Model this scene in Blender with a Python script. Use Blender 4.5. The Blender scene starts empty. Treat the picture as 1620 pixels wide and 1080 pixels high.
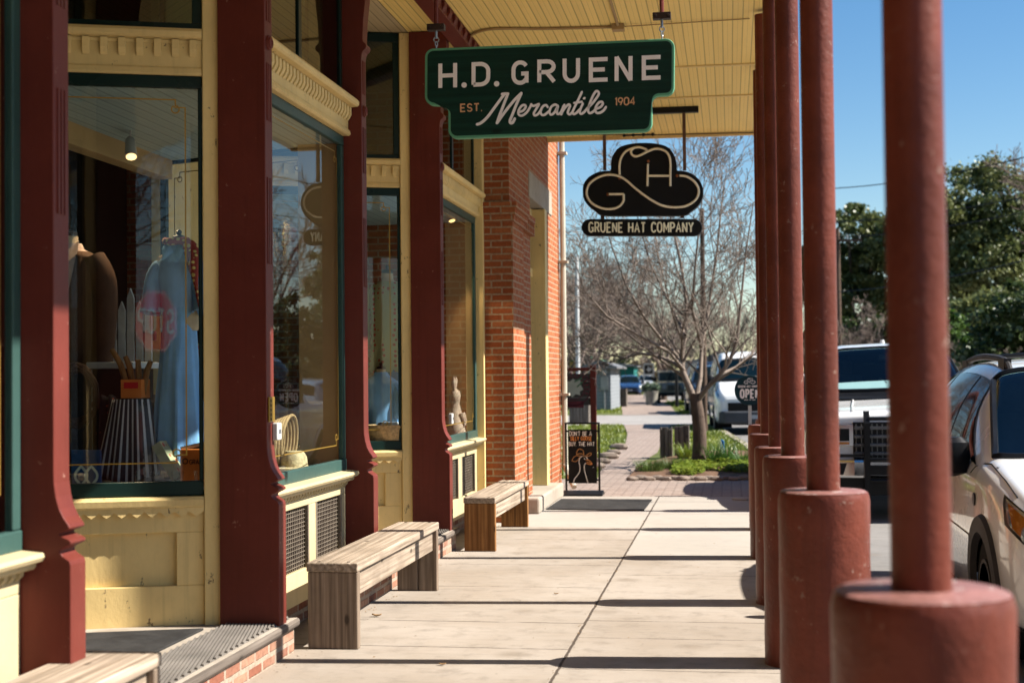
import bpy, bmesh, math, random
import numpy as np
from mathutils import Vector, Matrix
C = bpy.context.scene.collection
SC = bpy.context.scene
PI = math.pi
random.seed(7)
# ------------------------------------------------------------------ camera model
F = 2250.0; IW, IH = 1620, 1080; EYE = 1.45
yaw = math.atan(345/2250.); pitch = math.atan(55.5/2250.); roll = 0.010
fwd = Vector((-math.sin(yaw)*math.cos(pitch), math.cos(yaw)*math.cos(pitch), math.sin(pitch)))
r0 = Vector((math.cos(yaw), math.sin(yaw), 0)); u0 = r0.cross(fwd)
RGT = r0*math.cos(roll) - u0*math.sin(roll); UPV = u0*math.cos(roll) + r0*math.sin(roll)
CAM = Vector((0, 0, EYE))
def ray(px, py): return RGT*((px-IW/2)/F) - UPV*((py-IH/2)/F) + fwd
def at(px, py, Y):
    d = ray(px, py); return CAM + d*(Y/d.y)
def gz(px, py, z=0.0):
    d = ray(px, py); return CAM + d*((z-EYE)/d.z)
def atx(px, py, X):
    d = ray(px, py); return CAM + d*(X/d.x)
# ------------------------------------------------------------------ materials
def newmat(name):
    m = bpy.data.materials.new(name); m.use_nodes = True
    nt = m.node_tree; nt.nodes.clear()
    out = nt.nodes.new('ShaderNodeOutputMaterial')
    return m, nt, out
class NT:
    def __init__(s, nt): s.nt = nt
    def n(s, t, **k):
        nd = s.nt.nodes.new(t)
        for a, b in k.items():
            if a.startswith('i_'): pass
            else: setattr(nd, a, b)
        return nd
    def l(s, a, b): s.nt.links.new(a, b)
    def val(s, sock, v):
        if hasattr(v, 'is_linked') or hasattr(v, 'links'): s.l(v, sock)
        else: sock.default_value = v
    def math(s, op, a, b=0.0, clamp=False):
        nd = s.n('ShaderNodeMath', operation=op); nd.use_clamp = clamp
        s.val(nd.inputs[0], a); s.val(nd.inputs[1], b); return nd.outputs[0]
    def mix(s, f, a, b, blend='MIX'):
        nd = s.n('ShaderNodeMix', data_type='RGBA', blend_type=blend)
        s.val(nd.inputs[0], f); s.val(nd.inputs[6], a); s.val(nd.inputs[7], b); return nd.outputs[2]
    def noise(s, vec, scale, detail=4, rough=.55, dist=0.0):
        nd = s.n('ShaderNodeTexNoise'); s.l(vec, nd.inputs['Vector'])
        nd.inputs['Scale'].default_value = scale; nd.inputs['Detail'].default_value = detail
        nd.inputs['Roughness'].default_value = rough; nd.inputs['Distortion'].default_value = dist
        return nd.outputs['Fac']
    def ramp(s, f, a, b, c0=0.0, c1=1.0):
        nd = s.n('ShaderNodeMapRange'); nd.interpolation_type = 'SMOOTHSTEP'
        s.l(f, nd.inputs[0])
        for i, v in ((1, a), (2, b), (3, c0), (4, c1)): nd.inputs[i].default_value = v
        return nd.outputs[0]
    def coord(s, kind='Object', scale=(1, 1, 1), rnd=True):
        tc = s.n('ShaderNodeTexCoord'); v = tc.outputs[kind]
        mp = s.n('ShaderNodeMapping'); s.l(v, mp.inputs[0]); mp.inputs['Scale'].default_value = scale
        v = mp.outputs[0]
        if rnd:
            oi = s.n('ShaderNodeObjectInfo'); va = s.n('ShaderNodeVectorMath', operation='ADD')
            s.l(v, va.inputs[0]); mm = s.math('MULTIPLY', oi.outputs['Random'], 37.0)
            s.l(mm, va.inputs[1]); v = va.outputs[0]
        return v
    def bump(s, h, strength, dist=.01, prev=None):
        nd = s.n('ShaderNodeBump'); s.l(h, nd.inputs['Height'])
        nd.inputs['Strength'].default_value = strength; nd.inputs['Distance'].default_value = dist
        if prev is not None: s.l(prev, nd.inputs['Normal'])
        return nd.outputs[0]
KA = .64     # all surfaces are kept this much darker; the exposure makes up for it
def c4(c): return (c[0], c[1], c[2], 1)
def dk(c, f): return tuple(v*f for v in c)
def finish(N, out, col, rough, normal=None, metal=0.0, coat=0.0, spec=.18, emit=None, estr=0, sheen=0):
    p = N.n('ShaderNodeBsdfPrincipled')
    N.val(p.inputs['Base Color'], col); N.val(p.inputs['Roughness'], rough)
    p.inputs['Metallic'].default_value = metal; p.inputs['Coat Weight'].default_value = coat
    p.inputs['Coat Roughness'].default_value = .04
    p.inputs['Specular IOR Level'].default_value = spec
    if emit is not None:
        p.inputs['Emission Color'].default_value = c4(emit); p.inputs['Emission Strength'].default_value = estr
    if normal is not None: N.l(normal, p.inputs['Normal'])
    N.l(p.outputs[0], out.inputs[0]); return p
def paint(name, col, rough=.5, var=.12, vscale=2.5, bump=.15, bscale=45, chips=None, chipamt=.66, metal=0, coat=0, spec=.16, stretch=(1, 1, 1), streak=0.0, dirt=0.0, dirtc=(.12, .09, .06), k=None):
    kk = KA if k is None else k; col = dk(col, kk); dirtc = dk(dirtc, kk)
    if chips is not None: chips = dk(chips, kk)
    m, nt, out = newmat(name); N = NT(nt)
    v = N.coord('Object', stretch)
    n1 = N.noise(v, vscale, 5, .6)
    c = N.mix(N.ramp(n1, .3, .7), c4(dk(col, 1-var)), c4(tuple(min(1, x*(1+var)) for x in col)))
    fine = N.noise(v, bscale, 3, .6)
    c = N.mix(N.ramp(fine, .45, .8, 0, var*.8), c, c4(dk(col, .6)))
    h = fine
    if streak:
        vs = N.coord('Object', (30, 30, 1.2)); st = N.noise(vs, 1.0, 3, .6)
        c = N.mix(N.ramp(st, .5, .75, 0, streak), c, c4(dk(col, .62)))
    if dirt:
        d = N.noise(v, 1.3, 6, .7); c = N.mix(N.ramp(d, .52, .78, 0, dirt), c, c4(dirtc))
    if chips is not None:
        ch = N.noise(v, 16, 6, .75); msk = N.ramp(ch, chipamt, chipamt+.02)
        c = N.mix(msk, c, c4(chips))
    r = N.math('ADD', N.math('MULTIPLY', N.math('SUBTRACT', n1, .5), .25), rough, True)
    nm = N.bump(h, bump, .006) if bump else None
    finish(N, out, c, r, nm, metal, coat, spec)
    return m
def woodmat(name, c1, c2, axis=1, rough=.75, scale=1.0, bump=.5, crack=.7):
    c1, c2 = dk(c1, KA), dk(c2, KA)
    m, nt, out = newmat(name); N = NT(nt)
    sc = [30*scale]*3; sc[axis] = .7*scale
    v = N.coord('Object', tuple(sc))
    warp = N.noise(N.coord('Object', tuple(x*.35 for x in sc)), 1.0, 2, .5)
    w = N.n('ShaderNodeTexWave', wave_type='BANDS', bands_direction='DIAGONAL'); N.l(v, w.inputs[0])
    w.inputs['Scale'].default_value = .42; w.inputs['Distortion'].default_value = 6; w.inputs['Detail'].default_value = 3; w.inputs['Detail Scale'].default_value = 1.2
    g = N.noise(v, 1.6, 6, .65, .4)
    c = N.mix(N.ramp(g, .3, .7), c4(dk(c1, .85)), c4(c2))
    c = N.mix(N.math('MULTIPLY', w.outputs['Fac'], .36), c, c4(dk(c1, .42)))
    sc2 = [44*scale]*3; sc2[axis] = .9*scale
    cr = N.noise(N.coord('Object', tuple(sc2)), 1.0, 3, .6)
    msk = N.ramp(cr, crack, crack+.06); c = N.mix(msk, c, c4(dk(c1, .22)))
    big = N.noise(N.coord('Object'), 2.2, 4, .6); c = N.mix(N.ramp(big, .42, .75, 0, .45), c, c4(dk(c1, .5)))
    vo = N.n('ShaderNodeTexVoronoi'); vo.inputs['Scale'].default_value = 1.0
    sk = [7.0]*3; sk[axis] = 3.2; N.l(N.coord('Object', tuple(sk)), vo.inputs[0])
    c = N.mix(N.ramp(vo.outputs['Distance'], .05, .13, .8, 0), c, c4(dk(c1, .2)))
    h = N.math('SUBTRACT', N.math('ADD', N.math('MULTIPLY', w.outputs['Fac'], .4), g), msk)
    finish(N, out, c, rough, N.bump(h, bump, .004))
    return m
def brickmat(name, c1, c2, mortar, bw=.213, rh=.067, ms=.009, bump=.9, worn=.25, off=.5):
    c1, c2, mortar = dk(c1, KA), dk(c2, KA), dk(mortar, KA)
    m, nt, out = newmat(name); N = NT(nt)
    uv = N.n('ShaderNodeUVMap').outputs[0]
    vj = N.n('ShaderNodeVectorMath', operation='ADD'); N.l(uv, vj.inputs[0])
    nz = N.n('ShaderNodeTexNoise'); N.l(uv, nz.inputs[0]); nz.inputs['Scale'].default_value = 9; nz.inputs['Detail'].default_value = 5
    sm = N.n('ShaderNodeVectorMath', operation='SCALE'); N.l(nz.outputs['Color'], sm.inputs[0]); sm.inputs[3].default_value = .011
    N.l(sm.outputs[0], vj.inputs[1])
    b = N.n('ShaderNodeTexBrick'); N.l(vj.outputs[0], b.inputs['Vector'])
    b.offset = off; b.inputs['Scale'].default_value = 1; b.inputs['Brick Width'].default_value = bw; b.inputs['Row Height'].default_value = rh
    b.inputs['Mortar Size'].default_value = ms; b.inputs['Mortar Smooth'].default_value = .15; b.inputs['Bias'].default_value = -.1
    b.inputs['Color1'].default_value = c4(c1); b.inputs['Color2'].default_value = c4(c2); b.inputs['Mortar'].default_value = c4(mortar)
    n2 = N.noise(uv, 30, 5, .65); n3 = N.noise(uv, 1.6, 5, .6)
    c = N.mix(N.ramp(n2, .35, .75, 0, .5), b.outputs['Color'], c4(dk(c1, .5)), 'MIX')
    c = N.mix(N.ramp(n3, .5, .8, 0, worn), c, c4(mortar))
    h = N.math('ADD', N.math('MULTIPLY', b.outputs['Fac'], -1.0), N.math('MULTIPLY', n2, .35))
    finish(N, out, c, .85, N.bump(h, bump, .006))
    return m
def beadmat(name, col, pitch=.083, rough=.5, axis=0, dirt=.25):
    m, nt, out = newmat(name); N = NT(nt)
    tc = N.n('ShaderNodeTexCoord'); sp = N.n('ShaderNodeSeparateXYZ'); N.l(tc.outputs['Object'], sp.inputs[0])
    x = N.math('DIVIDE', sp.outputs[axis], pitch); fr = N.math('FRACT', x); fl = N.math('FLOOR', x)
    wn = N.n('ShaderNodeTexWhiteNoise', noise_dimensions='1D'); N.l(fl, wn.inputs['W'])
    c = N.mix(N.math('MULTIPLY', wn.outputs['Value'], .5), c4(col), c4(dk(col, .82)))
    v = N.coord('Object', (6, .5, 1) if axis == 0 else (.5, 6, 1)); st = N.noise(v, 1.5, 5, .65)
    c = N.mix(N.ramp(st, .5, .8, 0, dirt), c, c4(dk(col, .5)))
    v2 = N.coord('Object'); st2 = N.noise(v2, .9, 6, .7); c = N.mix(N.ramp(st2, .55, .8, 0, dirt*1.4), c, c4((col[0]*.55, col[1]*.45, col[2]*.35)))
    e = N.math('MINIMUM', fr, N.math('SUBTRACT', 1.0, fr)); g = N.ramp(e, .03, .09)
    f2 = N.math('ABSOLUTE', N.math('SUBTRACT', fr, .5)); g2 = N.ramp(f2, .012, .04)
    gg = N.math('MULTIPLY', g, N.math('ADD', N.math('MULTIPLY', g2, .5), .5))
    c = N.mix(N.math('MULTIPLY', N.math('SUBTRACT', 1.0, gg), .55), c, c4(dk(col, .3)))
    finish(N, out, c, rough, N.bump(gg, .5, .006)); return m
def glassmat(name, tint=(.9, .95, .95), ior=1.55, boost=0.0):
    m, nt, out = newmat(name); N = NT(nt)
    tr = N.n('ShaderNodeBsdfTransparent'); tr.inputs[0].default_value = c4(tint)
    gl = N.n('ShaderNodeBsdfGlossy'); gl.inputs['Roughness'].default_value = 0.0
    v = N.coord('Object'); wv = N.noise(v, 1.1, 1, .5); N.l(N.bump(wv, .05, .02), gl.inputs['Normal'])
    fr = N.n('ShaderNodeFresnel'); fr.inputs[0].default_value = ior
    ge = N.n('ShaderNodeNewGeometry'); nb = N.math('SUBTRACT', 1.0, ge.outputs['Backfacing'])
    f = N.math('MULTIPLY', N.math('ADD', N.math('MULTIPLY', fr.outputs[0], 1.0), boost, True), nb)
    mx = N.n('ShaderNodeMixShader'); N.l(f, mx.inputs[0]); N.l(tr.outputs[0], mx.inputs[1]); N.l(gl.outputs[0], mx.inputs[2])
    N.l(mx.outputs[0], out.inputs[0]); return m
def leafmat(name, c1, c2, trans=.35, vs=.8):
    c1, c2 = dk(c1, KA*.95), dk(c2, KA*.95)
    m, nt, out = newmat(name); N = NT(nt)
    v = N.coord('Object'); n = N.noise(v, vs, 4, .6); n2 = N.noise(v, vs*9, 2, .5)
    c = N.mix(N.ramp(N.math('ADD', N.math('MULTIPLY', n, .6), N.math('MULTIPLY', n2, .4)), .38, .62), c4(c1), c4(c2))
    d = N.n('ShaderNodeBsdfDiffuse'); N.l(c, d.inputs[0]); t = N.n('ShaderNodeBsdfTranslucent'); N.l(c, t.inputs[0])
    g = N.n('ShaderNodeBsdfGlossy'); g.inputs['Roughness'].default_value = .45
    mx = N.n('ShaderNodeMixShader'); mx.inputs[0].default_value = trans; N.l(d.outputs[0], mx.inputs[1]); N.l(t.outputs[0], mx.inputs[2])
    m2 = N.n('ShaderNodeMixShader'); m2.inputs[0].default_value = .04; N.l(mx.outputs[0], m2.inputs[1]); N.l(g.outputs[0], m2.inputs[2])
    N.l(m2.outputs[0], out.inputs[0]); return m
def concmat(name, c1, c2, joint_x=None, joints=()):
    c1, c2 = dk(c1, KA), dk(c2, KA)
    m, nt, out = newmat(name); N = NT(nt)
    v = N.coord('Object', rnd=False)
    n1 = N.noise(v, .7, 6, .65); n2 = N.noise(v, 6, 6, .7); n3 = N.noise(v, 160, 2, .5)
    c = N.mix(N.ramp(n1, .32, .68), c4(c1), c4(c2))
    c = N.mix(N.ramp(n2, .47, .72, 0, .5), c, c4(dk(c1, .6)))
    c = N.mix(N.ramp(n3, .55, .75, 0, .35), c, c4(dk(c1, .5)))
    v3 = N.coord('Object', (1.2, 14, 1), rnd=False); br = N.noise(v3, 1.4, 4, .6); c = N.mix(N.ramp(br, .5, .75, 0, .22), c, c4(dk(c1, .62)))
    vo = N.n('ShaderNodeTexVoronoi'); vo.inputs['Scale'].default_value = 7.0; N.l(v, vo.inputs[0])
    c = N.mix(N.ramp(vo.outputs['Distance'], .02, .06, .7, 0), c, c4((.10, .08, .05)))
    vp = N.n('ShaderNodeTexVoronoi'); vp.inputs['Scale'].default_value = 1.7; N.l(v, vp.inputs[0])
    c = N.mix(N.ramp(vp.outputs['Distance'], .04, .22, .4, 0), c, c4((.15, .115, .08)))
    h = N.math('ADD', n3, N.math('MULTIPLY', n2, .6))
    if joint_x is not None:
        sp = N.n('ShaderNodeSeparateXYZ'); tc = N.n('ShaderNodeTexCoord'); N.l(tc.outputs['Object'], sp.inputs[0])
        jn = N.math('MULTIPLY', N.math('SUBTRACT', N.noise(v, 9, 5, .8), .5), .022)
        def line(co, pos, w):
            d = N.math('ABSOLUTE', N.math('SUBTRACT', N.math('ADD', co, jn), pos)); return N.ramp(d, w*.4, w, 1, 0)
        tot = line(sp.outputs[0], joint_x, .011)
        for (y, side, w) in joints:
            k = line(sp.outputs[1], y, w)
            if side < 0: k = N.math('MULTIPLY', k, N.math('LESS_THAN', sp.outputs[0], joint_x))
            if side > 0: k = N.math('MULTIPLY', k, N.math('GREATER_THAN', sp.outputs[0], joint_x))
            brk = N.ramp(N.noise(v, 3.0 + y*.13, 3, .6), .36, .5, .25, 1)
            tot = N.math('MAXIMUM', tot, N.math('MULTIPLY', k, brk))
        # slabs cast at different times: a paler pour towards the far end
        pale = N.math('MULTIPLY', N.math('GREATER_THAN', sp.outputs[1], 11.55), N.math('GREATER_THAN', sp.outputs[0], joint_x))
        pale = N.math('MAXIMUM', pale, N.math('GREATER_THAN', sp.outputs[1], 13.6))
        c = N.mix(N.math('MULTIPLY', pale, .55), c, c4(dk((.60, .56, .50), KA)))
        c = N.mix(N.math('MULTIPLY', tot, .9), c, c4((.05, .035, .025)))
        h = N.math('SUBTRACT', h, N.math('MULTIPLY', tot, 4))
    finish(N, out, c, .85, N.bump(h, .28, .006)); return m
def stripemat(name, ca, cb, per, duty, axis=0):
    m, nt, out = newmat(name); N = NT(nt)
    uv = N.n('ShaderNodeUVMap').outputs[0]; sp = N.n('ShaderNodeSeparateXYZ'); N.l(uv, sp.inputs[0])
    k = N.math('LESS_THAN', N.math('FRACT', N.math('DIVIDE', sp.outputs[axis], per)), duty)
    c = N.mix(k, c4(ca), c4(cb)); n = N.noise(N.coord('Object'), 60, 3); c = N.mix(N.math('MULTIPLY', n, .25), c, c4(dk(ca, .6)))
    finish(N, out, c, .9, N.bump(n, .3, .003)); return m
def dotmat(name, base, dot, scale=16, r=.28):
    m, nt, out = newmat(name); N = NT(nt)
    v = N.coord('Object'); vo = N.n('ShaderNodeTexVoronoi'); vo.inputs['Scale'].default_value = scale; vo.inputs['Randomness'].default_value = .35; N.l(v, vo.inputs[0])
    k = N.ramp(vo.outputs['Distance'], r, r+.06, 1, 0); c = N.mix(k, c4(base), c4(dot))
    finish(N, out, c, .9); return m
def meshwire(name):
    m, nt, out = newmat(name); N = NT(nt)
    finish(N, out, c4((.22, .20, .17)), .5, metal=.6); return m
def emis(name, col, s):
    m, nt, out = newmat(name); N = NT(nt); e = N.n('ShaderNodeEmission'); e.inputs[0].default_value = c4(col); e.inputs[1].default_value = s
    N.l(e.outputs[0], out.inputs[0]); return m
YEL = (.78, .565, .245)
mt = dict(
 yellow=paint('yellow_paint', YEL, .5, .10, 1.6, .22, 38, chips=(.22, .15, .08), chipamt=.645, stretch=(1, 1, .6), streak=.3, dirt=.15, k=.98),
 cap=paint('faded_sunlit_sleeve_top', (.27, .12, .10), .5, .25, 9, .8, 40, chips=(.45, .34, .30), chipamt=.57, k=.8, spec=.4),  # sleeve tops: faded, dusty paint, with their sunlit paleness put into the colour
 yellow_pale=paint('cream_paint', (.70, .57, .33), .5, .08, 1.6, .2, 38, chips=(.3, .2, .1), chipamt=.74, streak=.2, k=.72),
 red=paint('oxblood_paint', (.165, .035, .025), .45, .12, 2.0, .18, 30, chips=(.34, .17, .13), chipamt=.66, streak=.35, dirt=.2, k=.8),
 post=paint('post_red_paint', (.165, .038, .021), .42, .26, 3.0, .55, 36, chips=(.26, .15, .115), chipamt=.63, dirt=.45, dirtc=(.07, .022, .016), streak=.4, k=.8, spec=.22),
 green=paint('teal_green_paint', (.055, .115, .100), .35, .12, 2.0, .12, 30, chips=(.3, .32, .28), chipamt=.79),
 greendk=paint('dark_green_paint', (.012, .035, .030), .3, .12, 2.0, .1, 30),
 bead=beadmat('porch_beadboard', (.95, .68, .23)),
 beadin=beadmat('shop_ceiling_boards', (.55, .42, .24), .09),
 wood_grey=woodmat('weathered_grey_wood', (.40, .30, .21), (.76, .61, .47), 1),
 wood_greyz=woodmat('weathered_upright_wood', (.26, .185, .13), (.52, .39, .285), 2),
 wood_warmz=woodmat('warm_upright_wood', (.32, .135, .04), (.60, .29, .10), 2),
 wood_nose=woodmat('dark_step_wood', (.17, .135, .11), (.34, .28, .23), 1),
 wood_dark=woodmat('old_plank_wood', (.16, .13, .105), (.33, .28, .23), 2, scale=.5),
 wood_plankx=woodmat('dark_sign_wood', (.07, .06, .055), (.16, .145, .13), 0, scale=.6),
 brick=brickmat('red_brick', (.47, .115, .038), (.62, .21, .08), (.60, .42, .27)),
 brickstep=brickmat('step_brick', (.36, .13, .08), (.60, .36, .24), (.58, .46, .35), .21, .067, .014, 1.0, .85),
 paver=brickmat('path_paver', (.44, .33, .27), (.56, .45, .38), (.27, .21, .17), .24, .115, .012, .7, .3),
 conc=concmat('sidewalk_concrete', (.43, .355, .28), (.54, .465, .39), -.865, [(y, s, w) for y, s, w in (
   (5.9, -1, .012), (7.05, 1, .007), (7.55, -1, .009), (8.35, -1, .010), (8.45, 1, .008), (7.9, 1, .007), (9.75, -1, .010), (10.4, 1, .008), (11.5, 1, .014), (10.9, -1, .007), (12.6, -1, .008), (13.6, 0, .010), (15.0, 0, .007), (6.4, 1, .008), (16.95, 0, .010))]),
 conc2=concmat('plain_concrete', (.50, .42, .33), (.60, .52, .43)),
 asphalt=concmat('street_asphalt', (.26, .245, .23), (.34, .32, .30)),
 drive=concmat('driveway_surface', (.40, .37, .34), (.48, .45, .42)),
 soil=paint('bed_mulch', (.20, .115, .07), .95, .4, 8, .8, 30),
 ground=paint('dry_ground', (.17, .15, .08), .95, .3, .2, .3, 8),
 lawn=paint('lawn_soil', (.13, .15, .04), .95, .35, 1.2, .4, 20),
 glass=glassmat('window_glass', (.94, .97, .97), 1.64, .004),
 glassdk=glassmat('dark_window_glass', (.5, .6, .58), 1.7, .02),
 black=paint('black_metal', (.015, .015, .016), .4, .2, 4, .1, 60),
 rubber=paint('black_rubber', (.02, .02, .02), .8, .2, 6, .3, 120),
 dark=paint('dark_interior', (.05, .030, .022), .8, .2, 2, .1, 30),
 tan=paint('tan_panel', (.62, .41, .19), .6, .1, 2, .1, 30),
 white=paint('white_paint', (.75, .75, .73), .5, .06, 2, .05, 30),
 wire=paint('vent_wire', (.27, .22, .165), .6, .2, 12, .1, 60),
 rust=paint('rusty_steel', (.20, .11, .075), .65, .3, 8, .3, 60, metal=.3),
 steel=paint('galvanised_steel', (.45, .46, .47), .4, .12, 6, .1, 60, metal=.8),
 chrome=paint('chrome', (.75, .76, .78), .12, .05, 3, 0, 60, metal=1),
)
# ------------------------------------------------------------------ mesh helpers
ORG = {}
class MB:
    def __init__(s): s.v = []; s.f = []; s.M = None
    def add(s, vs, fs):
        o = len(s.v)
        for p in vs:
            p = Vector(p); s.v.append(s.M @ p if s.M else p)
        s.f += [tuple(i+o for i in f) for f in fs]; return s
    def box(s, x0, y0, z0, x1, y1, z1):
        if x0 > x1: x0, x1 = x1, x0
        if y0 > y1: y0, y1 = y1, y0
        if z0 > z1: z0, z1 = z1, z0
        return s.add([(x0, y0, z0), (x1, y0, z0), (x1, y1, z0), (x0, y1, z0), (x0, y0, z1), (x1, y0, z1), (x1, y1, z1), (x0, y1, z1)],
              [(0, 3, 2, 1), (4, 5, 6, 7), (0, 1, 5, 4), (1, 2, 6, 5), (2, 3, 7, 6), (3, 0, 4, 7)])
    def prism(s, pts, axis, a, b):
        n = len(pts)
        def mk(p, t): return {'x': (t, p[0], p[1]), 'y': (p[0], t, p[1]), 'z': (p[0], p[1], t)}[axis]
        return s.add([mk(p, a) for p in pts]+[mk(p, b) for p in pts],
              [tuple(range(n)), tuple(range(2*n-1, n-1, -1))]+[(i, i+n, (i+1) % n+n, (i+1) % n) for i in range(n)])
    def tube(s, pts, r, n=8, cap=True, closed=False):
        pts = [Vector(p) for p in pts]; m = len(pts)
        rr = r if isinstance(r, (list, tuple)) else [r]*m
        t0 = (pts[1]-pts[0]).normalized(); a = Vector((0, 0, 1)) if abs(t0.z) < .9 else Vector((1, 0, 0))
        nx = t0.cross(a).normalized(); vs = []
        for i in range(m):
            if closed: t = (pts[(i+1) % m]-pts[i-1])
            else: t = pts[min(i+1, m-1)]-pts[max(i-1, 0)]
            if t.length < 1e-9: t = t0
            t.normalize(); nx = (nx-t*nx.dot(t))
            if nx.length < 1e-6: nx = t.orthogonal()
            nx.normalize(); b = t.cross(nx)
            for k in range(n):
                an = 2*PI*k/n; vs.append(pts[i]+(nx*math.cos(an)+b*math.sin(an))*rr[i])
        fs = []
        for i in range(m if closed else m-1):
            j = (i+1) % m
            for k in range(n): fs.append((i*n+k, i*n+(k+1) % n, j*n+(k+1) % n, j*n+k))
        if cap and not closed: fs += [tuple(range(n-1, -1, -1)), tuple(range((m-1)*n, m*n))]
        return s.add(vs, fs)
    def lathe(s, prof, c=(0, 0, 0), n=24, ax='z', sx=1, sy=1):
        vs = []; fs = []
        for r, h in prof:
            for k in range(n):
                a = 2*PI*k/n; p, q = r*math.cos(a)*sx, r*math.sin(a)*sy
                vs.append({'z': (c[0]+p, c[1]+q, c[2]+h), 'x': (c[0]+h, c[1]+p, c[2]+q), 'y': (c[0]+p, c[1]+h, c[2]+q)}[ax])
        m = len(prof)
        for i in range(m-1):
            for k in range(n): fs.append((i*n+k, i*n+(k+1) % n, (i+1)*n+(k+1) % n, (i+1)*n+k))
        fs += [tuple(range(n-1, -1, -1)), tuple(range((m-1)*n, m*n))]
        return s.add(vs, fs)
    def rings(s, rs, n=40, capb=True, capt=True):
        """loft of ellipses: (cx,cy,z,rx,ry,fold,nfold,phase)"""
        vs = []; fs = []
        for r in rs:
            cx, cy, z, rx, ry = r[:5]; fo = r[5] if len(r) > 5 else 0; nf = r[6] if len(r) > 6 else 8; ph = r[7] if len(r) > 7 else 0
            for k in range(n):
                a = 2*PI*k/n; w = 1+fo*(math.sin(nf*a+ph)+.5*math.sin((nf*1.7)//1*a+1.3+ph))
                vs.append((cx+rx*w*math.cos(a), cy+ry*w*math.sin(a), z))
        for i in range(len(rs)-1):
            for k in range(n): fs.append((i*n+k, i*n+(k+1) % n, (i+1)*n+(k+1) % n, (i+1)*n+k))
        if capb: fs.append(tuple(range(n-1, -1, -1)))
        if capt: fs.append(tuple(range((len(rs)-1)*n, len(rs)*n)))
        return s.add(vs, fs)
    def ribbon(s, pts, nrm, w, d, base=0.0, closed=False, roundcap=False):
        pts = [Vector(p) for p in pts]; nrm = Vector(nrm).normalized(); m = len(pts); vs = []; fs = []
        for i in range(m):
            if closed: a, b = pts[i]-pts[i-1], pts[(i+1) % m]-pts[i]
            else: a = pts[i]-pts[max(i-1, 0)] if i > 0 else pts[1]-pts[0]; b = pts[min(i+1, m-1)]-pts[i] if i < m-1 else a
            if a.length < 1e-9: a = b
            if b.length < 1e-9: b = a
            a = a.normalized(); b = b.normalized(); t = a+b
            if t.length < 1e-4: t = a
            t.normalize(); sd = nrm.cross(t).normalized(); k = 1/max(.55, t.dot(a))
            for q in (1, -1):
                p = pts[i]+sd*(q*w*.5*k); vs.append(p+nrm*(base+d)); vs.append(p+nrm*base)
        for i in range(m if closed else m-1):
            o, p = i*4, ((i+1) % m)*4
            fs += [(o, p, p+2, o+2), (o+1, o, p, p+1)[::-1], (o+2, o+3, p+3, p+2)[::-1]]
        if not closed:
            fs += [(0, 2, 3, 1), ((m-1)*4, (m-1)*4+1, (m-1)*4+3, (m-1)*4+2)]
        s.add(vs, fs)
        if roundcap and not closed:
            for e, dd in ((pts[0], d+.0002), (pts[-1], d+.0003)):
                u = nrm.orthogonal().normalized(); v = nrm.cross(u)
                s.add([e+(u*math.cos(2*PI*k/12)+v*math.sin(2*PI*k/12))*w*.5+nrm*(base+dd) for k in range(12)], [tuple(range(12))])
        return s
    def grid(s, G):
        nu, nv = len(G), len(G[0])
        return s.add([p for r in G for p in r], [(i*nv+j, i*nv+j+1, (i+1)*nv+j+1, (i+1)*nv+j) for i in range(nu-1) for j in range(nv-1)])
    def build(s, name, mat, parent=None, bevel=0, smooth=False, recalc=True, thick=0, seg=2, sub=0, ang=.6):
        me = bpy.data.meshes.new(name)
        if parent is not None: org = ORG[parent]
        else:
            xs = [p.x for p in s.v]; ys = [p.y for p in s.v]; zs = [p.z for p in s.v]
            org = Vector(((min(xs)+max(xs))/2, (min(ys)+max(ys))/2, min(zs)))
        me.from_pydata([tuple(p-org) for p in s.v], [], s.f)
        if recalc:
            bm = bmesh.new(); bm.from_mesh(me); bmesh.ops.recalc_face_normals(bm, faces=bm.faces[:]); bm.to_mesh(me); bm.free()
        uv = me.uv_layers.new(name='UVMap'); buf = np.zeros(len(me.loops)*2, dtype=np.float32)
        for p in me.polygons:
            n = p.normal; ax, ay, az = abs(n.x), abs(n.y), abs(n.z)
            for li in p.loop_indices:
                c = me.vertices[me.loops[li].vertex_index].co+org
                if az > ax and az > ay: q = (c.x, c.y)
                elif ax > ay: q = (c.y, c.z)
                else: q = (c.x, c.z)
                buf[li*2] = q[0]; buf[li*2+1] = q[1]
        uv.data.foreach_set('uv', buf)
        mats = mat if isinstance(mat, (list, tuple)) else [mat]
        for q in mats: me.materials.append(mt[q] if isinstance(q, str) else q)
        if smooth:
            me.polygons.foreach_set('use_smooth', [True]*len(me.polygons))
        ob = bpy.data.objects.new(name, me); C.objects.link(ob)
        if smooth and ang:
            try: me.set_sharp_from_angle(angle=ang)
            except Exception: pass
        if parent is not None: ob.parent = parent
        else: ob.location = org
        ORG[ob] = org
        if thick:
            md = ob.modifiers.new('solid', 'SOLIDIFY'); md.thickness = thick
        if bevel:
            md = ob.modifiers.new('bevel', 'BEVEL'); md.width = bevel; md.segments = seg; md.limit_method = 'ANGLE'; md.angle_limit = math.radians(40)
        if sub:
            md = ob.modifiers.new('sub', 'SUBSURF'); md.levels = sub; md.render_levels = sub
        return ob
def tag(o, label, cat, group=None):
    o['label'] = label; o['category'] = cat
    if group: o['group'] = group
    return o
def thing(name, label, cat, loc=(0, 0, 0), group=None):
    o = bpy.data.objects.new(name, None); o.empty_display_size = .2; C.objects.link(o); o.location = loc; ORG[o] = Vector(loc)
    return tag(o, label, cat, group)
def struct(o, kind='structure'): o['kind'] = kind; return o
def dup(o, parent=None):
    c = o.copy(); C.objects.link(c)
    if parent is not None: c.parent = parent
    for ch in list(o.children): dup(ch, c)
    return c
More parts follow.
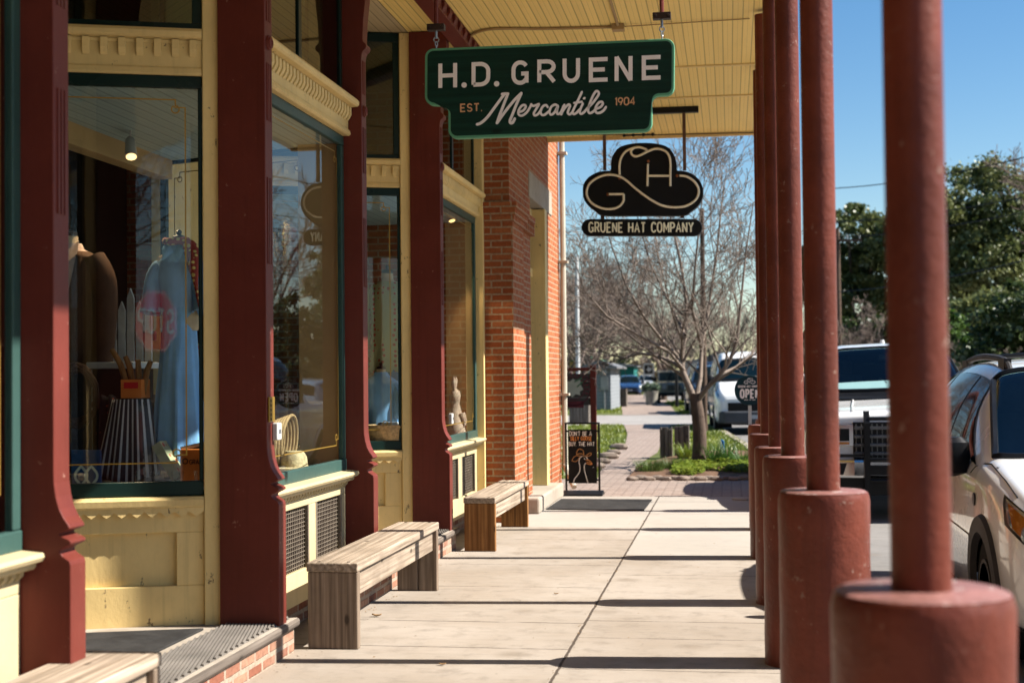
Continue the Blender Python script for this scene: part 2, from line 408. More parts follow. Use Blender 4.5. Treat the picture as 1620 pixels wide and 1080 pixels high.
def catm(pts, sub=8, closed=False):
    P = [Vector(p) for p in pts]; n = len(P); out = []
    for i in range(n if closed else n-1):
        if closed: a, b, c, d = P[i-1], P[i], P[(i+1) % n], P[(i+2) % n]
        else: a, b, c, d = P[max(i-1, 0)], P[i], P[i+1], P[min(i+2, n-1)]
        for k in range(sub):
            t = k/sub; t2, t3 = t*t, t*t*t
            out.append(.5*((2*b)+(c-a)*t+(2*a-5*b+4*c-d)*t2+(3*b-a-3*c+d)*t3))
    if not closed: out.append(P[-1])
    return out
def arc(cx, cy, rx, ry, a0, a1, n=12):
    return [(cx+rx*math.cos(math.radians(a0+(a1-a0)*i/n)), cy+ry*math.sin(math.radians(a0+(a1-a0)*i/n))) for i in range(n+1)]
# stroke letters, height 1
GL = {
 'A': (.72, [[(0, 0), (.36, 1), (.72, 0)], [(.13, .34), (.59, .34)]]),
 'B': (.6, [[(0, 0), (0, 1), (.3, 1)]+arc(.32, .76, .24, .24, 90, -90, 8)+[(0, .52)], [(0, 0), (.32, 0)]+arc(.34, .26, .26, .26, -90, 90, 8)]),
 'C': (.66, [arc(.36, .64, .34, .36, 25, 180, 9)+arc(.36, .36, .34, .36, 180, 335, 9)]),
 'D': (.66, [[(0, 0), (0, 1), (.3, 1)]+arc(.3, .66, .36, .34, 90, 0, 7)+arc(.3, .34, .36, .34, 0, -90, 7)+[(0, 0)]]),
 'E': (.6, [[(.6, 1), (0, 1), (0, 0), (.6, 0)], [(0, .5), (.5, .5)]]),
 'G': (.68, [arc(.35, .65, .33, .35, 30, 180, 9)+arc(.35, .35, .33, .35, 180, 300, 8)+[(.66, .2), (.66, .45), (.4, .45)], [(.66, .3), (.66, 0)]]),
 'H': (.66, [[(0, 0), (0, 1)], [(.66, 0), (.66, 1)], [(0, .5), (.66, .5)]]),
 'I': (.02, [[(0, 0), (0, 1)]]),
 'L': (.5, [[(0, 1), (0, 0), (.5, 0)]]),
 'M': (.8, [[(0, 0), (0, 1)], [(0, .99), (.4, .3), (.8, .99)], [(.8, 1), (.8, 0)]]),
 'N': (.66, [[(0, 0), (0, 1)], [(.0, .99), (.66, .01)], [(.66, 0), (.66, 1)]]),
 'O': (.7, [arc(.35, .65, .35, .35, 0, 180, 10)+arc(.35, .35, .35, .35, 180, 360, 10)+[(.7, .65)]]),
 'P': (.6, [[(0, 0), (0, 1), (.32, 1)]+arc(.32, .74, .28, .26, 90, -90, 9)+[(0, .48)]]),
 'R': (.64, [[(0, 0), (0, 1), (.34, 1)]+arc(.34, .74, .28, .26, 90, -90, 9)+[(0, .48)], [(.3, .48), (.64, 0)]]),
 'S': (.6, [arc(.31, .74, .29, .26, 20, 250, 12)+arc(.29, .25, .3, .25, 75, -160, 12)]),
 'T': (.64, [[(0, 1), (.64, 1)], [(.32, 1), (.32, 0)]]),
 'U': (.66, [[(0, 1), (0, .33)]+arc(.33, .33, .33, .33, 180, 360, 12)+[(.66, 1)]]),
 'Y': (.68, [[(0, 1), (.34, .5), (.68, 1)], [(.34, .5), (.34, 0)]]),
 '0': (.6, [arc(.3, .7, .3, .3, 0, 180, 9)+arc(.3, .3, .3, .3, 180, 360, 9)+[(.6, .7)]]),
 '1': (.12, [[(-.05, .85), (.12, 1), (.12, 0)]]),
 '4': (.62, [[(.45, 0), (.45, 1), (0, .28), (.62, .28)]]),
 '9': (.6, [arc(.3, .7, .3, .3, -10, 350, 16), [(.59, .68), (.3, 0)]]),
 "'": (.05, [[(.04, 1), (0, .8)]]),
 '.': (.06, [[(0, .02), (.07, .02)]]),
 ' ': (.38, []),
}
def letters(mb, text, fmap, nrm, height, sw, d, track=.28, width=1.0, jit=0.0, x0=0.0, base=0.0, roundcap=False, fit=None):
    """fmap(u,v) -> 3D, u,v in metres from the text's lower left corner"""
    tot = sum(GL[c][0]*width+track for c in text)-track
    k = height
    if fit: width_scale = fit/(tot*height)
    else: width_scale = 1.0
    x = x0; q = 0
    for c in text:
        wd, st = GL[c]; j = [random.uniform(-jit, jit) for _ in range(3)]
        for s in st:
            q += 1
            pts = [fmap((x+p[0]*width+j[0]*.5)*k*width_scale, (p[1]*(1+j[1])+j[2])*k) for p in s]
            mb.ribbon(pts, nrm, sw, d+.0003*q, base, roundcap=roundcap)
        x += wd*width+track
    return tot*k*width_scale
# ================================================================== STOREFRONT
shop = thing('storefront_building', 'long cream storefront with oxblood columns, teal window frames and a covered porch', 'building', (-2.6, 5, 0))
RZ = .18           # recess floor height
SOF = 4.35         # porch ceiling
AN = math.radians(20.5)
COLS = [(-.55, -.43), (1.83, 1.95), (4.74, 4.86), (7.08, 7.20), (9.05, 9.17), (11.60, 11.72)]
def col_profile():
    X = -2.372
    f = [(0.062, .17), (.062, .80), (.058, .815), (.032, .832), (.02, .846), (.024, .856), (.05, .868), (.063, .876), (.062, .886), (.05, .893), (.03, .901), (.018, .908), (.022, .914), (.046, .922), (.06, .930), (.052, .945), (.035, .968), (.020, .998), (.008, 1.04), (.001, 1.09), (0, 1.13),
         (0, 3.55), (.004, 3.58), (.012, 3.60), (.03, 3.615), (.034, 3.63), (.03, 3.645), (.012, 3.66), (.010, 3.68), (.015, 3.80), (.035, 3.98), (.06, 4.10), (.065, 4.345)]
    return [(X+a, z) for a, z in f]+[(-2.63, 4.345), (-2.63, .17)]
for i, (ya, yb) in enumerate(COLS):
    m = MB(); m.prism(col_profile(), 'y', ya, yb)
    co = m.build('column', 'red', shop, bevel=.004)
    r = MB(); yc = (ya+yb)/2
    r.lathe([(.001, .004), (.038, .004), (.04, -.004), (.034, -.008), (.03, .012), (.02, .016), (.012, .008), (.001, .008)][1:], (-2.366, yc, 3.21), 20, 'x')
    r.build('rosette', 'red', co, smooth=True)
    g = MB()
    for z0, z1 in ((2.80, 3.10), (3.32, 3.54), (2.05, 2.5)):
        for d in (-.026, 0, .026): g.box(-2.373, yc+d-.007, z0, -2.366, yc+d+.007, z1)
        g.box(-2.373, yc-.034, z0-.003, -2.3705, yc+.034, z1+.003); g.build('fluting', 'red', co, bevel=.003); g = MB()
def frame(o, lx, out):
    M = Matrix.Identity(4)
    for k in range(3): M[k][0] = lx[k]; M[k][1] = out[k]; M[k][2] = (0, 0, 1)[k]; M[k][3] = o[k]
    return M
def shopwindow(M, L, kind, zb=.925, st0=.02, st1=.06, x0=0.0):
    """one glazed bay: base, sill, window, frieze and transom; local x along the wall, y outwards"""
    m = MB(); m.M = M
    if kind == 'panel':   # wooden apron with sunk panel
        m.box(x0, -.055, .17, L, -.035, .80)
        a0, a1 = x0+.14, L-.2
        m.box(x0, -.035, .17, L, 0, .385); m.box(x0, -.035, .66, L, 0, .80)
        m.box(x0, -.0349, .3853, a0, -.0003, .6597); m.box(a1, -.0349, .3853, L, -.0003, .6597)
        base = m.build('apron_panel', 'yellow', shop, bevel=.004)
        z = MB(); z.M = M; n = int((L-x0)/.072); pts = []
        for i in range(n*2+1): pts.append((x0+(L-x0)*i/(2*n), .770 if i % 2 == 0 else .742))
        z.prism([(x0, .792)]+pts+[(L, .792)], 'y', .0005, .028)
        z.build('zigzag_trim', 'yellow', base)
        s = MB(); s.M = M; s.prism([(-.02, .79), (.035, .79), (.04, .80), (.045, .83), (.035, .845), (-.02, .85)], 'x', x0, L); s.build('sill', 'yellow', shop)
        zb0 = .85; fm = 'greendk'
    else:
        m.box(x0, -.05, .13, L, -.03, .80)
        m.box(x0, -.03, .14, L, 0, .33); m.box(x0, -.03, .70, L, 0, .80)
        v0, v1, v2, v3 = L*.04+x0, L*.55, L*.64, L*.94
        for a, b in ((x0, v0), (v1, v2), (v3, L)): m.box(a, -.0299, .331, b, .0001, .699)
        base = m.build('apron_panel', 'yellow_pale', shop, bevel=.004)
        d = MB(); d.M = M; d.box(v0, -.0295, .333, v1, -.027, .697); d.box(v2, -.0295, .333, v3, -.027, .697); d.build('vent_backing', 'dark', base)
        for a, b in ((v0, v1), (v2, v3)):
            w = MB(); w.M = M; n = int((b-a)/.034)
            for i in range(1, n): x = a+(b-a)*i/n; w.box(x-.0028, -.024, .332, x+.0028, -.0205, .698)
            for i in range(1, 15): zz = .33+.37*i/15; w.box(a, -.0204, zz-.0018, b, -.017, zz+.0018)
            for q in (a, b): w.box(q-.012, -.016, .33, q+.012, .003, .70)
            w.build('vent_grille', 'wire', base)
        t = MB(); t.M = M; n = int((L-x0)/.055); t.box(x0, .0003, .768, L, .006, .784)
        for i in range(n):
            x = x0+(L-x0)*(i+.5)/n; t.prism([(.0005, .785), (.022, .785), (.02, .765), (.0005, .745)], 'x', x-.014, x+.014)
        t.build('tooth_trim', 'yellow_pale', base)
        s = MB(); s.M = M; s.prism([(-.02, .785), (.05, .785), (.06, .795), (.06, .806), (.085, .815), (.095, .83), (.09, .845), (-.02, .856)], 'x', x0, L+.03); s.build('sill', 'yellow_pale', shop, bevel=.002)
        zb0 = .85; fm = 'green'
    ft = 2.975
    f = MB(); f.M = M
    f.box(x0, -.03, zb0, L, .012, zb); f.box(x0, -.03, ft, L, .006, 3.04)
    f.box(x0, -.0299, zb+.0005, x0+st0, .0055, ft-.0005); f.box(L-st1, -.0299, zb+.0005, L, .0055, ft-.0005)
    fr = f.build('window_frame', fm, shop, bevel=.006)
    g = MB(); g.M = M; g.box(x0+st0, -.016, zb, L-st1, -.010, ft); g.build('glass_pane', 'glass', fr)
    p = MB(); p.M = M                      # gilt pinstripe on the glass
    def line(pts, w=.007): p.ribbon([(a, -.0092, b) for a, b in pts], (0, 1, 0), w, .0006)
    u0, u1 = x0+st0+.065, L-st1-.065
    def corner(ux, uz, sx, sz):
        return [(ux+sx*.11, uz), (ux+sx*.05, uz), (ux+sx*.05, uz+sz*.035)]+[(ux+sx*.05+.02*math.cos(a)*sx, uz+sz*.05+.02*math.sin(a)) for a in [PI/2*-sz+PI*2*k/10 for k in range(10)]]+[(ux+sx*.05, uz+sz*.04), (ux, uz+sz*.04), (ux, uz+sz*.12)]
    za, zc = zb+.095, ft-.06
    for ux, sx in ((u0, 1), (u1, -1)):
        line(corner(ux, zc, sx, -1)); line(corner(ux, za, sx, 1)); line([(ux, za+.12), (ux, zc-.12)])
    line([(u0+.11, za), (u1-.11, za)]); line([(u0+.11, zc), (u1-.11, zc)])
    p.build('gilt_pinstripe', 'gilt', fr)
    z = MB(); z.M = M; pr = .05 if kind != 'panel' else .0
    z.prism([(-.03, 3.04), (.015+pr*.5, 3.04), (.025+pr*.6, 3.05), (.02+pr*.6, 3.075), (.012+pr*.5, 3.085), (.012+pr*.5, 3.225), (.05+pr, 3.23), (.062+pr, 3.24), (.064+pr, 3.262), (.05+pr, 3.28), (-.03, 3.285)], 'x', x0, L)
    fz = z.build('frieze', 'yellow', shop, bevel=.002)
    d = MB(); d.M = M; d.box(x0, .0123+pr*.5, 3.205, L, .018+pr*.5, 3.2238); n = max(2, int((L-x0)/(.088 if kind == 'panel' else .062))); wd = .018 if kind == 'panel' else .019
    for i in range(n):
        x = x0+(L-x0)*(i+.5)/n; yo = .0125+pr*.5
        d.prism([(yo, 3.224), (yo+.026, 3.224), (yo+.026, 3.175), (yo+.014, 3.15), (yo, 3.135)], 'x', x-wd, x+wd)
    d.build('dentil_row', 'yellow', fz, bevel=.002)
    t = MB(); t.M = M
    t.box(x0, -.03, 3.286, L, 0, 3.32); t.box(x0, -.03, 4.27, L, 0, 4.345)
    t.box(x0, -.0299, 3.3205, x0+.05, -.0005, 4.2695); t.box(L-.05, -.0299, 3.3205, L, -.0005, 4.2695)
    if L-x0 > 1.6: xm = (L+x0)/2; t.box(xm-.03, -.0298, 3.3205, xm+.03, -.0006, 4.2695)
    tf = t.build('transom_frame', 'greendk', shop, bevel=.004)
    g = MB(); g.M = M; g.box(x0+.05, -.018, 3.32, L-.05, -.012, 4.27); g.build('transom_glass', 'glassdk', tf)
mt['gilt'] = paint('gilt_line', (.55, .33, .06), .35, .05, 3, 0, 20, metal=.5)
mt['jamb'] = paint('varnished_jamb', (.58, .36, .165), .5, .1, 2, .1, 30, k=.8)
mt['bayboard'] = beadmat('bay_ceiling_boards', (.36, .46, .46), .10)
# facade windows between the columns (parallel to the street)
for y0, y1 in ((-.43, 1.83), (1.95, 4.74), (7.20, 9.05), (11.72, 13.93)):
    shopwindow(frame((-2.5, y0, 0), (0, 1, 0), (1, 0, 0)), y1-y0, 'vent')
    s = MB(); s.M = frame((-2.5, y1, 0), (0, 1, 0), (1, 0, 0))
s = MB(); s.box(-2.62, 13.932, .13, -2.42, 14.04, 4.34); s.build('corner_board', 'yellow', shop, bevel=.004)
# slanted entry recesses: right-hand wall faces the camera, left-hand wall faces away
for (ya, yb) in ((4.86, 7.08), (9.17, 11.60)):
    R1 = frame((-2.63, yb+.06, 0), (-math.cos(AN), -math.sin(AN), 0), (math.sin(AN), -math.cos(AN), 0))
    L1 = frame((-2.63, ya-.06, 0), (-math.cos(AN), math.sin(AN), 0), (math.sin(AN), math.cos(AN), 0))
    for Mx in (R1, L1):
        shopwindow(Mx, 1.45, 'panel', st0=.022, x0=.10)
        c = MB(); c.M = Mx; c.box(0, -.06, .17, .0985, .03, 4.345); c.build('corner_post', 'yellow', shop, bevel=.006)
    xd = -2.63-1.45*math.cos(AN); yA = ya+.40; yB = yb-.40
    d = MB(); d.box(xd-.06, yA, RZ, xd, yB, 4.345); dr = d.build('entry_wall', 'yellow', shop)
    d = MB(); ym = (yA+yB)/2
    for s0, s1 in ((yA+.12, ym-.01), (ym+.01, yB-.12)):
        d.box(xd+.002, s0, RZ+.01, xd+.04, s0+.1, 2.3); d.box(xd+.002, s1-.1, RZ+.01, xd+.04, s1, 2.3); d.box(xd+.002, s0+.1, RZ+.01, xd+.04, s1-.1, .8); d.box(xd+.002, s0+.1, 2.2, xd+.04, s1-.1, 2.3)
    dd = d.build('door', 'greendk', shop, bevel=.004)
    g = MB()
    for s0, s1 in ((yA+.12, ym-.01), (ym+.01, yB-.12)): g.box(xd+.015, s0+.1, .8, xd+.021, s1-.1, 2.2)
    g.build('door_glass', 'glassdk', dd)
    f = MB(); f.prism([(-2.655, ya-.08), (-2.30, ya-.30), (-2.30, yb+.27), (-2.655, yb+.06), (xd-.02, yB), (xd-.02, yA)], 'z', .166, RZ); f.build('recess_floor', 'conc2', shop)
    # brick riser and timber nosing of the step
    b = MB(); b.box(-2.60, ya-.62, .0, -2.315, yb+.26, .135); b.build('step_riser', 'brickstep', shop)
    b = MB(); b.box(-2.45, ya-.62, .136, -2.285, yb+.28, .178); nb = b.build('step_nosing', 'wood_nose', shop, bevel=.012)
# foundation behind steps, walls and roof of the building
b = MB()
for y0, y1 in ((-8, 4.0), (7.42, 8.5), (11.92, 14.0)): b.box(-2.64, y0, 0, -2.555, y1, .128)
b.build('foundation', 'brickstep', shop)
w = MB(); w.box(-9.2, -8, 0, -9.0, 14, 6.2); w.box(-9, -8, 0, -2.65, -7.8, 6.2); w.box(-2.9, -7.8, 4.48, -2.65, 14, 6.2); w.box(-9, -7.8, 6.0, -2.9, 14, 6.2)
w.box(-2.64, -7.8, 0, -2.5, -.56, 4.34)
w.build('wall', 'brick', shop)
w = MB(); w.box(-9, -7.8, 4.352, -2.65, 14.03, 4.42); w.build('shop_ceiling', 'beadin', shop)
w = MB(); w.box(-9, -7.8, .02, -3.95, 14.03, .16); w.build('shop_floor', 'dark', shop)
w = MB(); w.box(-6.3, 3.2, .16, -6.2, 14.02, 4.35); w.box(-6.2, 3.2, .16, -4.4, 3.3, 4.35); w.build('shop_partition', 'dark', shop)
for y0, y1, yA, yB in ((7.2, 9.05, 6.76, 9.50), (11.72, 13.95, 11.28, 14.0)):
    w = MB(); w.prism([(-2.545, y0+.02), (-2.545, y1-.02), (-3.86, yB), (-3.86, yA)], 'z', 2.992, 3.03); w.build('bay_ceiling', 'bayboard', shop)
    w = MB(); w.box(-3.98, yA, 2.86, -3.861, yB, 3.03); w.build('bay_header', 'tan', shop, bevel=.004)
    w = MB(); w.box(-2.80, y1-.03, .873, -2.519, y1-.002, 2.99); w.build('bay_jamb', 'jamb', shop, bevel=.003)
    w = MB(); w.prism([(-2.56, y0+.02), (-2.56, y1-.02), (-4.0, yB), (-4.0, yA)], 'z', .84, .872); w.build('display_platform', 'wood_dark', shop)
# porch roof
p = MB(); p.box(-2.64, -7, SOF, .36, 17.15, 4.40); p.build('porch_ceiling', 'bead', shop)
p = MB(); p.prism([(-2.66, 4.52), (.52, 4.43), (.52, 4.45), (-2.66, 4.58)], 'y', -7.1, 17.25); p.build('porch_roof', 'steel', shop)
p = MB(); p.box(.361, -7, 4.31, .39, 17.15, 4.43); p.box(-2.64, 17.151, 4.30, .39, 17.18, 4.43); p.build('fascia', 'yellow', shop, bevel=.004)
for Y in (-4.6, -2.2, .2, 2.6, 5, 7.55, gz(1150, 102, SOF).y, 14.9):
    p = MB(); p.box(-2.14, Y-.02, 4.335, .36, Y+.02, 4.3495); p.build('ceiling_batten', 'yellow', shop, bevel=.003)
p = MB(); p.box(-2.29, -7, 4.25, -2.15, 14.0, 4.348)
bm_ = p.build('porch_beam', 'red', shop, bevel=.004)
p = MB()
for k in range(95):
    y = -6.8+k*.218; p.prism([(-2.149, 4.26), (-2.128, 4.30), (-2.128, 4.335), (-2.149, 4.335)], 'y', y, y+.09)
p.box(-2.1495, -6.8, 4.336, -2.132, 13.9, 4.346)
p.build('beam_dentil', 'red', bm_)
q = [gz(735, 62, 4.33), gz(772, 47, 4.335), gz(860, 46, 4.335), gz(975, 43, 4.335)]
p = MB(); p.tube(catm(q, 6), .012, 6); p.tube([gz(962, -10, 4.335), gz(978, 43, 4.335)], .012, 6)
bx = gz(978, 43, 4.33); p.box(bx.x-.05, bx.y-.05, 4.30, bx.x+.05, bx.y+.05, 4.349); p.tube([bx, gz(1186, 30, 4.34)], .005, 5)
p.build('ceiling_conduit', 'tan', shop)
# things fixed to the columns
ob = MB(); o = ob; pl = atx(431, 647, -2.37); o.box(-2.371, 7.095, pl.z-.065, -2.362, 7.185, pl.z+.065); a = o.build('brass_plate', 'gilt', None, bevel=.003)
tag(a, 'small brass notice plate screwed to the second red column from the left', 'plate')
o = MB()
random.seed(2)
for k in range(5): letters(o, random.choice(['H', 'O', 'U']), lambda u, v, k=k: Vector((-2.3615, 7.115+u, pl.z+.038-.024*k+v)), (1, 0, 0), .014, .004, .0008)
o.build('notice_mark', 'dark', a)
def wallbox(px, py, X, sx, label):
    o = MB(); q = atx(px, py, X); o.box(X, q.y-sx, q.z-.045, X+.03, q.y+sx, q.z+.045); a = o.build('door_chime_box', 'white', None, bevel=.006); tag(a, label, 'door chime')
    o = MB(); o.box(X+.0301, q.y-.012, q.z-.012, X+.034, q.y+.012, q.z+.012); o.build('push_button', 'steel', a, bevel=.002)
wallbox(434, 682, -2.371, .035, 'little white plastic box below the brass plate on the red column')
wallbox(711, 662, -2.371, .035, 'little white plastic box on the fourth red column, by the rabbit window')
# ================================================================== BRICK BUILDING
br = thing('brick_building', 'red brick building with corbelled corner pier and yellow side doorway beyond the storefront', 'building', (-2.6, 16, 0))
BX = -2.17
w = MB()
w.box(BX-.42, 14.05, 0, BX, 15.55, 5.6); w.box(BX-.42, 15.55, 3.72, BX, 16.8, 5.6); w.box(BX-.42, 16.8, 0, BX, 18.25, 5.6)
w.box(-9, 14.05, 0, BX-.42, 14.35, 5.6); w.box(-9, 17.95, 0, BX-.42, 18.25, 5.6)
wl = w.build('wall', 'brick', br)
w = MB(); w.box(BX-.44, 14.0, 0, BX+.04, 14.75, 2.99); w.box(BX-.44, 13.985, 2.991, BX+.055, 14.80, 3.057); w.box(BX-.44, 13.97, 3.058, BX+.072, 14.84, 3.124); w.box(BX-.44, 13.955, 3.125, BX+.088, 14.88, 3.19)
for k in range(6): w.box(BX+.0, 14.80+.13*k+.04, 2.991, BX+.05, 14.80+.13*k+.11, 3.12)
w.box(BX, 14.90, 3.125, BX+.06, 15.55, 3.19)
w.build('corner_pier', 'brick', br)
w = MB(); w.box(BX-.40, 15.45, 3.43, BX+.012, 17.45, 3.719); w.build('lintel', 'conc2', br, bevel=.006)
w = MB()
w.box(BX-.40, 16.60, .17, BX+.03, 16.80, 3.42); w.box(BX-.40, 15.55, .17, BX-.16, 15.66, 3.42); w.box(BX-.30, 15.66, 2.62, BX-.12, 16.60, 2.72); w.box(BX-.30, 15.66, 3.32, BX-.12, 16.60, 3.42)
w.build('door_frame', 'yellow', br, bevel=.004)
w = MB(); w.box(BX-.28, 15.66, .18, BX-.22, 16.60, .95); w.box(BX-.28, 15.66, .951, BX-.2205, 15.78, 2.62); w.box(BX-.28, 16.48, .951, BX-.2205, 16.60, 2.62); w.box(BX-.28, 15.78, 2.5, BX-.2205, 16.48, 2.62)
dr = w.build('door', 'green', br, bevel=.004)
w = MB(); w.box(BX-.262, 15.78, .95, BX-.255, 16.48, 2.5); w.build('door_glass', 'glassdk', dr)
w = MB(); w.box(BX-.262, 15.66, 2.72, BX-.255, 16.60, 3.32); w.build('transom_glass', 'glassdk', br)
w = MB(); w.box(BX-.3, 14.9, 0, BX+.16, 17.1, .168); w.build('threshold_step', 'conc2', br, bevel=.02)
mt['corner_cream'] = paint('corner_cream_paint', (.72, .66, .53), .5, .08, 3, .1, 30)
w = MB(); w.tube(catm([(BX+.06, 18.16, 5.4), (BX+.06, 18.16, 3), (BX+.06, 18.16, .55), (BX+.07, 18.13, .3), (BX+.16, 17.98, .12), (BX+.20, 17.9, .05)], 5), .036, 10)  # pipe-shaped strip, stands for the corner's cream trim and its lit brick edge
for z in (1.2, 2.9, 4.3): w.box(BX, 18.09, z, BX+.125, 18.23, z+.03)
w.build('lit_corner_strip', 'corner_cream', br, smooth=True)
# ================================================================== PORCH POSTS
POSTS = [(-4.1, .37, .17, 1.02), (-1.6, .37, .17, 1.02), (.8, .37, .17, 1.02), (2.9, .366, .176, 1.02), (5.2, .322, .160, 1.03), (7.3, .305, .152, 1.035), (9.2, .292, .150, .985), (11.45, .286, .150, .975), (13.55, .305, .150, .975), (15.4, .405, .15, .97)]
PL = {3: 'nearest porch post, thick red pipe in a broad round sleeve at the right front', 4: 'second nearest red porch post, sleeve top fully in view behind the nearest one', 5: 'third red porch post away from the viewer, half hidden behind the second', 6: 'fourth red porch post, sleeve just left of the third post', 7: 'fifth red porch post whose sleeve foot meets the thin middle shadow', 8: 'sixth red porch post, next to the round OPEN sign', 9: 'farthest red porch post, just behind the round OPEN sign'}
for i, (Y, X, R, H) in enumerate(POSTS):
    random.seed(40+i)
    t = thing('porch_post', PL.get(i, 'red porch post standing out of view beside the viewer'), 'porch post', (X, Y, 0), 'red porch posts along the kerb')
    m = MB(); n = 40; prof = [(R*1.01, 0), (R*1.0, .02)]+[(R*(1+.006*math.sin(k*1.7+i)), .02+(H-.05)*k/14) for k in range(1, 15)]+[(R*.985, H-.014), (R*.965, H-.004), (R*.93, H), (.03, H+.001)]
    m.lathe(prof, (X, Y, 0), n)
    for k in range(len(m.v)):
        p = m.v[k]; a = math.atan2(p.y-Y, p.x-X); f = 1+.006*math.sin(3*a+p.z*4+i)+.004*math.sin(7*a-p.z*9); m.v[k] = Vector((X+(p.x-X)*f, Y+(p.y-Y)*f, p.z))
    m.build('concrete_sleeve', 'post', t, smooth=True)
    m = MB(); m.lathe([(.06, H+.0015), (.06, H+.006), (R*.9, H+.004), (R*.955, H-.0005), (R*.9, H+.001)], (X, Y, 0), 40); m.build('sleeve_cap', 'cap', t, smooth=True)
    m = MB(); m.lathe([(.0585, H-.01), (.0585, 1.6), (.058, 2.4), (.0585, 4.30), (.085, 4.301), (.085, 4.318), (.03, 4.32)] if X < .28 else [(.0585, H-.01), (.0585, 1.6), (.058, 2.4), (.0585, 4.309)], (X, Y, 0), 28)
    m.build('pipe', 'post', t, smooth=True)
# ================================================================== BENCHES
def bench(x0, x1, y0, y1, h, mtz, label):
    t = thing('wooden_bench', label, 'bench', ((x0+x1)/2, (y0+y1)/2, 0), 'plank benches on the pavement')
    m = MB(); xm = x0+(x1-x0)*.52
    m.box(x0, y0-.012, h-.05, x1, y1+.01, h)
    m.build('seat', 'wood_grey', t, bevel=.008, seg=3)
    for ya in (y0, y1-.055):
        m = MB(); 
        if ya == y0: m.box(x0+.004, ya, 0, x1-.004, ya+.055, h-.051)
        else: m.box(x0+.004, ya, 0, xm-.002, ya+.055, h-.051); m.box(xm+.002, ya+.002, 0, x1-.004, ya+.057, h-.051)
        m.build('leg', mtz, t, bevel=.006)
    for ya in (y0+.028, y1-.026):
        for xx in (x0+.06, x1-.06): b = MB(); b.lathe([(.009, h-.001), (.010, h+.001), (.006, h+.0025)], (xx, ya, 0), 10); b.build('screw', 'black', t)
    m = MB(); m.box(x1-.07, y0+.056, h-.19, x1-.032, y1-.056, h-.052); m.box(x0+.032, y0+.056, h-.19, x0+.07, y1-.056, h-.052); m.build('apron_board', 'wood_grey', t, bevel=.006)
bench(-2.27, -1.985, 7.43, 9.56, .462, 'wood_greyz', 'weathered grey plank bench in the middle, before the second window')
bench(-2.215, -1.945, 11.69, 13.66, .448, 'wood_warmz', 'farther plank bench with orange-brown end board, beside the brick pier')
bench(-2.40, -2.075, 2.75, 4.98, .455, 'wood_greyz', 'nearest plank bench, only its sunlit seat end showing at bottom left')
# ================================================================== MATS
def ribmat(x0, x1, y0, y1, z, label):
    m = MB(); m.box(x0, y0, z+.001, x1, y1, z+.006); k = -.24; sp = .018; c = x0+k*y0*0
    n = int((x1-x0+.24*(y1-y0))/sp)
    for i in range(n):
        xa = x0+sp*(i+.5); seg = []          # rib line: x = xa + k*(y-y0)
        ya = y0 if xa <= x1 else y0+(x1-xa)/k; yb = y0+(x0-xa)/k; yb = min(yb, y1)
        if yb-ya < .02: continue
        pa, pb = xa+k*(ya-y0), xa+k*(yb-y0); w = .0048
        m.prism([(pa-w, ya), (pa+w, ya), (pb+w, yb), (pb-w, yb)], 'z', z+.0055, z+.014)
    tag(m.build('rubber_mat', 'ribrubber', None), label, 'floor mat')
mt['ribrubber'] = paint('ribbed_rubber', (.27, .24, .21), .85, .25, 3, .3, 120)
mt['coir'] = paint('charcoal_mat_pile', (.055, .052, .05), .95, .3, 8, .9, 260)
ribmat(-2.60, -2.325, 4.6, 7.30, RZ, 'grey ribbed rubber mat along the nearer entry step')
ribmat(-2.60, -2.325, 9.0, 11.8, RZ, 'grey ribbed rubber mat along the farther entry step behind the middle bench')
m = MB(); m.prism([(-2.66, 5.0), (-2.66, 6.93), (-3.6, 6.62), (-3.6, 5.3)], 'z', RZ, RZ+.012); tag(m.build('door_mat', 'coir', None, bevel=.004), 'black entrance mat filling the nearer recessed doorway', 'floor mat')
a, b, c, d = gz(864, 806), gz(1019, 808), gz(1032, 791), gz(888, 790)
m = MB(); m.prism([(a.x, a.y), (b.x, b.y), (c.x, c.y), (d.x, d.y)], 'z', .004, .014); m = m.build('door_mat', 'coir', None, bevel=.004); tag(m, 'flat charcoal door mat on the pavement by the brick doorway', 'floor mat')

mt['leafdry'] = paint('dry_leaf', (.34, .20, .09), .8, .2, 12, .2, 40)
for (px, py, s_, lab) in ((596, 975, .022, 'curled dry leaf lying on the pavement in front of the middle bench'), (880, 940, .012, 'tiny dry leaf on the pavement between the two thin shadows'), (700, 1052, .014, 'tiny dry leaf on the pavement near the bottom edge')):
    p = gz(px, py); m = MB(); m.grid([[(p.x+s_*(a-1)*1.3, p.y+s_*(b-1)*.8*(1-abs(a-1)*.6), .004+s_*.35*((a-1)**2+(b-1)**2)) for b in (0, .5, 1, 1.5, 2)] for a in (0, .5, 1, 1.5, 2)]); tag(m.build('dry_leaf', 'leafdry', None, smooth=True, thick=.0015), lab, 'leaf')
random.seed(31); m = MB()
for k in range(420):
    r = random.random()
    if r < .45: x, y = -2.27+abs(random.gauss(0, .05)), random.uniform(5, 14)
    elif r < .7: x, y = -.865+random.gauss(0, .012), random.uniform(4, 16)
    else: x, y = random.uniform(-2.2, .5), random.uniform(4.5, 16.5)
    s_ = random.uniform(.003, .008); a = random.random()*6.3; c, q = math.cos(a)*s_, math.sin(a)*s_
    m.add([(x-c, y-q, .0015), (x+q*.6, y-c*.6, .0015), (x+c, y+q, .003), (x-q*.6, y+c*.6, .002+s_*.4)], [(0, 1, 2, 3)])
struct(tag(m.build('grit', 'leafdry', None, recalc=False), 'fine dry grit and leaf crumbs scattered over the pavement', 'grit'), 'stuff')
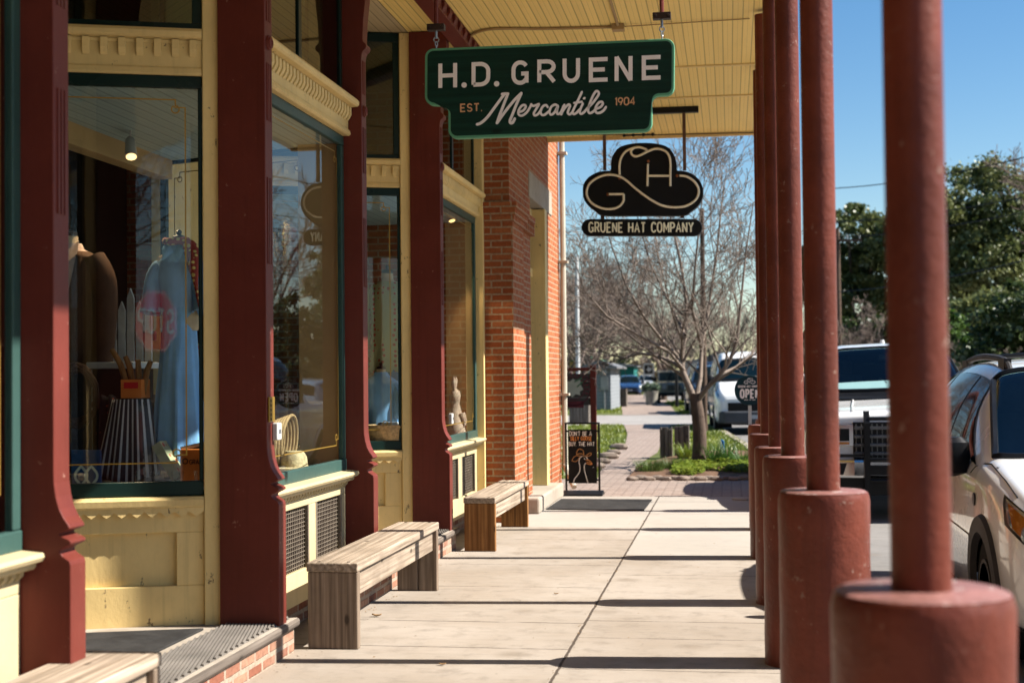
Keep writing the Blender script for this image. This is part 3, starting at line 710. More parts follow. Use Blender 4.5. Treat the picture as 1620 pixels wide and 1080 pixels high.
p = gz(1176, 790); m = MB(); m.lathe([(.13, .003), (.13, .012), (.11, .018), (.02, .02)], (p.x, p.y, 0), 24); tag(m.build('drain_cover', 'conc2', None, smooth=True), 'pale round cover plate on the pavement by the farthest posts', 'cover plate')
# ================================================================== BIG HANGING SIGN
mt['signgreen'] = woodmat('sign_green_board', (.005, .045, .030), (.009, .062, .042), 0, .5, 1.0, .12, .9)
mt['signedge'] = paint('sign_edge_green', (.11, .32, .19), .5, .1, 3, .1, 40, k=1)
mt['signwhite'] = paint('sign_lettering_white', (.88, .80, .77), .6, .05, 4, .05, 40, k=1)
mt['signtan'] = paint('sign_lettering_tan', (.70, .38, .20), .6, .08, 4, .05, 40, k=1)
mt['dull'] = paint('dark_bracket', (.06, .035, .03), .5, .2, 5, .1, 50)
SY = 7.9
def sg(cx, cy): return at(670+cx/4.05, 60+cy/4.05, SY)
ctr = sg(810, 320)
bs = thing('hanging_sign', 'big dark green board reading H.D. GRUENE Mercantile, hung under the porch ceiling', 'sign', (ctr.x, SY, ctr.z))
def outline(ins):
    # traced outline with rounded corners, in crop pixels; ins = inset
    i = ins
    def rc(cx, cy, r, a0, a1): return [(cx+r*math.cos(math.radians(a)), cy+r*math.sin(math.radians(a))) for a in np.linspace(a0, a1, 9)]
    pts = []
    pts += rc(66, 125, 57-i, 180, 270)
    pts += rc(1552, 62, 57-i, 270, 360)
    pts += rc(1552, 315, 55-i, 0, 90)
    pts += rc(1512, 436, 56+i, 270, 180)[::1] if False else [(1512-(0), 372-i)]+[(1510-math.sin(math.radians(t))*46, 418-i*1.0-math.cos(math.radians(t))*46) for t in np.linspace(0, 90, 7)]
    pts += rc(1408, 545, 57-i, 0, 90)
    pts += rc(215, 588, 57-i, 90, 180)
    pts += [(158+i-(1-math.cos(math.radians(t)))*44, 478+i*.9-44*math.sin(math.radians(t))) for t in np.linspace(0, 90, 7)]
    pts += rc(66, 374, 58-i, 90, 180)
    return pts
def sxz(pts): return [(sg(*p).x, sg(*p).z) for p in pts]
m = MB(); m.prism(sxz(outline(0)), 'y', SY, SY+.045); bd = m.build('board_edge', 'signedge', bs, bevel=.004)
m = MB(); m.prism(sxz(outline(17)), 'y', SY-.004, SY+.02); m.build('board_face', 'signgreen', bs, bevel=.001)
m = MB(); m.prism(sxz(outline(17)), 'y', SY+.03, SY+.049); m.build('board_back', 'signgreen', bs, bevel=.001)
NS = (0, -1, 0); PXM = (sg(1000, 300)-sg(0, 300)).length/1000
m = MB(); q = 0
for ch, xa, xb in (('H', 109, 204), ('D', 322, 416), ('G', 575, 664), ('R', 743, 838), ('U', 905, 991), ('E', 1073, 1180), ('N', 1238, 1327), ('E', 1412, 1519)):
    wd, st = GL[ch]; wd = {'E': .6, 'R': .64}.get(ch, wd)
    for s in st:
        q += 1; pts = []
        for u, v in s:
            cx = xa+(xb-xa)*u/wd; yb = 323-(cx-100)*.0385; eo = 12 if ch in 'EDRG' else 0
            cy = yb-eo-(155-2*eo)*v if ch != 'N' and ch != 'H' else yb-155*v
            if ch == 'U': cy = yb-12-(143)*v
            if ch == 'E': cy = yb-12-131*v
            pts.append(sg(cx, cy)+Vector((0, -.0041, 0)))
        m.ribbon(pts, NS, 25*PXM, .004+.0003*q, 0)
for cx, cy in ((262, 305), (470, 297)):
    p = sg(cx, cy); m.lathe([(.001, 0), (17*PXM, 0), (17*PXM, .005), (.001, .0055)][1:3]+[(15*PXM, .006)], (p.x, p.y-.010, p.z), 18, 'y')
m.build('lettering', 'signwhite', bs)
m = MB()
def scr(pts, k, w=15):
    m.ribbon([sg(*p)+Vector((0, -.0041, 0)) for p in catm([(a, b, 0) for a, b in pts], 7)], NS, w*PXM, .004+.00035*k, 0, roundcap=True)
def scr_(pts, k, w=15):
    P = [(v.x, v.y) for v in catm([(a, b, 0) for a, b in pts], 8)]
    m.ribbon([sg(*p)+Vector((0, -.0041, 0)) for p in P], NS, w*PXM, .004+.00035*k, 0, roundcap=True)
scr_([(345, 556), (372, 545), (410, 510), (455, 450), (505, 382), (522, 362)], 1, 17)
scr_([(505, 363), (525, 360), (543, 361)], 2, 17)
scr_([(541, 362), (515, 430), (488, 500), (472, 548)], 3, 17)
scr_([(472, 548), (520, 480), (580, 405), (628, 357)], 4, 17)
scr_([(628, 357), (600, 420), (572, 490), (556, 530), (558, 546), (572, 545), (586, 520)], 5, 17)
scr_([(612, 478), (640, 468), (656, 445), (648, 432), (628, 440), (610, 470), (612, 494), (632, 500), (660, 482), (682, 450), (692, 428)], 6, 14)
scr_([(692, 428), (702, 438), (722, 434), (740, 428), (722, 460), (708, 485), (714, 499), (735, 490), (758, 458)], 7, 14)
scr_([(797, 447), (788, 434), (768, 440), (752, 468), (756, 492), (775, 496), (803, 474)], 8, 14)
scr_([(862, 438), (842, 430), (818, 447), (808, 478), (818, 494), (840, 480), (862, 440), (856, 470), (860, 490), (880, 480), (898, 440)], 9, 14)
scr_([(904, 432), (892, 465), (884, 494)], 10, 14)
scr_([(888, 480), (908, 450), (930, 430), (940, 438), (930, 465), (926, 484), (938, 492), (956, 478)], 11, 14)
scr_([(1016, 350), (992, 400), (968, 450), (956, 478), (962, 490), (980, 484), (1000, 462)], 12, 14)
scr_([(966, 420), (990, 416), (1016, 412)], 13, 13)
scr_([(1022, 424), (1008, 455), (1002, 480), (1012, 489), (1030, 478), (1052, 452)], 14, 14)
scr_([(1030, 392), (1033, 389)], 15, 15)
scr_([(1048, 456), (1085, 420), (1120, 372), (1122, 350), (1106, 346), (1086, 376), (1066, 425), (1056, 465), (1064, 484), (1085, 478), (1104, 458)], 16, 14)
scr_([(1104, 458), (1135, 446), (1150, 424), (1142, 412), (1122, 420), (1104, 450), (1106, 478), (1126, 484), (1152, 470), (1170, 446)], 17, 14)
m.build('script_lettering', 'signwhite', bs)
m = MB()
def sgt(x0, y0, sl): return lambda u, v: sg(x0+u/PXM, y0-sl*u/PXM-v/PXM)+Vector((0, -.0041, 0))
letters(m, 'EST.', sgt(240, 474, .035), NS, 46*PXM, 8*PXM, .004, track=.34)
letters(m, '1904', sgt(1232, 434, .045), NS, 46*PXM, 8*PXM, .004, track=.24)
m.build('date_lettering', 'signtan', bs)
for (px, py, sy) in ((690, 44, 76), (1047, 26, 60)):
    top = gz(px, -60, SOF); hx = at(px, py, SY+.02); s = at(px, sy, SY+.02)
    m = MB(); m.tube([(hx.x, SY+.02, SOF), (hx.x, SY+.02, hx.z)], .012, 8); m.build('hanger_rod', 'red', bs)
    m = MB(); m.box(hx.x-.05, SY-.005, hx.z-.018, hx.x+.05, SY+.045, hx.z+.018)
    for d in (-.035, .035): m.lathe([(.008, -.004), (.009, 0), (.006, .004)], (hx.x+d, SY-.007, hx.z), 8, 'y')
    m.build('hanger_bracket', 'dull', bs, bevel=.003)
    m = MB(); zz = hx.z-.02; n = 0
    L = (zz-s.z)
    m.tube([(hx.x, SY+.02, zz+.02), (hx.x, SY+.02, zz-L*.45)], .008, 6)
    for k in range(2):
        zc = zz-L*(.52+.26*k); m.tube([(hx.x+.014*math.cos(a)*(1 if k == 0 else .3), SY+.02+.014*math.cos(a)*(.3 if k == 0 else 1), zc+L*.15*math.sin(a)) for a in [2*PI*j/12 for j in range(12)]], .0035, 5, closed=True)
    m.tube([(hx.x, SY+.02, zz-L*.85), (hx.x, SY+.02, s.z-.02)], .005, 6)
    m.build('hanger_hook', 'steel', bs)
# ================================================================== HAT SIGN
HY = 15.4
mt['hatblack'] = paint('sign_black_enamel', (.010, .011, .014), .45, .2, 4, .08, 40)
mt['neon'] = paint('unlit_neon_tube', (.86, .76, .56), .25, .1, 4, .05, 40, coat=.4, k=1)
mt['cream'] = paint('cream_lettering', (.92, .88, .66), .4, .12, 9, .05, 60, k=1)
mt['copper'] = paint('copper_end', (.35, .13, .06), .4, .2, 9, .1, 60, metal=.6)
def hg(cx, cy, off=0): p = at(910+cx/6.352, 215+cy/6.352, HY); return Vector((p.x, HY+off, p.z))
c0 = hg(680, 430); hs = thing('neon_hat_sign', 'black cowboy hat shaped neon sign with a GRUENE HAT COMPANY name bar below', 'sign', (c0.x, HY, c0.z))
HO = [(75, 560), (85, 480), (140, 410), (230, 362), (320, 350), (355, 345), (358, 280), (375, 200), (430, 125), (500, 92), (600, 74), (700, 70), (800, 76), (900, 98), (965, 145), (1005, 220), (1020, 300), (1022, 345), (1080, 352), (1170, 378), (1245, 440), (1285, 530), (1280, 620), (1235, 700), (1160, 760), (1075, 798), (680, 800), (290, 798), (200, 755), (120, 690), (85, 630)]
hp = [(v.x, v.y) for v in catm([(a, b, 0) for a, b in HO], 4, True)]
m = MB(); m.prism([(hg(*p).x, hg(*p).z) for p in hp], 'y', HY, HY+.12); m.build('hat_panel', 'hatblack', hs, bevel=.006)
def neon(pts, sub=8, closed=False): 
    P = catm([(a, b, 0) for a, b in pts], sub) if sub > 1 else [Vector((a, b, 0)) for a, b in pts]
    m.tube([hg(v.x, v.y, -.022) for v in P], .0125, 8)
m = MB()
neon([(1050, 402), (1120, 412), (1190, 455), (1235, 520), (1238, 590), (1205, 650), (1130, 700), (1050, 718), (960, 718), (870, 700), (780, 655), (690, 595), (600, 525), (520, 455), (450, 412), (370, 394), (290, 400), (210, 432), (145, 485), (118, 550), (122, 610), (160, 670), (230, 715), (310, 736), (390, 732), (450, 705), (484, 660), (488, 625), (488, 588)])
neon([(488, 588), (340, 588)], 1)
neon([(448, 395), (446, 300), (465, 220), (510, 160), (575, 130), (640, 118), (700, 135), (735, 160)])
neon([(600, 120), (565, 150), (570, 190), (610, 210), (660, 195), (730, 160), (800, 135), (860, 138), (915, 165), (945, 210), (957, 270), (957, 380), (957, 508)])
neon([(731, 285), (726, 508)], 1); neon([(735, 404), (950, 404)], 1)
m.build('neon_tube', 'neon', hs, smooth=True)
m = MB()
for cx, cy in ((330, 590), (735, 258), (1025, 402), (445, 425), (600, 205), (555, 150)):
    p = hg(cx, cy); m.lathe([(.006, 0), (.016, 0), (.016, -.02), (.008, -.024)], (p.x, HY, p.z), 10, 'y')
for cx, cy in ((655, 578), (985, 718), (330, 395), (140, 500), (1235, 540)):
    p = hg(cx, cy); m.box(p.x-.004, HY-.03, p.z-.018, p.x+.004, HY-.001, p.z+.018)
m.build('tube_support', 'copper', hs)
def caps(x0, x1, y0, y1):
    r = (y1-y0)/2; return [(x0+r-r*math.sin(t), (y0+y1)/2-r*math.cos(t)) for t in np.linspace(0, PI, 12)]+[(x1-r+r*math.sin(t), (y0+y1)/2+r*math.cos(t)) for t in np.linspace(0, PI, 12)]
m = MB(); m.prism([(hg(*p).x, hg(*p).z) for p in caps(62, 1276, 834, 1003)], 'y', HY+.01, HY+.11); m.build('name_plate', 'hatblack', hs, bevel=.006)
m = MB(); PH = (hg(1000, 900)-hg(0, 900)).length/1000; random.seed(5)
letters(m, 'GRUENE HAT COMPANY', lambda u, v: hg(138+u/PH, 966-v/PH, .0085), NS, 94*PH, 15*PH, .012, track=.30, width=.86, jit=.02, fit=1045*PH)
m.build('lettering', 'cream', hs)
m = MB()
for cx, t_ in ((290, 0), (1095, -10)):
    p = hg(cx, 100); m.box(p.x-.018, HY+.04, hg(cx, 340).z, p.x+.018, HY+.07, 4.29)
    p = hg(cx-20, 800); m.box(p.x-.02, HY+.04, hg(0, 850).z, p.x+.02, HY+.07, hg(0, 780).z)
m.build('hanger_bar', 'rust', hs, bevel=.003)
p0, p1 = at(1000, 176, HY), at(1105, 175, HY)
m = MB(); m.box(hg(290, 0).x-.1, HY+.015, 4.285, p1.x, HY+.095, 4.348); m.build('ceiling_rail', 'black', hs, bevel=.004)
# tie cable with turnbuckle at the porch end
a, b = at(886, 213, 17.0), at(1192, 210, 17.0); m = MB(); m.tube([a, a.lerp(b, .5)-Vector((0, 0, .015)), b], .006, 6)
k = at(1010, 213.5, 17.0); m.tube([k-Vector((.16, 0, 0)), k+Vector((.16, 0, 0))], .012, 6)
for d in (-.17, -.06, .06, .17): m.lathe([(.008, -.02), (.02, -.01), (.02, .01), (.008, .02)], (k.x+d, k.y, k.z), 8, 'x')
tag(m.build('tie_cable', 'black', None), 'thin steel cable with turnbuckle strung across the far end of the porch', 'cable')
# ================================================================== A-FRAME CHALK SIGN
AY = 17.27
mt['chalkboard'] = paint('chalkboard', (.018, .017, .017), .85, .25, 6, .1, 60)
mt['chalkw'] = paint('white_chalk', (.80, .78, .76), .95, .15, 30, .1, 100, k=1)
mt['chalko'] = paint('orange_chalk', (.62, .25, .08), .95, .15, 30, .1, 100, k=1)
mt['chalkb'] = paint('brown_chalk', (.40, .20, .08), .95, .15, 30, .1, 100, k=1)
def ag(cx, cy, o=0): p = at(880+cx/4.91, 570+cy/4.91, AY); return Vector((p.x, AY+o, p.z))
z0 = 0.012
cA = ag(200, 700); asg = thing('sidewalk_sign', 'black framed chalkboard sign with a goose in a hat, standing on the pavement end', 'sign', (cA.x, AY, 0))
xl, xr = ag(76, 700).x, ag(333, 700).x; zt = ag(200, 495).z
m = MB(); m.box(xl-.012, AY-.012, .06, xl+.012, AY+.012, zt); m.box(xr-.012, AY-.012, .06, xr+.012, AY+.012, zt); m.box(xl-.012, AY-.0119, zt+.0005, xr+.012, AY+.0119, zt+.024)
m.build('frame', 'black', asg, bevel=.003)
m = MB(); m.prism([(AY-.16, .006), (AY+.16, .006), (AY+.16, .02), (AY+.05, .058), (AY-.05, .058), (AY-.16, .02)], 'x', xl-.05, xr+.05); m.build('base', 'black', asg, bevel=.005)
m = MB(); b0, b1 = ag(96, 952), ag(312, 535); m.box(b0.x, AY-.008, b0.z, b1.x, AY+.008, b1.z); m.box(xl+.011, AY-.004, b1.z-.03, b0.x, AY+.004, b1.z-.01); m.box(b1.x, AY-.004, b1.z-.03, xr-.011, AY+.004, b1.z-.01); m.box(xl+.011, AY-.004, b0.z+.03, b0.x, AY+.004, b0.z+.05); m.box(b1.x, AY-.004, b0.z+.03, xr-.011, AY+.004, b0.z+.05)
m.build('chalkboard', 'chalkboard', asg)
PA = (ag(100, 600)-ag(0, 600)).length/100; random.seed(11)
def am(x0, y0): return lambda u, v: ag(x0+u/PA, y0-v/PA, -.0085)
m = MB(); letters(m, "DON'T BE A", am(103, 584), NS, 32*PA, 3.8*PA, .001, track=.26, jit=.04, fit=172*PA)
letters(m, 'BUY. THE HAT', am(99, 662), NS, 29*PA, 3.8*PA, .001, track=.26, jit=.04, fit=198*PA)
def chalk(pts, w=5): m.ribbon([ag(v.x, v.y, -.0085) for v in catm([(a, b, 0) for a, b in pts], 6)], NS, w*PA, .0018, 0)
chalk([(135, 948), (142, 920), (165, 890), (182, 860), (184, 820), (178, 790), (183, 760), (200, 744), (222, 742), (238, 752), (242, 768)]); chalk([(246, 948), (236, 910), (222, 860), (218, 820), (228, 796)]); chalk([(216, 760), (224, 764), (218, 766)], 4); chalk([(286, 828), (290, 830)], 5)
m.build('chalk_drawing', 'chalkw', asg)
m = MB(); letters(m, 'SILLY GOOSE', am(113, 620), NS, 30*PA, 4.4*PA, .001, track=.24, jit=.05, fit=163*PA)
chalk([(230, 772), (250, 772), (272, 790), (278, 804), (262, 806), (240, 800), (230, 798)], 5); chalk([(236, 786), (258, 792), (276, 802)], 4)
m.build('chalk_wording', 'chalko', asg)
m = MB(); chalk([(158, 738), (162, 706), (176, 688), (196, 690), (210, 700), (214, 724), (216, 742)]); chalk([(122, 778), (135, 752), (160, 738), (200, 742), (232, 744), (262, 738), (274, 722), (262, 718), (240, 732), (222, 742)]); chalk([(122, 778), (150, 784), (172, 768), (182, 748)]); chalk([(160, 728), (186, 722), (214, 730)])
m.build('chalk_hat', 'chalkb', asg)
# ================================================================== OPEN SIGN
OY = 16.45
mt['navy'] = paint('navy_enamel', (.010, .045, .060), .5, .1, 3, .05, 40)
o0 = at(1186, 617, OY); os_ = thing('open_sign', 'round dark blue OPEN sign on a white stake', 'sign', (o0.x, OY, 0))
RO = .172
m = MB(); m.lathe([(RO*.97, -.008), (RO, -.005), (RO, .008), (RO*.97, .01)], (o0.x, OY, o0.z), 48, 'y'); m.build('sign_disc', 'navy', os_)
m = MB(); m.box(o0.x-.02, OY+.011, 0, o0.x+.018, OY+.03, o0.z+.1); m.build('stake', 'white', os_)
def og(x0, z0): return lambda u, v: Vector((o0.x+x0+u, OY-.0081, o0.z+z0+v))
m = MB(); letters(m, 'OPEN', og(-.102, -.085), NS, .090, .020, .0015, track=.30, width=.62, fit=.205)
letters(m, 'GRUENE HAT COMPANY', og(-.128, .032), NS, .022, .0045, .0015, track=.30, width=.8, fit=.256)
letters(m, 'COME ON IN', og(-.062, -.115), NS, .013, .003, .0015, track=.30, fit=.124) if False else None
def og2(cx, cy): return Vector((o0.x+(cx-660)*.00011, OY-.0082, o0.z+.105-(cy-430)*.00010))
for pts in ([(1050, 402), (1190, 455), (1238, 560), (1205, 650), (1050, 718), (870, 700), (690, 595), (520, 455), (370, 394), (210, 432), (118, 550), (160, 670), (310, 736), (450, 705), (488, 600), (340, 588)], [(448, 395), (446, 300), (510, 160), (640, 118), (735, 160), (600, 205), (570, 150), (640, 125), (730, 160), (860, 138), (945, 210), (957, 380), (957, 508)], [(731, 285), (726, 508)], [(735, 404), (950, 404)]):
    m.ribbon([og2(v.x, v.y) for v in catm([(a, b, 0) for a, b in pts], 4)], NS, .0052, .002, 0)
for k in range(11):
    if k in (4, 7): continue
    m.box(o0.x-.062+.0115*k, OY-.0095, o0.z-.114, o0.x-.062+.0115*k+.007, OY-.0079, o0.z-.104)
m.build('lettering', 'signwhite', os_)
# stop sign behind the viewer: seen mirrored in the big shop window
hit = at(246, 508, 6.99); dd = (hit-CAM).normalized(); nn = Vector((math.sin(AN), -math.cos(AN), 0)); rr = dd-nn*2*dd.dot(nn)
sp = hit+rr*11.6; fn = Vector((.5, .87, 0)).normalized(); ux = Vector((-fn.y, fn.x, 0))
mt['stopred'] = paint('stop_red', (.55, .02, .025), .4, .05, 3, 0, 30, k=1)
st = thing('stop_sign', 'red octagonal STOP sign seen mirrored in the big shop window', 'stop sign', (sp.x, sp.y, 0))
def stp(u, v, o): return sp+ux*u+Vector((0, 0, v))+fn*o
m = MB(); oc = [(.43*math.cos(PI/8+k*PI/4),   .43*math.sin(PI/8+k*PI/4)) for k in range(8)]
m.add([stp(a, b, .0) for a, b in oc]+[stp(a, b, -.006) for a, b in oc], [tuple(range(8)), tuple(range(15, 7, -1))]+[(i, i+8, (i+1) % 8+8, (i+1) % 8) for i in range(8)]); m.build('sign_plate', 'stopred', st)
m = MB(); letters(m, 'STOP', lambda u, v: stp(-.325+u, -.145+v, .001), fn, .29, .045, .001, track=.22, width=.8, fit=.65)
m.ribbon([stp(a*.95, b*.95, .001) for a, b in oc], fn, .016, .001, 0, closed=True); m.build('lettering', 'white', st)
m = MB(); p = stp(0, 0, -.035); m.tube([(p.x, p.y, 0), (p.x, p.y, sp.z+.35)], .025, 8); m.build('sign_post', 'steel', st)
# ================================================================== SHOP WINDOW DISPLAY
mt['denim'] = paint('light_denim', (.24, .47, .76), .9, .12, 5, .5, 160, streak=.12, k=1)
mt['denimdk'] = paint('mid_denim', (.07, .19, .32), .9, .15, 5, .5, 160, k=1)
mt['leather'] = paint('brown_suede', (.075, .036, .020), .8, .2, 5, .4, 90, k=1)
mt['linenw'] = paint('old_white_picket', (.46, .44, .41), .8, .2, 6, .2, 40, k=1)
mt['shirt'] = paint('dusty_pink_shirt', (.55, .40, .33), .9, .1, 8, .3, 120, k=1)
mt['linen'] = paint('form_linen', (.55, .42, .27), .9, .1, 8, .3, 160, k=1)
mt['scarf'] = dotmat('print_scarf', (.30, .05, .04), (.75, .6, .2), 30, .3)
mt['stripes'] = stripemat('apron_stripes', (.035, .035, .045), (.62, .62, .66), .031, .34)
mt['dots'] = dotmat('spotted_cotton', (.36, .36, .20), (.40, .05, .03), 22, .27)
mt['orange'] = paint('orange_crate', (.70, .20, .04), .6, .15, 5, .1, 40, chips=(.3, .1, .04), chipamt=.66, k=1)
mt['crate2'] = woodmat('crate_wood', (.34, .15, .06), (.5, .26, .12), 0)
mt['basket'] = paint('wicker', (.50, .32, .15), .8, .3, 40, .9, 90, k=1)
mt['bluebox'] = paint('dusty_blue_board', (.04, .09, .20), .7, .2, 6, .1, 40, chips=(.4, .1, .06), chipamt=.7, k=1)
mt['rope'] = paint('lariat_rope', (.38, .25, .115), .8, .2, 30, .8, 140, k=1)
mt['straw'] = paint('woven_straw', (.55, .43, .24), .8, .25, 50, .8, 120, k=1)
mt['clearglass'] = glassmat('tumbler_glass', (.97, .98, .98), 1.4, .0)
mt['ceramic'] = paint('painted_clay', (.48, .34, .24), .7, .25, 9, .3, 50, k=1)
def torso(m, x, y, zb, s=1.0, dx=0):
    m.rings([(x, y, zb, .145*s, .10*s), (x, y, zb+.06*s, .165*s, .12*s), (x, y, zb+.16*s, .135*s, .10*s), (x, y, zb+.26*s, .125*s, .095*s), (x, y, zb+.38*s, .15*s, .115*s), (x, y, zb+.50*s, .18*s, .11*s), (x, y, zb+.57*s, .17*s, .085*s), (x, y, zb+.61*s, .085*s, .06*s), (x, y, zb+.64*s, .058*s, .052*s), (x, y, zb+.70*s, .055*s, .05*s)], 36)
def dform(label, x, y, zb, s=1.0, pole_to=.872):
    t = thing('dress_form', label, 'dress form', (x, y, pole_to))
    m = MB(); torso(m, x, y, zb, s); m.build('torso', 'linen', t, smooth=True)
    m = MB(); m.lathe([(.03, zb+.70*s), (.056*s, zb+.70*s+.001), (.05*s, zb+.725*s), (.012, zb+.74*s), (.016, zb+.765*s), (.004, zb+.78*s)], (x, y, 0), 20); m.build('neck_cap', 'black', t, smooth=True)
    m = MB(); m.tube([(x, y, pole_to), (x, y, zb+.02)], .014, 8); m.lathe([(.16, pole_to), (.16, pole_to+.02), (.02, pole_to+.035)], (x, y, 0), 24); m.build('stand', 'black', t)
    return t
# brown vest over a shirt
x, y = -3.93, 8.05; z = 1.62
f1 = dform('dress form in a brown suede jacket over a pink shirt, left in the big window', x, y, z, 1.0)
m = MB(); m.rings([(x, y, z-.03, .17, .125), (x, y, z+.06, .18, .135), (x, y, z+.2, .16, .12), (x, y, z+.38, .175, .13), (x, y, z+.5, .195, .125), (x, y, z+.575, .18, .10), (x, y, z+.62, .095, .07), (x, y, z+.655, .078, .066)], 40, True, False)
for s in (-1, 1): m.tube(catm([(x+s*.17, y, z+.52), (x+s*.235, y-.01, z+.40), (x+s*.25, y-.03, z+.15), (x+s*.235, y-.05, z-.05)], 4), [.075, .075, .07, .07, .068, .065, .062, .06, .058, .056, .055, .054, .05][:13], 12)
for s in (-1, 1): m.add([(x+s*.02, y-.085, z+.60), (x+s*.085, y-.04, z+.67), (x+s*.10, y-.10, z+.585), (x+s*.055, y-.14, z+.53)], [(0, 1, 2, 3)])
f1s = m.build('shirt', 'shirt', f1, smooth=True)
m = MB()
for s in (-1, 1): m.tube(catm([(x+s*.15, y, z+.55), (x+s*.225, y-.01, z+.42), (x+s*.24, y-.03, z+.15), (x+s*.225, y-.05, z-.10)], 4), [.085, .085, .082, .08, .078, .076, .074, .072, .07, .068, .067, .066, .065], 14)
m.build('sleeve', 'leather', f1, smooth=True)
m = MB(); vs = []
for s in (-1, 1):
    G = []
    for zz, rx, ry in ((-.10, .20, .15), (.0, .195, .148), (.1, .19, .142), (.22, .178, .135), (.38, .19, .142), (.48, .205, .136), (.57, .193, .112), (.605, .13, .088)):
        row = []
        a0 = math.radians(12 + max(0, (zz-.2))*45); a1 = math.radians(178 if zz < .4 or zz > .55 else 178)
        for k in range(15): a = a0+(a1-a0)*k/14; row.append((x+s*rx*math.sin(a), y-ry*math.cos(a), z+zz))
        G.append(row)
    m.grid(G)
m.build('vest', 'leather', f1, smooth=True, thick=.012)
# long denim dress with a scarf
x, y = -3.10, 7.72; z = 1.73
f2 = dform('dress form in a long pale blue denim dress with a printed scarf', x, y, z, .74)
m = MB()
m.rings([(x+.0, y, .98, .20, .17, .10, 9, 0), (x, y, 1.12, .195, .165, .09, 9, .2), (x, y, 1.3, .175, .15, .07, 9, .4), (x, y, 1.5, .15, .135, .045, 9, .5), (x, y, 1.68, .132, .115, .025, 11, .5), (x, y, 1.80, .125, .105, .015, 11, .4), (x, y, 1.92, .14, .118, .01, 8), (x, y, 2.04, .162, .118, .008, 7), (x, y, 2.12, .165, .10), (x, y, 2.17, .10, .075), (x, y, 2.22, .07, .062)], 72, False, False)
for s in (-1, 1): m.tube(catm([(x+s*.13, y, 2.10), (x+s*.185, y-.01, 2.02), (x+s*.205, y-.02, 1.90), (x+s*.21, y-.03, 1.83)], 4), [.05, .066, .072, .074, .075, .076, .076, .077, .078, .08, .082, .084, .086], 14, False)
for s in (-1, 1): m.add([(x+s*.005, y-.075, 2.17), (x+s*.06, y-.05, 2.25), (x+s*.095, y-.08, 2.19), (x+s*.065, y-.125, 2.12)], [(0, 1, 2, 3)])
m.v = [Vector((x+(p.x-x)*.74, p.y, p.z)) for p in m.v]
m.build('dress', 'denim', f2, smooth=True, thick=.004)
m = MB(); m.tube(catm([(x-.07, y-.03, 2.24), (x-.02, y-.09, 2.23), (x+.06, y-.07, 2.23), (x+.10, y-.06, 2.17), (x+.13, y-.11, 2.08), (x+.15, y-.12, 1.95), (x+.165, y-.11, 1.86)], 5), [.022]*10+[.03, .036, .04, .044, .046, .046, .046, .044, .04, .036, .03, .028, .02, .015, .012, .01, .01, .01, .01, .01, .01][:21], 10); m.build('scarf', 'scarf', f2, smooth=True)
# striped apron on a stand, crate of rolling pins on it
x, y = -3.31, 7.55
ap = thing('apron_display', 'black and white striped apron draped over a stand in the big window', 'apron', (x, y, .872))
m = MB(); G = []
for i in range(13):
    t = i/12; zz = 1.345-.44*t; w = .115+.075*t; row = []
    for k in range(33):
        u = k/32*2-1; fo = .012*t*math.sin(u*9+.5); row.append((x+u*w-.01*t, y-.07-.03*t+abs(u)**3*.06+fo, zz-.02*t*math.cos(u*3)))
    G.append(row)
m.grid(G); apo = m.build('apron_cloth', 'stripes', ap, smooth=True, thick=.004)
uvl = apo.data.uv_layers[0].data
for p in apo.data.polygons:
    for li in p.loop_indices:
        vi = apo.data.loops[li].vertex_index; uvl[li].uv = ((vi % 33)/32*.30, (vi//33)/12)
m = MB(); m.box(x-.09, y-.05, .873, x+.09, y+.09, 1.33); m.build('stand', 'wood_dark', ap)
px_ = at(212, 603, y-.02)
bx = thing('pin_box', 'small wooden box of upright rolling pins standing above the striped apron', 'box', (px_.x, y, 1.352))
m = MB(); X0, X1, Y0, Y1 = px_.x-.06, px_.x+.06, y-.06, y+.06
m.box(X0, Y0, 1.352, X1, Y0+.012, 1.455); m.box(X0, Y1-.012, 1.352, X1, Y1, 1.455); m.box(X0, Y0+.0121, 1.352, X0+.012, Y1-.0121, 1.4549); m.box(X1-.012, Y0+.0121, 1.352, X1, Y1-.0121, 1.4549); m.box(X0+.0121, Y0+.0121, 1.352, X1-.0121, Y1-.0121, 1.36); m.build('box', 'orange', bx)
for k, (dx, tx, h) in enumerate(((-.035, -.10, .17), (-.005, -.05, .13), (.02, .0, .11), (.045, .05, .10))):
    m = MB(); m.tube([(px_.x+dx, y, 1.37), (px_.x+dx+tx*.5, y-.005, 1.455+h*.5), (px_.x+dx+tx, y-.01, 1.455+h)], [.016, .017, .014], 10); m.build('rolling_pin', 'wood_warmz', bx, smooth=True)
m = MB(); m.box(px_.x-.042, Y0-.002, 1.405, px_.x+.042, Y0-.0005, 1.44); m.build('printed_label', 'stopred', bx)
q = at(168, 680, 7.75); m = MB(); G = []
for i in range(9):
    t = i/8; G.append([(q.x+(k/14-.5)*(.085+.03*t)*1.3, 7.75+.02*math.sin(k*1.1+t), 1.36-.44*t-.01*math.sin(k)) for k in range(15)])
m.grid(G); mt['darkprint'] = dotmat('dark_print_cloth', (.02, .018, .022), (.45, .10, .06), 26, .2); tag(m.build('print_cloth', 'darkprint', None, smooth=True, thick=.004), 'dark flower print cloth hanging just left of the striped apron', 'cloth')
q = at(322, 560, 7.9); m = MB(); m.box(q.x-.05, 7.9, 1.38, q.x+.09, 7.915, 1.66); tag(m.build('patterned_card', 'dots', None, bevel=.002), 'small patterned card standing behind the denim dress at the right', 'card')
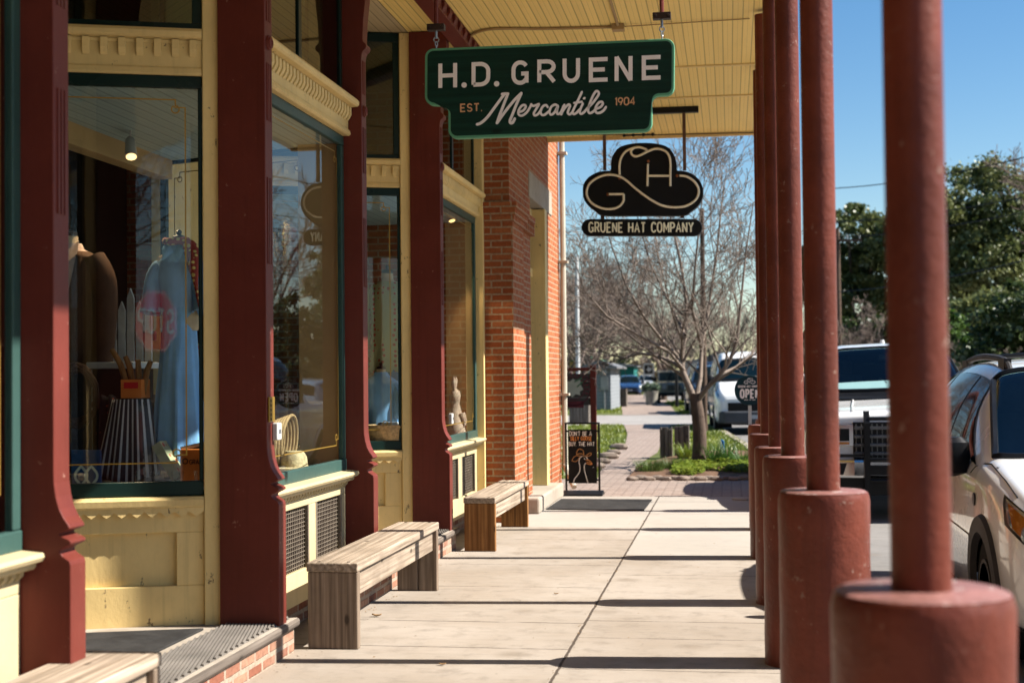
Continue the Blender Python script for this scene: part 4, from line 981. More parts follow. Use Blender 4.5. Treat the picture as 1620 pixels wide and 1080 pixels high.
# orange crate, tin, book, blue board, tumblers, picket fence, wreath
p = at(310, 726, 7.40)
oc_ = thing('orange_crate', 'orange wooden crate printed GRANDE at the right corner of the big window', 'crate', (p.x, 7.45, .872))
m = MB(); m.box(p.x-.075, 7.36, .873, p.x+.085, 7.54, 1.075); m.build('crate_body', 'orange', oc_, bevel=.004)
m = MB(); letters(m, 'GRANDE', lambda u, v: Vector((p.x-.02+u, 7.359, .995+v)), NS, .022, .0042, .0008, track=.25, width=.9)
m.tube([(p.x-.045+.014*math.cos(a), 7.3585, 1.01+.014*math.sin(a)) for a in [2*PI*k/12 for k in range(12)]], .003, 5, closed=True); m.build('lettering', 'dark', oc_)
m = MB(); M0 = Matrix.Translation((p.x+.02, 7.45, 1.085)) @ Matrix.Rotation(math.radians(-12), 4, 'Y'); m.M = M0; m.box(-.10, -.07, 0, .12, .07, .022); bk = m.build('book', 'black', None, bevel=.002); tag(bk, 'black covered book lying tilted on the orange crate', 'book')
m = MB(); m.M = M0; m.box(-.096, -.071, .003, .121, .071, .019); m.build('page_block', 'white', bk)
p = at(278, 690, 7.5); m = MB(); m.M = Matrix.Translation((p.x-.03, 7.5, .99)) @ Matrix.Rotation(math.radians(-32), 4, 'Y'); m.box(-.028, -.05, -.10, .028, .05, .13); bk = m.build('book', 'dots', None, bevel=.003); tag(bk, 'olive patterned book leaning at a slant against the orange crate', 'book')
p = at(136, 731, 7.30)
bb = thing('blue_board', 'little dusty blue board with pale lettering at the left foot of the big window', 'board', (p.x, 7.3, .872))
m = MB(); m.box(p.x-.085, 7.30, .873, p.x+.085, 7.312, 1.075); m.build('board', 'bluebox', bb, bevel=.002)
m = MB()
for sx in (-.055, .004): m.ribbon([(p.x+sx+.027+a*.03, 7.2995, .935+b*.045) for a, b in [(math.cos(t)*(1+.15*math.cos(2*t)), math.sin(t)*(1+.1*math.cos(4*t))) for t in np.linspace(0, 2*PI, 25)[:-1]]], NS, .014, .0012+.0001*(sx > 0), 0, closed=True)
m.build('lettering', 'cream', bb)
for k, (px, lab) in enumerate(((222, 'clear glass tumbler, left one in front of the striped apron'), (252, 'clear glass tumbler between the apron and the orange crate'), (281, 'clear glass tumbler at the left foot of the orange crate'), (316, 'clear glass tumbler in front of the orange crate'))):
    q = at(px, 745, 7.24); m = MB(); m.lathe([(.024, .873), (.026, .875), (.033, .965), (.031, .965), (.0245, .885), (.003, .883)], (q.x, 7.24, 0), 20); o = m.build('tumbler', 'clearglass', None, smooth=True); tag(o, lab, 'tumbler', 'tumblers along the window sill')
pf = thing('picket_fence', 'short white picket fence piece behind the clothes in the big window', 'fence', (-3.75, 8.5, .872)); 
for k in range(7):
    q = at(150+k*14, 500, 8.5); h = 1.97+(.06 if k % 2 == 0 else -.02); m = MB(); m.prism([(q.x-.022, .873), (q.x+.022, .873), (q.x+.022, h-.06), (q.x, h), (q.x-.022, h-.06)], 'y', 8.5, 8.52); m.build('picket', 'linenw', pf)
m = MB(); a, b = at(150, 500, 8.5), at(236, 500, 8.5)
for zz in (1.30, 1.70): m.box(a.x-.03, 8.521, zz, b.x+.03, 8.545, zz+.06)
m.build('rail', 'wood_dark', pf)
cb = thing('display_cabinet', 'dark old cabinet with flaking white top behind the striped apron', 'cabinet', (-3.65, 8.0, .872))
m = MB(); a, b = at(146, 620, 7.95), at(205, 620, 7.95); m.box(a.x, 7.95, .873, b.x, 8.3, 1.52); m.build('body', 'dark', cb)
m = MB(); m.box(a.x-.03, 7.93, 1.521, b.x+.03, 8.32, 1.56); m.build('top', 'white', cb, bevel=.005)
q = at(122, 620, 7.75); m = MB(); random.seed(9)
for k in range(26):
    r = .10+.035*random.random(); ph = random.random()*6; ti = random.uniform(-.3, .3)
    m.tube([(q.x+r*math.cos(a)*1.0, 7.75+r*math.sin(a)*ti, q.z-.02+r*1.35*math.sin(a)+.012*math.sin(5*a+ph)) for a in [2*PI*j/20 for j in range(20)]], .003, 4, closed=True)
tag(m.build('wire_coil', 'rust', None), 'tangle of rusty wire coiled below the brown vest', 'wire coil')
# lariat coil and straw hats behind the middle window
c0 = atx(462, 712, -2.72); 
rp = thing('lariat_coil', 'stiff brown lariat rope standing in coils behind the middle window', 'rope', (c0.x, c0.y, .872))
random.seed(4)
for k in range(13):
    m = MB(); R = .135+.0035*k; cx = -2.94+.015*k; cy = c0.y-.15+.018*k
    m.tube([(cx+.09*math.sin(a)*.2, cy+R*.9*math.cos(a), .873+R*.99+R*math.sin(a)*.97) for a in [2*PI*j/40 for j in range(40)]], .0105, 7, closed=True); m.build('rope_loop', 'rope', rp, smooth=True)
for k, (px, py, sx, lab) in enumerate(((470, 735, .0, 'crumpled straw hat by the lariat coil in the middle window'), (490, 725, .02, 'pale straw hat with a plaited brim right of the lariat coil'))):
    q = atx(px, py, -2.68-.12*k); m = MB(); Rh = .17
    m.rings([(q.x-.02, q.y, .876, Rh*.9, Rh, .05, 3, k), (q.x-.02, q.y, .90, Rh*.86, Rh*.95, .06, 3, k), (q.x-.02, q.y, .905, .085, .09, .02, 4), (q.x-.02, q.y, .965, .078, .085, .02, 4), (q.x-.02, q.y, 1.0, .055, .06, .04, 3)], 40); o = m.build('straw_hat', 'straw', None, smooth=True); tag(o, lab, 'straw hat', 'straw hats beside the rope')
# farther entry window: spotted blouse, denim overalls, shirt and basket
x, y = at(613, 520, 12.15).x, 12.15
f3 = dform('dress form in a spotted blouse seen through the farther entry window', x, y, 1.70, .95)
m = MB(); m.rings([(x-.02, y, 1.50, .16, .14, .09, 7), (x-.01, y, 1.62, .155, .135, .06, 7), (x, y, 1.76, .145, .125, .03, 7), (x, y, 1.95, .15, .12), (x, y, 2.15, .175, .12), (x, y, 2.24, .165, .10), (x, y, 2.29, .09, .07)], 48, False, False)
for s in (-1, 1): m.tube(catm([(x+s*.13, y, 2.22), (x+s*.20, y, 2.10), (x+s*.225, y-.02, 1.9), (x+s*.215, y-.04, 1.72)], 4), [.05, .06, .066, .068, .068, .068, .068, .07, .07, .072, .07, .06, .05], 12)
m.build('blouse', 'dots', f3, smooth=True)
m = MB(); m.rings([(x+.05, y+.01, .90, .13, .12, .05, 6), (x+.04, y, 1.2, .14, .125, .04, 6), (x+.02, y, 1.5, .14, .12, .03, 6), (x, y, 1.62, .13, .11)], 40); m.build('skirt', 'denimdk', f3, smooth=True)
x, y = at(603, 600, 11.95).x, 11.95
f4 = dform('low dress form in a sky blue denim shirt in front of the spotted blouse', x, y, 1.0, .75)
m = MB(); m.rings([(x, y, 1.02, .14, .11, .05, 6), (x, y, 1.15, .135, .10, .03, 6), (x, y, 1.35, .15, .105), (x, y, 1.42, .145, .09), (x, y, 1.47, .07, .06), (x, y, 1.5, .055, .052)], 40, False)
for s in (-1, 1): m.tube([(x+s*.11, y, 1.40), (x+s*.165, y-.02, 1.28), (x+s*.17, y-.04, 1.10)], [.05, .055, .05], 10)
m.build('shirt', 'denim', f4, smooth=True)
x = at(612, 680, 11.75).x; m = MB(); m.rings([(x, 11.72, .873, .16, .12), (x, 11.72, .95, .19, .14, .01, 9), (x, 11.72, 1.04, .205, .155, .01, 9), (x, 11.72, 1.055, .20, .15), (x, 11.72, 1.04, .185, .135), (x, 11.72, .90, .15, .11)], 40); o = m.build('wicker_basket', 'basket', None, smooth=True); tag(o, 'low wicker basket at the foot of the farther entry window', 'basket')
m = MB(); m.rings([(x+.02, 11.72, .895, .10, .08, .12, 5), (x+.02, 11.72, 1.0, .12, .09, .15, 5), (x+.02, 11.72, 1.075, .07, .05, .2, 4)], 30); o = m.build('folded_cloth', 'white', None, smooth=True); tag(o, 'bundled white cloth inside the wicker basket', 'cloth')
# rabbit figure in the far window
q = atx(720, 690, -2.66); x, y = q.x, q.y
rb = thing('rabbit_figure', 'upright painted clay rabbit in the last shop window before the brick pier', 'figurine', (x, y, .872))
m = MB(); m.rings([(x, y, .873, .085, .10), (x, y, .93, .10, .12), (x, y, 1.03, .085, .105), (x, y, 1.13, .06, .07), (x, y, 1.19, .045, .05), (x, y, 1.22, .05, .06), (x, y, 1.27, .058, .065), (x+.005, y, 1.31, .045, .05), (x, y, 1.335, .02, .02)], 32)
m.rings([(x+.07, y-.02, .873, .05, .045), (x+.08, y-.02, .91, .045, .04), (x+.06, y-.02, .95, .02, .02)], 20)
for s in (-1, 1): m.tube([(x+.07, y+s*.045, 1.10), (x+.09, y+s*.04, 1.03), (x+.09, y+s*.02, .98)], [.022, .02, .016], 8)
m.build('body', 'ceramic', rb, smooth=True)
m = MB()
for s in (-1, 1): m.tube([(x, y+s*.025, 1.315), (x-.005, y+s*.045, 1.38), (x, y+s*.05, 1.43), (x, y+s*.048, 1.46)], [.012, .022, .018, .006], 10)
m.build('ear', 'ceramic', rb, smooth=True)
# spot lamps
mt['lampglow'] = emis('lamp_glow', (1, .55, .2), 1.5)
def spot(pos, dirv, lab):
    t = thing('spot_lamp', lab, 'lamp', pos, 'ceiling spot lamps in the shop windows'); d = Vector(dirv).normalized(); P = Vector(pos)
    m = MB(); m.tube([P-d*.10, P-d*.08, P-d*.0, P+d*.05], [.016, .030, .036, .039], 16); m.build('lamp_can', 'white', t, smooth=True)
    m = MB(); m.tube([P+d*.0502, P+d*.054], .031, 16); m.build('lamp_face', 'lampglow', t)
    m = MB(); m.tube([P-d*.06+Vector((0, 0, .03)), Vector((P.x, P.y, 2.995))], .006, 6); m.build('stem', 'white', t)
    l = bpy.data.lights.new('spot_light', 'SPOT'); l.energy = 22; l.spot_size = 1.5; l.color = (1, .72, .42); l.shadow_soft_size = .04
    lo = bpy.data.objects.new('spot_light', l); C.objects.link(lo); lo.parent = t; lo.location = d*.07; lo.rotation_euler = d.to_track_quat('-Z', 'Y').to_euler()
spot(at(207, 238, 8.3), (.25, -.45, -.85), 'lit white spot lamp in the upper part of the big window, over the clothes')
spot(atx(482, 208, -2.85), (.35, -.35, -.85), 'lit white spot lamp at the top of the middle window')
spot(atx(713, 342, -2.68), (.3, -.25, -.9), 'lit white spot lamp at the top of the last window, over the rabbit')
# ================================================================== GROUND
def poly(name, pts, z, mat, thick=.0, kind='structure'):
    m = MB(); P = [(p[0], p[1]) for p in pts]
    if thick: m.prism(P, 'z', z-thick, z)
    else: m.add([(x, y, z) for x, y in P], [tuple(range(len(P)))])
    o = m.build(name, mat, None, recalc=bool(thick)); 
    if not thick:
        for q in o.data.polygons:
            if q.normal.z < 0: q.flip()
    return struct(o, kind)
m = MB(); N_ = 24
m.add([(-700+1400*i/N_, -500+1500*j/N_, -.14) for j in range(N_+1) for i in range(N_+1)], [(j*(N_+1)+i, j*(N_+1)+i+1, (j+1)*(N_+1)+i+1, (j+1)*(N_+1)+i) for j in range(N_) for i in range(N_)])
struct(m.build('ground', 'ground', None, recalc=False))
KERB = [(.60, -30), (.60, 17.15), (.58, 24), (.42, 29), (.0, 35), (-.36, 40.5), (-.9, 53.5), (-1.5, 62), (-3.2, 80), (-6.2, 108), (-9, 150)]
poly('street', KERB+[(45, 150), (45, -30)], -.12, 'asphalt')
# sidewalk slab with a rounded kerb edge; origin kept at the world origin so its joints sit where they should
m = MB(); m.box(-2.72, -8, -.13, .60, 17.12, 0)
sw = m.build('sidewalk', 'conc', None, bevel=.012); d = sw.location.copy(); sw.data.transform(Matrix.Translation(d)); sw.location = (0, 0, 0); struct(sw)
lawn_pts = [p for p in KERB[1:]]+[(-60, 150), (-60, 18.3), (-2.2, 18.3), (-2.2, 17.15)]
poly('lawn', lawn_pts, -.012, 'lawn', .1)
LE = [(945, 757), (955, 735), (975, 715), (990, 700), (993, 685), (987, 671)]
RE = [(1000, 757), (1006, 737), (1040, 715), (1047, 700), (1047, 690), (1062, 671)]
path = [gz(*p) for p in LE]+[gz(*p) for p in RE[::-1]]
poly('brick_path', path, -.003, 'paver')
poly('paver_walk', [(-7, 17.125), (.58, 17.125), (.58, 20.0), (-7, 20.0)], -.002, 'paver')
LE2 = [(985, 656), (983, 645), (984, 632), (990, 624)]; RE2 = [(1072, 656), (1066, 648), (1060, 640), (1046, 624)]
poly('far_brick_path', [gz(*p) for p in LE2]+[gz(*p) for p in RE2[::-1]], -.004, 'paver')
a = [gz(1098, 671), gz(886, 671), gz(886, 654.5), gz(1100, 656)]
poly('driveway', [(a[0].x+.2, a[0].y), (-30, a[1].y), (-30, a[2].y), (a[3].x, a[3].y)], -.002, 'drive')
m = MB()   # kerb stones of the lawn strip
for i in range(1, len(KERB)-1):
    (x0, y0), (x1, y1) = KERB[i], KERB[i+1]
    if 39 < y0 < 53: continue
    m.prism([(x0, y0), (x0-.14, y0), (x1-.14, y1), (x1, y1)], 'z', -.12, .012)
struct(m.build('kerb', 'conc2', None))
bed = [gz(*p) for p in ((994, 758), (1010, 740), (1050, 727), (1100, 718), (1150, 714), (1187, 716), (1188, 758))]
poly('flower_bed', [(p.x, p.y) for p in bed], .035, 'soil', .05)
def inpoly(x, y, P):
    c = False; n = len(P)
    for i in range(n):
        a, b = P[i], P[i-1]
        if (a[1] > y) != (b[1] > y) and x < (b[0]-a[0])*(y-a[1])/(b[1]-a[1])+a[0]: c = not c
    return c
mt['grass'] = leafmat('grass_blade', (.17, .25, .02), (.38, .42, .05), .4, 1.2)
mt['grass2'] = leafmat('cover_leaf', (.17, .27, .02), (.34, .40, .05), .4, 6)
mt['strap'] = leafmat('strap_leaf', (.05, .15, .02), (.14, .25, .05), .35, 6)
mt['feather'] = leafmat('fine_grass_clump', (.09, .17, .03), (.18, .26, .06), .35, 6)
def blades(name, P, n, h, w, z, mat, lean=.5, bend=False):
    xs = [p[0] for p in P]; ys = [p[1] for p in P]; m = MB(); k = 0
    while k < n:
        x, y = random.uniform(min(xs), max(xs)), random.uniform(min(ys), max(ys))
        if not inpoly(x, y, P): continue
        k += 1; a = random.random()*2*PI; hh = h*random.uniform(.5, 1.2); dx, dy = math.cos(a)*lean*hh*random.random(), math.sin(a)*lean*hh*random.random(); px_, py_ = -math.sin(a)*w*.5, math.cos(a)*w*.5
        m.add([(x-px_, y-py_, z), (x+px_, y+py_, z), (x+dx+px_*.6, y+dy+py_*.6, z+hh*.6), (x+dx*1.8, y+dy*1.8, z+hh), (x+dx-px_*.6, y+dy-py_*.6, z+hh*.6)], [(0, 1, 2, 4), (4, 2, 3)])
    return m
random.seed(21)
rg = [(p[0], p[1]) for p in path]
LG = [(-7, 20.05)]+[(gz(*p).x-.03, gz(*p).y) for p in LE]+[(-8, 41.2)]
m = blades('g', LG, 16000, .06, .03, -.012, 'grass')
m2 = blades('g', [(gz(*p).x, gz(*p).y) for p in ((1050, 700), (1068, 672), (1098, 672), (1140, 678), (1180, 700), (1186, 714), (1100, 717))], 5000, .05, .03, -.012, 'grass')
m.add(m2.v, m2.f)
LG2 = [(gz(*p).x, gz(*p).y) for p in ((900, 653), (984, 653), (983, 640), (984, 630), (900, 634))]
for P in (LG2, [(gz(*p).x, gz(*p).y) for p in ((1050, 638), (1066, 642), (1078, 654), (1099, 654), (1098, 645), (1080, 632))]):
    q = blades('g', P, 3500, .08, .06, -.012, 'grass'); m.add(q.v, q.f)
struct(tag(m.build('grass', 'grass', None, recalc=False), 'short bright green spring grass beside the brick path', 'grass'), 'stuff')
# planting in the bed
def leafclump(P, n, size, z0, zh, mat):
    xs = [p[0] for p in P]; ys = [p[1] for p in P]; m = MB(); k = 0
    while k < n:
        x, y = random.uniform(min(xs), max(xs)), random.uniform(min(ys), max(ys))
        if not inpoly(x, y, P): continue
        if math.sin(x*7.3)+math.sin(y*5.1+x*3)+random.uniform(-.8, .8) < -.5: continue
        k += 1; z = z0+zh*random.random()**1.5; a = random.random()*6.3; t = random.uniform(-.5, .6); s = size*random.uniform(.6, 1.3)
        d = Vector((math.cos(a), math.sin(a), t)); e = Vector((-math.sin(a), math.cos(a), random.uniform(-.3, .3))); c = Vector((x, y, z))
        m.add([c-d*s*.5, c+e*s*.35, c+d*s*.5, c-e*s*.35], [(0, 1, 2, 3)])
    return m
B = [(gz(*p).x, gz(*p).y) for p in ((1062, 754), (1066, 738), (1104, 735), (1187, 733), (1187, 753), (1120, 750), (1095, 757))]
struct(tag(leafclump(B, 3200, .07, .05, .09, 'grass2').build('ground_cover', 'grass2', None, recalc=False), 'low yellow-green ground cover spilling over the front of the flower bed', 'ground cover'), 'stuff')
def clump(cx, cy, n, h, w, R, lean, mat, label, name='grass_clump', cat='plant', group=None):
    m = MB()
    for k in range(n):
        a = random.random()*2*PI; r = R*random.random()**.5*.5; x, y = cx+math.cos(a)*r, cy+math.sin(a)*r; hh = h*random.uniform(.55, 1.1); L = lean*random.uniform(.3, 1.0); b = a+random.uniform(-.6, .6)
        dx, dy = math.cos(b), math.sin(b); sx, sy = -dy*w*.5, dx*w*.5; pts = []
        for t in (0, .35, .7, 1.0): pts.append((x+dx*L*hh*t*t, y+dy*L*hh*t*t, .03+hh*(t-.28*t*t*L*1.3), 1-t*.95))
        vs = []
        for (px, py, pz, f) in pts: vs += [(px-sx*f, py-sy*f, pz), (px+sx*f, py+sy*f, pz)]
        m.add(vs, [(0, 1, 3, 2), (2, 3, 5, 4), (4, 5, 7, 6)])
    o = m.build(name, mat, None, recalc=False); tag(o, label, cat, group); return o
p = gz(1028, 748); clump(p.x, p.y, 420, .24, .008, .42, 1.0, 'feather', 'fine leaved grassy clump at the left corner of the flower bed')
p = gz(1058, 744); clump(p.x, p.y, 320, .22, .008, .36, 1.0, 'feather', 'second fine leaved clump, between the corner clump and the tree trunk')
for i, (px, py, lab) in enumerate(((1128, 738, 'strappy leaved plant just right of the bare tree trunk'), (1150, 736, 'tallest strappy leaved plant in the middle of the bed right of the trunk'), (1172, 740, 'strappy leaved plant at the right end of the flower bed'))):
    p = gz(px, py); clump(p.x, p.y, 90, (.42, .5, .36)[i], .024, .30, .9, 'strap', lab, 'iris_plant', 'plant', 'strap leaved plants in the flower bed')
p = gz(1085, 728); clump(p.x, p.y, 160, .32, .02, .3, .8, 'grass2', 'light green leafy plant left of the bare tree trunk', 'leafy_plant')
mt['bluep'] = paint('blue_plastic', (.02, .20, .55), .5, .05, 3, 0, 30)
p = gz(1143, 728); o = MB(); o.prism([(p.x-.05, .03), (p.x+.05, .03), (p.x+.03, .33), (p.x-.02, .36)], 'y', p.y-.03, p.y+.03); tag(o.build('blue_marker', 'bluep', None, bevel=.01), 'small bright blue marker among the strappy plants', 'marker')
mt['stone'] = paint('edging_stone', (.33, .26, .21), .9, .25, 6, .6, 40)
random.seed(8)
def rocks(lst, label, group):
    for i, (p, s) in enumerate(lst):
        m = MB(); n = 9
        m.rings([(p.x, p.y, -.01, s*.8, s*.5, .1, 3, i), (p.x, p.y, s*.25, s, s*.62, .08, 3, i), (p.x, p.y, s*.5, s*.8, s*.5, .1, 3, i+1), (p.x, p.y, s*.62, s*.4, s*.25, .1, 2, i)], 12); o = m.build('edging_stone', 'stone', None, smooth=True); tag(o, label, 'stone', group)
rocks([(gz(1000+i*13.5, 759.5-(i % 2)), .085+.02*random.random()) for i in range(14)], 'low reddish edging stone in the row along the front of the flower bed', 'stones edging the flower bed')
rocks([(gz(945+i*9+random.uniform(-2, 2), 740-i*7.4), .13+.06*random.random()) for i in range(5)], 'pale flat stone in the row edging the lawn side of the brick path', 'stones edging the lawn')
# ================================================================== TREES
mt['bark'] = paint('grey_brown_bark', (.15, .105, .08), .95, .3, 12, 1.0, 50, stretch=(1, 1, .35))
mt['twig'] = paint('bare_twig', (.30, .235, .19), .9, .2, 3, 0, 30)
mt['twig2'] = paint('pale_bare_twig', (.27, .205, .17), .9, .25, .6, 0, 30)
def grow(mb, pts, r0, r1, depth, kids, up, rng, minr=.004):
    n = 8 if r0 > .05 else (5 if r0 > .015 else 3)
    m = len(pts); mb.tube(pts, [max(minr, r0+(r1-r0)*i/(m-1)) for i in range(m)], n, cap=False)
    if depth == 0: return
    L = sum((pts[i+1]-pts[i]).length for i in range(m-1))
    for k in range(kids[0]):
        t = .18+.82*(k+rng.random())/kids[0]; f = t*(m-1); i = min(int(f), m-2); P = pts[i].lerp(pts[i+1], f-i); T = (pts[i+1]-pts[i]).normalized()
        ax = T.orthogonal().normalized(); ax.rotate(Matrix.Rotation(rng.random()*2*PI, 3, T)); d = T.copy(); d.rotate(Matrix.Rotation(math.radians(rng.uniform(28, 62)), 3, ax)); d = (d+Vector((0, 0, up*rng.random()))).normalized()
        ln = L*rng.uniform(.34, .62)*(1.08-.45*t); seg = 4; q = [P]; c = P
        for j in range(seg):
            d = (d+Vector((rng.uniform(-.22, .22), rng.uniform(-.22, .22), rng.uniform(-.12, .22)*up*1.5))).normalized(); c = c+d*(ln/seg); q.append(c)
        rr = (r0+(r1-r0)*t); grow(mb, q, rr*.5, max(minr, rr*.5*.35), depth-1, kids[1:], up, rng, minr)
def bare_tree(name, label, base, trunk, limbs, kids, seed, up=.45, group=None, minr=.004, tw='twig'):
    rng = random.Random(seed); t = thing(name, label, 'tree', base, group)
    m = MB(); m.tube(trunk[0], trunk[1], 12, cap=False); m.build('trunk', 'bark', t, smooth=True)
    m = MB()
    for pts, ra, rb in limbs: grow(m, [Vector(p) for p in pts], ra, rb, len(kids), kids, up, rng, minr)
    m.build('crown', tw, t, recalc=False, smooth=True, ang=0)
    return t
T = lambda px, py, dy=0: at(px, py, 22.8+dy)
base = gz(1103, 738); Yb = base.y
T = lambda px, py, dy=0: at(px, py, Yb+dy)
trunk = (catm([Vector((base.x, Yb, -.03)), T(1106, 722), T(1107, 690), T(1104, 655), T(1101, 634), T(1100, 622)], 3), None)
nn_ = len(trunk[0]); trunk = (trunk[0], [.15-.03*min(1, i/3)-.035*i/nn_ for i in range(nn_)])
LIMB = [
 ([T(1101, 640), T(1090, 612), T(1080, 588), T(1078, 565, .1), T(1084, 530, .2), T(1086, 480, .3), T(1078, 420, .35), T(1062, 350, .4), T(1050, 290, .4)], .075, .012),
 ([T(1102, 636), T(1118, 614, -.1), T(1138, 594, -.2), T(1154, 572, -.25), T(1166, 540, -.3), T(1172, 480, -.35), T(1180, 400, -.4), T(1192, 320, -.4)], .062, .010),
 ([T(1081, 590), T(1070, 562, -.15), T(1045, 535, -.3), T(1018, 500, -.5), T(990, 450, -.6), T(968, 390, -.7), T(950, 330, -.8)], .046, .008),
 ([T(1079, 582), T(1062, 572, .2), T(1040, 563, .35), T(1015, 559, .5), T(985, 566, .7), T(960, 560, .8), T(930, 540, .9)], .05, .007),
 ([T(1101, 632), T(1108, 598, .3), T(1110, 550, .5), T(1122, 480, .7), T(1134, 400, .8), T(1142, 320, .9), T(1150, 268, 1.0)], .055, .009),
 ([T(1082, 585), T(1058, 556, -.5), T(1010, 530, -.8), T(960, 500, -1.0), T(925, 460, -1.2), T(905, 400, -1.3)], .036, .007),
 ([T(1140, 592), T(1165, 580, .4), T(1190, 560, .6), T(1210, 520, .8), T(1222, 460, .9), T(1228, 380, 1.)], .036, .007),
 ([T(1084, 530), T(1060, 480, .8), T(1030, 420, 1.1), T(1010, 350, 1.3), T(1000, 290, 1.4)], .036, .007),
 ([T(1110, 550), T(1095, 490, -.6), T(1100, 420, -.9), T(1108, 340, -1.1), T(1115, 280, -1.2)], .036, .007)]
bare_tree('bare_tree', 'bare multi-limbed tree standing in the flower bed beyond the porch', (base.x, Yb, 0), trunk, [(a, b*.8, c*.8) for a, b, c in LIMB], [12, 9, 5], 3, .32, None, .004)
def generic_bare(label, x, y, h, seed, name='bare_tree', group='bare trees beyond the path', kids=(9, 7, 4), minr=.013, wide=.45, tw='twig2', z=-.1):
    rng = random.Random(seed); b = Vector((x, y, z)); tp = b+Vector((rng.uniform(-.2, .2), rng.uniform(-.2, .2), h*.28))
    trunk = ([b, b.lerp(tp, .5)+Vector((.05, 0, 0)), tp], [h*.026, h*.021, h*.018]); limbs = []
    for k in range(6):
        a = k*1.05+rng.random(); pts = [tp-Vector((0, 0, h*.03*k*.5))]; d = Vector((math.cos(a)*wide, math.sin(a)*wide, .75)).normalized(); c = pts[0]
        for j in range(6):
            d = (d+Vector((rng.uniform(-.15, .15), rng.uniform(-.15, .15), rng.uniform(-.02, .14)))).normalized(); c = c+d*h*.72/6*rng.uniform(.8, 1.15); pts.append(c)
        limbs.append((pts, h*.009, h*.002))
    return bare_tree(name, label, b, trunk, limbs, list(kids), seed, .4, group, minr, tw)
protos = []
BT = [(925, 78, 8.2, 'bare tree rising behind the pale shed roof'), (1050, 84, 7.6, 'bare tree behind the tan off-roader'), (905, 52, 5.6, 'bare tree rising behind the red framed wooden sign'), (935, 66, 7.4, 'bare tree above the pale shed, left of the barrel planter'), (1040, 96, 6.6, 'bare tree behind the small white sign with a dark emblem'), (890, 80, 8.0, 'bare tree at the edge of the brick building, behind the red framed sign'), (1130, 74, 5.0, 'bare tree above the dark parked van'), (1190, 90, 6.6, 'bare tree behind the pale van at the porch posts'), (960, 110, 9.2, 'farthest bare tree over the end of the street'), (1085, 115, 6.8, 'bare tree far behind the tan jeep')]
for i, (px, Y, h, lab) in enumerate(BT):
    q = at(px, 600, Y)
    if i < 3: t = generic_bare(lab, q.x, Y, h, 60+i, minr=.012, wide=.62); protos.append((t, h))
    else:
        s, h0 = protos[i % 3]; t = dup(s); t.location = (q.x, Y, -.1); t.scale = (h/h0,)*3; t.rotation_euler = (0, 0, i*1.3); tag(t, lab, 'tree', 'bare trees beyond the path')
for i, (px, Y, h, lab) in enumerate(((1800, 60, 10.5, 'bare tree with thin twigs against the sky at the far right edge'), (1556, 42, 2.6, 'low bare shrub between the two dark green bushes, behind the white car'), (1335, 58, 3.9, 'bare shrub by the utility pole behind the white pickup'))):
    q = at(px, 600, Y)
    s, h0 = protos[i % 3]; t = dup(s); t.location = (q.x, Y, -.1); t.scale = (h/h0*(1.25 if i in (1, 2) else 1), h/h0*(1.25 if i in (1, 2) else 1), h/h0); t.rotation_euler = (0, 0, i*2.1+.5); tag(t, lab, 'tree', 'bare trees across the street')
mt['oakleaf'] = leafmat('oak_leaf', (.075, .12, .035), (.31, .33, .11), .25, .35)
mt['bushleaf'] = leafmat('bush_leaf', (.025, .060, .016), (.10, .14, .035), .25, .7)
mt['limegreen'] = leafmat('bright_bush_leaf', (.05, .12, .015), (.13, .22, .04), .3, .7)
mt['brownleaf'] = leafmat('brown_scrub', (.085, .065, .042), (.21, .165, .11), .2, .12)
mt['woodsgreen'] = leafmat('distant_green', (.045, .06, .025), (.12, .13, .055), .2, .12)
def foliage(mb, c, rx, ry, rz, nc, nl, leaf, rng, hollow=.5, cl=.22):
    for k in range(nc):
        while True:
            v = Vector((rng.uniform(-1, 1), rng.uniform(-1, 1), rng.uniform(-1, 1)))
            if hollow < v.length < 1: break
        cc = Vector((c[0]+v.x*rx, c[1]+v.y*ry, c[2]+v.z*rz)); R = cl*(rx+rz)*.5*rng.uniform(.6, 1.35)
        for j in range(nl):
            w = Vector((rng.gauss(0, .5), rng.gauss(0, .5), rng.gauss(0, .34))); p = cc+w*R
            d = Vector((rng.uniform(-1, 1), rng.uniform(-1, 1), rng.uniform(-.4, .8))).normalized(); e = d.orthogonal().normalized(); e.rotate(Matrix.Rotation(rng.random()*6.28, 3, d)); s = leaf*rng.uniform(.6, 1.4)
            mb.add([p-d*s*.6, p+e*s*.4, p+d*s*.6, p-e*s*.4], [(0, 1, 2, 3)])
def leafy(name, label, x, y, h, rx, mat, seed, blobs, nl=110, leaf=.22, cat='tree', group=None, nc=40, trunk_r=.25, cl=.2):
    rng = random.Random(seed); t = thing(name, label, cat, (x, y, -.12), group)
    m = MB(); m.tube([(x, y, -.15), (x+.1, y, h*.25), (x, y, h*.5)], [trunk_r, trunk_r*.8, trunk_r*.55], 10, cap=False)
    for k in range(7):
        a = k*.9; bl = blobs[k % len(blobs)]; m.tube(catm([(x, y, h*(.25+.03*k)), (x+(bl[0]*.5)+math.cos(a)*.6, y+bl[1]*.5+math.sin(a)*.5, h*(.25+.03*k)+(bl[2]-h*.3)*.5), (x+bl[0]+math.cos(a)*rx*.3, y+bl[1]+math.sin(a)*rx*.3, bl[2])], 4), [trunk_r*.5*(1-.1*j) for j in range(9)], 6, cap=False)
    m.build('trunk', 'bark', t, smooth=True)
    m = MB()
    for (bx, by, bz, r1, r2) in blobs: foliage(m, (x+bx, y+by, bz), r1, r1*.9, r2, nc, nl, leaf, rng, .45, cl)
    m.build('crown', mat, t, recalc=False); return t
q = at(1540, 500, 70)
